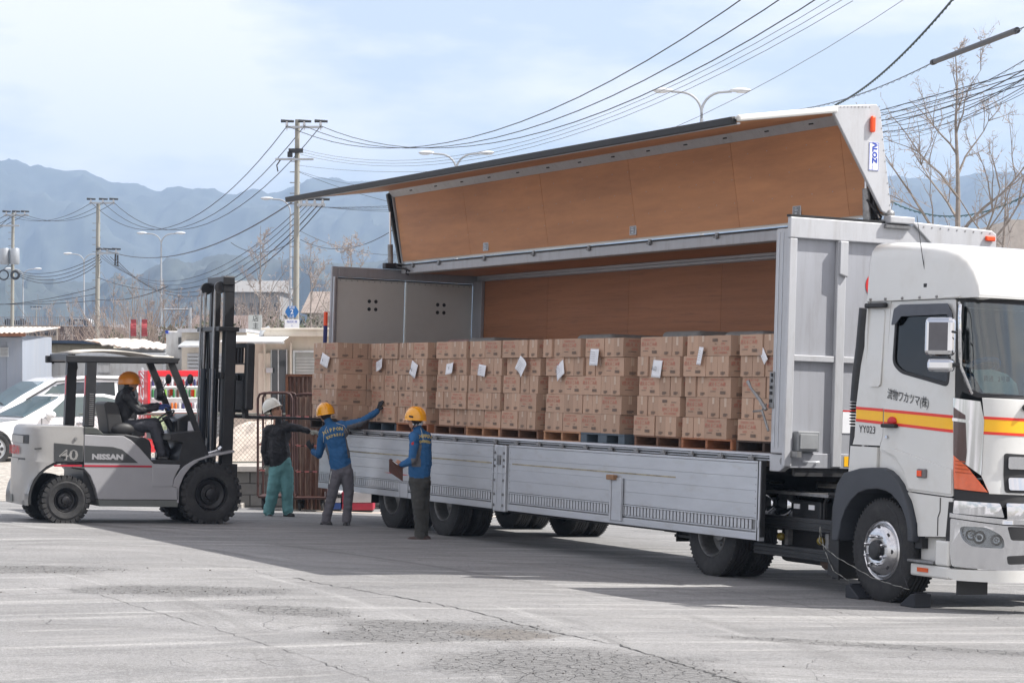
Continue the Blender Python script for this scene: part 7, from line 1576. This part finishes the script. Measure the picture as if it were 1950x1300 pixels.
for i, (a, b, r_) in enumerate(((206, 112, .007), (220, 128, .012), (232, 140, .008), (243, 138, .009), (252, 150, .008), (262, 152, .005), (240, 160, .006))):
    cable(WP(1640, a + 8, 60), WP(1990, b - 22 + i * 3, 42), .35, r_, '%s cable of the fan behind the bare tree at the right edge' % ['first', 'second', 'third', 'fourth', 'fifth', 'sixth', 'seventh'][i], group='fan of cables at right', coil=(30 if i in (0, 3) else 0))
cable(WP(1680, 374, 58), WP(1980, 356, 50), .55, .016, 'teal-tinted cable crossing in front of the mountain through the bare tree', mat('teal cable', (.03, .10, .11, 1), .6), coil=30)
# ================= BARE TREES =================
M_bark = mat('pale grey brown bark', (.25, .22, .195, 1), .9, 0, .25, 10, .4, 40); M_twig = mat('twig', (.36, .31, .28, 1), .9, 0, .15, 4)
def bare_tree(name, label, x, y, z0, h, seed, spread=.42, dens=1.0, lean=0, lowest=.30, rt=None, tw=1.0, group=None):
    rnd = random.Random(seed); t = thing(name, label, 'tree', (x, y, z0), group=group); rt = rt or h * .016
    tm, bm_, wm = MB(), MB(), MB(); pts = []; N = 12
    for i in range(N + 1): k = i / N; pts.append(Vector((x + lean * k * h + rnd.uniform(-.02, .02) * h * .3 * k, y + rnd.uniform(-.02, .02) * h * .3 * k, z0 + h * k)))
    tm.tube(pts, [rt * (1 - .93 * (i / N) ** .9) for i in range(N + 1)], 8); P('trunk', tm, M_bark, t, smooth=True)
    def grow(p, d, ln, r, lv):
        n = 6 if lv < 2 else 4; q = [p]; dd = d.copy(); up = .22 if lv == 0 else .12
        for i in range(n): dd = (dd + Vector((rnd.gauss(0, .13), rnd.gauss(0, .13), rnd.gauss(0, .08) + up * (i / n)))).normalized(); q.append(q[-1] + dd * ln / n)
        (bm_ if lv < 2 else wm).tube(q, [r * (1 - .75 * i / n) for i in range(n + 1)], 5 if lv < 1 else 3, cap=False)
        if lv >= 3: return
        m = int((5, 3.6, 2.2)[lv] * dens + rnd.random())
        for j in range(m):
            i = rnd.randint(1, n - 1) if lv else rnd.randint(1, n); pp = q[i]; a = rnd.uniform(0, 2 * PI); o = dd.orthogonal().normalized(); o2 = dd.cross(o); s_ = o * math.cos(a) + o2 * math.sin(a)
            grow(pp, (dd * .75 + s_ * rnd.uniform(.5, .9) + Vector((0, 0, .2))).normalized(), ln * rnd.uniform(.32, .60), r * .45, lv + 1)
        if lv < 3:                                                         # short spur shoots of the ginkgo
            for j in range(int(4 * dens)):
                i = rnd.randint(0, n - 1); pp = q[i].lerp(q[i + 1], rnd.random()); s_ = Vector((rnd.gauss(0, 1), rnd.gauss(0, 1), rnd.gauss(.3, .8))).normalized(); wm.tube([pp, pp + s_ * rnd.uniform(.04, .12) * tw], .006 * tw, 3, cap=False)
    nb = int(13 * min(dens, 1))
    for j in range(nb):
        k = lowest + (.95 - lowest) * (j / nb) ** .9; pp = pts[0].lerp(pts[-1], 0) ; i = min(N - 1, int(k * N)); pp = pts[i].lerp(pts[i + 1], k * N - i); a = j * 2.4 + rnd.uniform(-.5, .5); el = .35 + .85 * k
        d = Vector((math.cos(a) * math.cos(el), math.sin(a) * math.cos(el), math.sin(el))); grow(pp, d, h * spread * (1.02 - k) ** .8 * rnd.uniform(.7, 1.2), rt * .55 * (1.1 - k), 0)
    cr = P('crown', bm_, M_bark, t, smooth=True); P('twigs', wm, M_twig, cr, kind='stuff'); return t
bare_tree('ginkgo_tree', 'large bare ginkgo tree behind the tractor cab at the right', px_x(1822, 48), 48, -.12, pz(95, 48) + .1, 11, spread=.50, dens=1.15, lowest=.28, rt=.13)
bare_tree('ginkgo_tree', 'bare tree at the right edge behind the tractor roof', px_x(1890, 54), 54, -.12, pz(300, 54), 8, spread=.42, dens=.55, lean=.05, lowest=.4, rt=.11)
BT = [(495, 430, 104, 'bare ginkgo tree between mast and nearest utility pole'), (592, 462, 110, 'bare tree just right of the nearest utility pole'), (668, 448, 84, 'bare tree above the rear doors of the trailer'), (640, 560, 118, 'thin bare tree at the trailer rear corner'),
      (217, 520, 135, 'bare tree right of the second utility pole'), (253, 512, 128, 'bare tree left of the red banners'), (340, 545, 125, 'bare tree right of the double lamp post'), (385, 540, 122, 'bare tree hidden behind the forklift mast'), (138, 560, 140, 'bare tree over the white van on the overpass'), (97, 575, 140, 'slim bare tree over the overpass wall'),
      (285, 560, 118, 'low bare tree in front of the red banners'), (312, 530, 130, 'bare tree at the double lamp post foot'), (420, 560, 116, 'bare tree glimpsed right of the mast top'), (530, 560, 96, 'small bare tree left of the hexagonal sign'), (195, 585, 122, 'low bare tree left of the navy cabin roof end'), (362, 575, 112, 'low bare tree above the white lorry box')]
for i, (a, b, Y, lb_) in enumerate(BT):
    h = pz(b, Y) + .12; bare_tree('bare_tree', lb_, px_x(a, Y), Y, -.12, h, 40 + i, spread=.45, dens=.75 if i > 2 else .95, lowest=.25, rt=.09, tw=1.6, group='bare trees along the road')
# evergreen shrubs
M_leaf = mat('dull evergreen leaf', (.060, .070, .030, 1), .8, 0, .4, 2, rnd=.2)
def shrub(x, y, z0, rx, rz_, label, seed, n=2600):
    rnd = random.Random(seed); t = thing('evergreen_shrub', label, 'shrub', (x, y, z0), group='evergreen shrubs behind the sheds'); mb = MB(); cl = [(rnd.gauss(0, .42) * rx, rnd.gauss(0, .3) * rx * .6, z0 + rz_ * (.25 + .6 * rnd.random()), rx * rnd.uniform(.22, .4)) for _ in range(16)]
    for i in range(n):
        c = rnd.choice(cl); d = Vector((rnd.gauss(0, 1), rnd.gauss(0, 1), rnd.gauss(0, 1))).normalized() * c[3] * rnd.uniform(.5, 1.05); p = Vector((x + c[0], y + c[1], c[2])) + d; s_ = rnd.uniform(.05, .12) * (y / 100)
        if p.z < z0: continue
        a = Vector((rnd.gauss(0, 1), rnd.gauss(0, 1), rnd.gauss(0, 1))).normalized() * s_; b = a.orthogonal().normalized() * s_ * .6; mb.add([p - a, p + b, p + a, p - b], [(0, 1, 2, 3)])
    P('foliage', mb, M_leaf, t); P('stem', MB().tube([(x, y, z0), (x + .1, y, z0 + rz_ * .6)], [.12, .05], 6), M_bark, t)
for i, (a, top, Y, rx, lb_) in enumerate(((520, 585, 112, 2.6, 'evergreen shrub mass right of the pale signboard'), (478, 600, 110, 2.0, 'evergreen shrub behind the pale signboard'), (395, 592, 118, 2.4, 'evergreen shrub behind the forklift mast'), (360, 600, 120, 2.0, 'evergreen shrub left of the mast top'), (575, 600, 114, 2.2, 'evergreen shrub under the hexagonal sign'), (262, 600, 124, 1.8, 'dark shrub behind the red banners'))):
    shrub(px_x(a, Y), Y, -.12, rx, pz(top, Y), lb_, i + 3)
# bramble thicket of thin bare stems above the shed roofs
rnd = random.Random(4); mb = MB()
for i in range(2600):
    a = rnd.uniform(80, 640); Y = rnd.uniform(92, 125); x = px_x(a, Y); h = rnd.uniform(2.6, 6.2) * (.75 + .25 * math.sin(a * .03)) + .6; d = Vector((rnd.gauss(0, .22), 0, 1)); z = 0
    q = [Vector((x, Y, -.1))]
    for k in range(4): d = (d + Vector((rnd.gauss(0, .2), rnd.gauss(0, .2), 0))).normalized(); q.append(q[-1] + d * h / 4)
    mb.tube(q, [.022, .018, .014, .009, .005], 3, cap=False)
    if rnd.random() < .6: e = q[2] + Vector((rnd.gauss(0, .6), 0, rnd.uniform(.2, .9))); mb.tube([q[2], e], .009, 3, cap=False)
P('undergrowth', mb, mat('dry stems', (.25, .19, .155, 1), .95, 0, .25, .5), kind='stuff')
# ================= SIGNS =================
Y = 78; t = thing('route_sign', 'blue hexagonal prefectural route 2 sign with a white plate beneath', 'road sign', (px_x(556, Y), Y, -.12)); c = Vector((px_x(556, Y), Y, pz(593.5, Y))); R = 12.8 / F * Y
P('post', MB().cyl((c.x, Y + .08, -.12), (c.x, Y + .08, c.z + .2), .045, 10), M_galv, t, smooth=True)
hexa = rr([(c.x + R * math.sin(a) * 1.04, c.z + R * math.cos(a)) for a in np.arange(0, 6) * PI / 3 + PI / 6], .03)
sg = P('hexagon_plate', MB().prism(hexa, 'y', Y - .02, Y + .01), mat('sign blue', (.012, .14, .42, 1), .4), t); mb = MB(); B = lambda dz, dx=0: basis((c.x + dx, Y - .024, c.z + dz), (1, 0, 0), (0, 0, 1))
put_text(mb, '県道', .10, B(.14)); put_text(mb, '2', .21, B(-.0), bold=.004); put_text(mb, '広島', .08, B(-.15)); P('sign_lettering', mb, M_paper, sg)
pp = P('white_plate', MB().box((c.x - .24, Y - .02, pz(625, Y)), (c.x + .24, Y + .01, pz(608, Y))), M_paper, t, bev=.004); mb = MB(); put_text(mb, '海田町東', .09, basis((c.x, Y - .024, pz(613, Y)), (1, 0, 0), (0, 0, 1))); put_text(mb, '2', .08, basis((c.x, Y - .024, pz(620, Y)), (1, 0, 0), (0, 0, 1))); P('plate_lettering', mb, M_blue, pp)
Y = 72; t = thing('signboard', 'pale vertical signboard with dark characters behind the office roof', 'signboard', (px_x(488, Y), Y, -.12)); x = px_x(487, Y)
P('post', MB().cyl((px_x(475, Y), Y + .05, -.1), (px_x(475, Y), Y + .05, pz(600, Y)), .03, 8), M_galv, t); bd_ = P('board', MB().box((px_x(473, Y), Y - .02, pz(629, Y)), (px_x(499, Y), Y + .02, pz(600, Y))), mat('pale board', (.5, .53, .52, 1), .6, 0, .1, 4), t, bev=.004)
mb = MB(); put_text(mb, '店', .2, basis((x, Y - .024, pz(607, Y)), (1, 0, 0), (0, 0, 1))); put_text(mb, '主', .2, basis((x, Y - .024, pz(621, Y)), (1, 0, 0), (0, 0, 1))); P('board_lettering', mb, M_ink, bd_)
for i, a in enumerate((254, 275)):
    Y = 84; t = thing('banner', ('left', 'right')[i] + ' one of two narrow red banners among the bare trees', 'banner', (px_x(a, Y), Y, -.12), group='red banners'); mb = MB()
    for k in range(9):
        z = pz(640 - k * 4, Y); w_ = .10 + .006 * math.sin(k * .7 + i); mb.v += [(px_x(a, Y) - w_, Y + .03 * math.sin(k), z), (px_x(a, Y) + w_, Y + .05 * math.cos(k), z)]
    for k in range(8): mb.f.append([k * 2, k * 2 + 1, k * 2 + 3, k * 2 + 2]); mb.m.append(0)
    b_ = P('cloth', mb, mat('faded red cloth', (.33, .06, .07, 1), .8), t); q = b_.modifiers.new('t', 'SOLIDIFY'); q.thickness = .004
    P('pole', MB().cyl((px_x(a, Y) - .13, Y, -.12), (px_x(a, Y) - .13, Y, pz(603, Y)), .015, 6), M_galv, t)
t = thing('sign_gantry', 'thin grey pole with a horizontal arm left of the forklift mast', 'pole', (px_x(362, 108), 108, -.12)); P('post', MB().cyl((px_x(362, 108), 108, -.12), (px_x(362, 108), 108, pz(586, 108)), .07, 8), M_galv, t); P('arm', MB().cyl((px_x(310, 108), 108, pz(589, 108)), (px_x(362, 108), 108, pz(589, 108)), .04, 6), M_galv, t)
# ================= VENDING MACHINE =================
VM = frame_at(px_x(281, 47.3), 47.3, .44, math.radians(24)); t = thing('vending_machine', 'red drinks vending machine with rows of cans behind the forklift', 'vending machine', (0, 0, 0), VM)
M_vr = mat('vending red', S(205, 25, 40), .3, 0, .04, 3, coat=.4); w_, d_, h_ = 1.16, .72, 1.80
P('cabinet', MB().box((0, .04, 0), (w_, d_, h_)), M_vr, t, bev=.02); P('front_frame', MB().box((0, -.0, .95), (.06, .039, h_)).box((w_ - .06, 0, .95), (w_, .039, h_)).box((.0601, 0, h_ - .12), (w_ - .0601, .039, h_)).box((0, 0, .0), (w_, .039, .30)), M_vr, t, bev=.01)
P('display_case', MB().box((.062, .03, .95), (w_ - .062, .0395, h_ - .122)), mat('white case', (.75, .76, .77, 1), .5), t); P('shelf', MB().box((.08, -.02, 1.00), (w_ - .08, .029, 1.03)).box((.08, -.02, 1.23), (w_ - .08, .029, 1.26)).box((.08, -.02, 1.46), (w_ - .08, .029, 1.49)), M_paper, t, bev=.005)
rnd = random.Random(2); cc = [S(150, 30, 35), S(60, 60, 110), S(200, 200, 205), S(50, 120, 70), S(120, 170, 60), S(200, 110, 40), S(40, 110, 160), S(90, 50, 40)]; cm = [mat('can %d' % i, c, .35) for i, c in enumerate(cc)]
for rw, (z, hh, n_) in enumerate(((1.031, .12, 13), (1.261, .16, 12), (1.491, .13, 13))):
    for i in range(n_):
        x = .11 + i * (w_ - .22) / (n_ - 1); k = [(0, 1, 5, 6, 2), (3, 3, 4, 3, 7), (1, 0, 1, 7, 2)][rw][rnd.randint(0, 4)]; P('can', MB().lathe([(0, 0), (.026, 0), (.026, hh * .75), (.018, hh), (0, hh)], (x, .0, z), 'z', 8), cm[k], t, smooth=40)
P('button_row', MB().box((.08, -.015, .96), (w_ - .08, .028, .985)), M_paper, t); P('poster', MB().box((.08, .02, .45), (.50, .0395, .90)), mat('green yellow poster', (.35, .42, .25, 1), .4, 0, .8, 12), t); P('coin_panel', MB().box((.62, .01, .42), (1.06, .0395, .92)), M_fblk, t, bev=.01); P('coin_label', MB().box((.72, .002, .62), (.80, .0095, .68)).box((.72, .002, .50), (.80, .0095, .54)), M_paper, t)
P('dispenser', MB().box((.15, .02, .31), (1.0, .0395, .42)), M_dark, t); P('yellow_tag', MB().box((.58, .0, .84), (.66, .0095, .90)), M_yel, t)
mb = MB(); put_text(mb, 'Coca-Cola', .40, basis((-.004, .38, 1.05), (0, 0, 1), (0, 1, 0)), bold=.006, shear=.35, xs=.92); P('script_lettering', mb, M_paper, t)
# ================= CARS =================
def car(name, label, frame, prof, roof, L_, m, van=False, wheels=(.86, 3.6), wr=.32, W_=1.70):
    """x from nose to tail, y away, z up; prof: lower body side, roof: greenhouse outline from windscreen foot to tail"""
    t = thing(name, label, 'car', (0, 0, 0), frame)
    arch = []
    pts = [p for p in prof]
    low = [(0.0, .35)]
    for wx in wheels: low += [(wx - wr - .07, .24)] + [(wx + (wr + .07) * math.cos(a), wr + (wr + .07) * math.sin(a)) for a in np.linspace(PI - .1, .1, 10)] + [(wx + wr + .07, .24)]
    low += [(L_, .35)]
    poly = low + list(reversed(pts)); P('body', MB().prism(poly, 'y', .02, W_), m, t, bev=.05, seg=4)
    mb = MB(); n = len(roof); ins = [.06 + .16 * sstep(.85, 1.45, z) * (1 if not van else .7) for x, z in roof]
    mb.v = [(x, i_, z) for (x, z), i_ in zip(roof, ins)] + [(x, W_ + .02 - i_, z) for (x, z), i_ in zip(roof, ins)]
    for i in range(n - 1): mb.f.append([i, i + 1, i + 1 + n, i + n]); mb.m.append(0)
    tri = geometry.tessellate_polygon([[Vector((x, z, 0)) for x, z in roof]]); mb.f += [list(q) for q in tri] + [[i + n for i in q] for q in tri]; mb.m += [0] * (2 * len(tri)); mb.f.append([0, n, 2 * n - 1, n - 1]); mb.m.append(0)
    P('cabin', mb, m, t, bev=.03, seg=3); return t, ins
def glass_side(t, poly, van=False, m=None, name='side_window'):
    v = [(x, .06 + .16 * sstep(.85, 1.45, z) * (1 if not van else .7) - .007, z) for x, z in poly]; mb = MB(); n = len(v); mb.v = v + [(x, y + .005, z) for x, y, z in v]
    tri = geometry.tessellate_polygon([[Vector((x, z, 0)) for x, z in poly]]); mb.f = [list(q) for q in tri] + [[i + n for i in q] for q in tri] + [[i, (i + 1) % n, (i + 1) % n + n, i + n] for i in range(n)]; mb.m = [0] * len(mb.f); return P(name, mb, m or MATS['car glass'], t)
M_cglass = mat('car glass', (.06, .085, .085, 1), .04, 0, .2, 2, coat=1); M_wsc = mat('windscreen glass', (.10, .17, .20, 1), .04, 0, .25, 2, coat=1); M_carw = mat('pearl white paint', (.82, .82, .83, 1), .2, 0, .02, 2, coat=1)
def wheel_car(t, x, r, W_=1.7):
    for y, s_ in ((.03, 1), (W_ - .03, -1)):
        e = link(bpy.data.objects.new('wheel', None)); e.parent = t; OFF[e.name] = OFF[t.name]; P('tyre', MB().lathe([(r * .66, .01 * s_), (r * .7, 0), (r * .93, 0), (r, .03 * s_), (r, .19 * s_), (r * .7, .2 * s_)], (x, y, r), 'y', 32), M_rub, e, smooth=40)
        mb = MB().lathe([(r * .68, .012 * s_), (r * .6, .03 * s_), (r * .5, .01 * s_), (r * .2, .012 * s_), (0, .01 * s_)], (x, y, r), 'y', 32); P('hub_cap', mb, M_galv, e, smooth=40)
        mb = MB()
        for i in range(7): a = 2 * PI * i / 7; mb.lathe([(0, 0), (r * .11, 0), (r * .115, .006 * s_)], (x + r * .4 * math.cos(a), y + .006 * s_ - .004 * s_, r + r * .4 * math.sin(a)), 'y', 10)
        P('cap_hole', mb, M_dark, e)
# sedan heads left and a little towards the camera
az = math.radians(0)
Y1 = 46.8; C1 = frame_at(-11.0, 46.5, .36, math.radians(34))
prof = [(0, .35), (-.02, .55), (.05, .70), (.6, .80), (1.3, .88), (1.6, .92), (4.0, .95), (4.7, .92), (4.78, .7), (4.75, .35)]
roof = [(1.45, .90), (1.9, 1.12), (2.35, 1.34), (2.7, 1.40), (3.3, 1.40), (3.8, 1.31), (4.4, .98), (4.4, .90)]
t, _ = car('white_sedan', 'white saloon with green-tinted windows parked behind the forklift counterweight', C1, prof, roof, 4.78, M_carw)
glass_side(t, [(1.95, .94), (2.45, 1.31), (2.72, 1.345), (2.86, 1.345), (2.86, .95)]); glass_side(t, [(2.93, .95), (2.93, 1.345), (3.3, 1.34), (3.75, 1.24), (3.9, .98)]); glass_side(t, [(3.95, 1.0), (3.82, 1.22), (4.2, 1.02)])
ws2 = MB().add([(1.52, .14, .965), (1.52, 1.58, .965), (2.33, 1.44, 1.355), (2.33, .28, 1.355), (1.53, .14, .955), (1.53, 1.58, .955), (2.34, 1.44, 1.345), (2.34, .28, 1.345)], [(0, 1, 2, 3), (7, 6, 5, 4), (0, 1, 5, 4), (1, 2, 6, 5), (2, 3, 7, 6), (3, 0, 4, 7)]); P('windscreen', ws2, M_wsc, t)
P('door_mirror', MB().ball((2.02, -.06, .99), (.12, .09, .075)), M_carw, t, smooth=True); P('door_seam', MB().box((1.86, .012, .45), (1.87, .0195, .93)).box((2.89, .012, .45), (2.90, .0195, .93)).box((3.9, .012, .45), (3.91, .0195, .93)), M_dark, t); P('door_handle', MB().box((2.62, -.005, .80), (2.80, .0195, .83)).box((3.62, -.005, .81), (3.80, .0195, .84)), M_chrome, t, bev=.006)
for x in (.9, 3.75): wheel_car(t, x, .32)
P('window_trim', MB().tube([(1.93, .055, .93), (2.9, .05, .935), (3.95, .05, .97)], .01, 5), M_chrome, t)
Y2 = 50.2; C2 = frame_at(-11.3, 49.2, .42, math.radians(34))
prof = [(0, .35), (-.02, .6), (.1, .85), (.5, .98), (1.0, 1.05), (4.4, 1.05), (4.65, 1.0), (4.68, .35)]; roof = [(.75, 1.02), (1.2, 1.28), (1.75, 1.56), (2.1, 1.66), (2.8, 1.71), (3.9, 1.69), (4.45, 1.60), (4.62, 1.03)]
t, _ = car('white_minivan', 'white minivan with dark rear windows parked behind the white saloon', C2, prof, roof, 4.68, M_carw, van=True)
glass_side(t, [(1.45, 1.10), (1.95, 1.50), (2.25, 1.56), (2.35, 1.56), (2.35, 1.09)], True); glass_side(t, [(2.43, 1.09), (2.43, 1.565), (3.35, 1.565), (3.35, 1.09)], True, M_win); glass_side(t, [(3.42, 1.09), (3.42, 1.56), (4.2, 1.53), (4.4, 1.12)], True, M_win)
P('windscreen', MB().add([(.83, .12, 1.075), (.83, 1.6, 1.075), (1.75, 1.46, 1.585), (1.75, .26, 1.585), (.84, .12, 1.065), (.84, 1.6, 1.065), (1.76, 1.46, 1.575), (1.76, .26, 1.575)], [(0, 1, 2, 3), (7, 6, 5, 4), (0, 1, 5, 4), (1, 2, 6, 5), (2, 3, 7, 6), (3, 0, 4, 7)]), M_wsc, t)
P('wiper', MB().tube([(.86, .3, 1.09), (.98, .9, 1.17)], .012, 5).tube([(.86, 1.0, 1.09), (.98, 1.45, 1.17)], .012, 5), M_rubn, t); P('roof_trim', MB().tube([(1.3, .10, 1.2), (2.0, .13, 1.58), (2.8, .14, 1.64), (4.3, .14, 1.6)], .02, 5), M_rubn, t)
for x in (.85, 3.8): wheel_car(t, x, .32)
# ================= ROLL CAGES AND CRATES =================
M_cage = mat('red brown cage tube', (.055, .022, .018, 1), .6, .1, .2, 8, .1, 40, .4, (.06, .03, .02, 1), 6)
M_rustp = mat('streaked rusty panel', (.20, .135, .105, 1), .8, .1, .3, 3, .3, 40, .95, (.10, .035, .02, 1), 4, (3, 3, .4), gth=.42)
def cage(px0, px1, py_top, Y, label, panel, depth=.8, bars=6):
    x0, x1 = px_x(px0, Y), px_x(px1, Y); g = ground_z(x0, Y); zt = pz(py_top, Y); zb = g + .22; t = thing('roll_cage', label, 'roll cage', ((x0 + x1) / 2, Y, g), group='roll cages by the wall')
    for y in (Y, Y + depth): P('frame', MB().tube([(x0, y, zb), (x0, y, zt - .09), (x0 + .03, y, zt - .02), (x0 + .10, y, zt), (x1 - .10, y, zt), (x1 - .03, y, zt - .02), (x1, y, zt - .09), (x1, y, zb)], .020, 8), M_cage, t, smooth=True)
    P('base', MB().box((x0, Y, zb - .03), (x1, Y + depth, zb)), M_cage, t, bev=.008)
    H = zt - zb
    for k in (.25, .5, .78): P('rail', MB().cyl((x0, Y, zb + H * k), (x1, Y, zb + H * k), .011, 6).cyl((x0, Y, zb + H * k), (x0, Y + depth, zb + H * k), .011, 6), M_cage, t, smooth=True)
    for i in range(bars): x = x0 + (x1 - x0) * (i + .5) / bars; P('bar', MB().cyl((x, Y + depth, zb), (x, Y + depth, zt - .01), .007, 5), M_cage, t)
    for x in (x0 + .08, x1 - .08):
        for y in (Y + .1, Y + depth - .1): P('caster', MB().lathe([(0, -.02), (.075, -.02), (.085, 0), (.075, .02), (0, .02)], (x, y, g + .085), 'x', 14).box((x - .03, y - .03, g + .085), (x + .03, y + .03, zb - .03)), M_rub, t, smooth=40)
    if panel: P('sheet', MB().box((x0 + .03, Y + depth * .5, zb), (x1 - .03, Y + depth * .5 + .01, zt - .05)), M_rustp, t); [P('sheet_fold', MB().box((x0 + .05 + i * (x1 - x0 - .1) / 5, Y + depth * .5 - .012, zb), (x0 + .07 + i * (x1 - x0 - .1) / 5, Y + depth * .5 - .0005, zt - .06)), M_rustp, t, bev=.003) for i in range(6)]
    if bars:
        mk = MB()
        for k in (.5, .25, .78):
            for i in range(4): x = x0 + (x1 - x0) * (i + .3) / 4; mk.box((x, Y - .0115, zb + H * k - .012), (x + .07, Y - .003, zb + H * k + .012))
        P('red_grip', mk, mat('faded pink grip', (.42, .13, .12, 1), .6), t)
    return t
cage(491, 556, 748, 38.0, 'tall brown roll cage standing behind the man in teal trousers', False)
cage(560, 622, 750, 37.9, 'brown roll cage with stacked panels left of the lowered gate', True)
cage(600, 668, 752, 38.9, 'brown roll cage partly hidden behind the first load', True)
Y = 38.9; t = thing('rusty_locker', 'tall rust-streaked sheet metal box behind the roll cages', 'metal box', (px_x(570, Y), Y, -.12)); P('panel', MB().box((px_x(545, Y), Y, -.1), (px_x(618, Y), Y + .5, pz(713, Y))), M_rustp, t, bev=.01); P('edge', MB().box((px_x(544, Y), Y - .03, -.1), (px_x(549, Y), Y - .001, pz(712, Y))).box((px_x(549, Y), Y - .03, pz(717, Y)), (px_x(618, Y), Y - .001, pz(712, Y))), M_rust, t)
for i in range(8): a = 552 + i * 8; P('rib', MB().box((px_x(a, Y), Y - .025, -.1), (px_x(a + 3, Y), Y - .001, pz(719, Y))), M_rustp, t, bev=.005)
M_cw = mat('faded white plastic', (.48, .47, .48, 1), .5); M_cr = mat('crate red', (.36, .025, .05, 1), .45); M_cb = mat('crate blue', (.02, .06, .24, 1), .45)
for i, (a, b, up, dn, lb_) in enumerate(((618, 650, M_cw, M_cb, 'white and blue bench box between the legs of the reaching worker'), (651, 667, M_cr, M_cr, 'narrow red upright panel beside the white and blue box'), (668, 712, M_cw, M_cr, 'white and red bench box left of the rear trailer wheel'))):
    Y = 38.2; g = ground_z(px_x(a, Y), Y); x0, x1 = px_x(a, Y), px_x(b, Y) - .008; zt = pz(936, Y); zm = pz(957, Y); t = thing('bench_box', lb_, 'box', ((x0 + x1) / 2, Y, g), group='coloured boxes behind the trailer'); P('lower_shell', MB().box((x0, Y, g + .03), (x1, Y + .5, zm)), dn, t, bev=.015); P('upper_shell', MB().box((x0, Y, zm + .002), (x1, Y + .5, zt)), up, t, bev=.015); P('foot', MB().box((x0 + .02, Y + .02, g), (x1 - .02, Y + .48, g + .03)), M_dark, t)
    if i == 0: mb = MB(); put_text(mb, 'na', .11, basis((px_x(645, Y), Y - .004, pz(943, Y)), (1, 0, 0), (0, 0, 1)), bold=.008); P('box_lettering', mb, M_ink, t)
# small stones on the broken patch
rnd = random.Random(12); sm = MB().ball((0, 0, 0), (1, .8, .55), n=6, m=4); sme = sm.mesh('stone', mat('asphalt crumb', (.16, .155, .15, 1), .95)); mb = MB()
for i in range(420):
    a = rnd.gauss(0, 1); b = rnd.gauss(0, 1); cx_, cy_, sx_, sy_ = rnd.choice(((-.62, 18.9, .6, .5), (.5, 16.8, .8, .5), (-4.9, 24.6, .6, .3), (-3.1, 22.3, .7, .3)))
    x, y = cx_ + a * sx_, cy_ + b * sy_; s_ = .003 + .011 * rnd.random() ** 3; mb.ball((x, y, ground_z(x, y) + s_ * .3), (s_, s_ * .8, s_ * .55), n=5, m=3)
P('crumbs', mb, mat('asphalt crumb', (.16, .155, .15, 1), .95), kind='stuff')
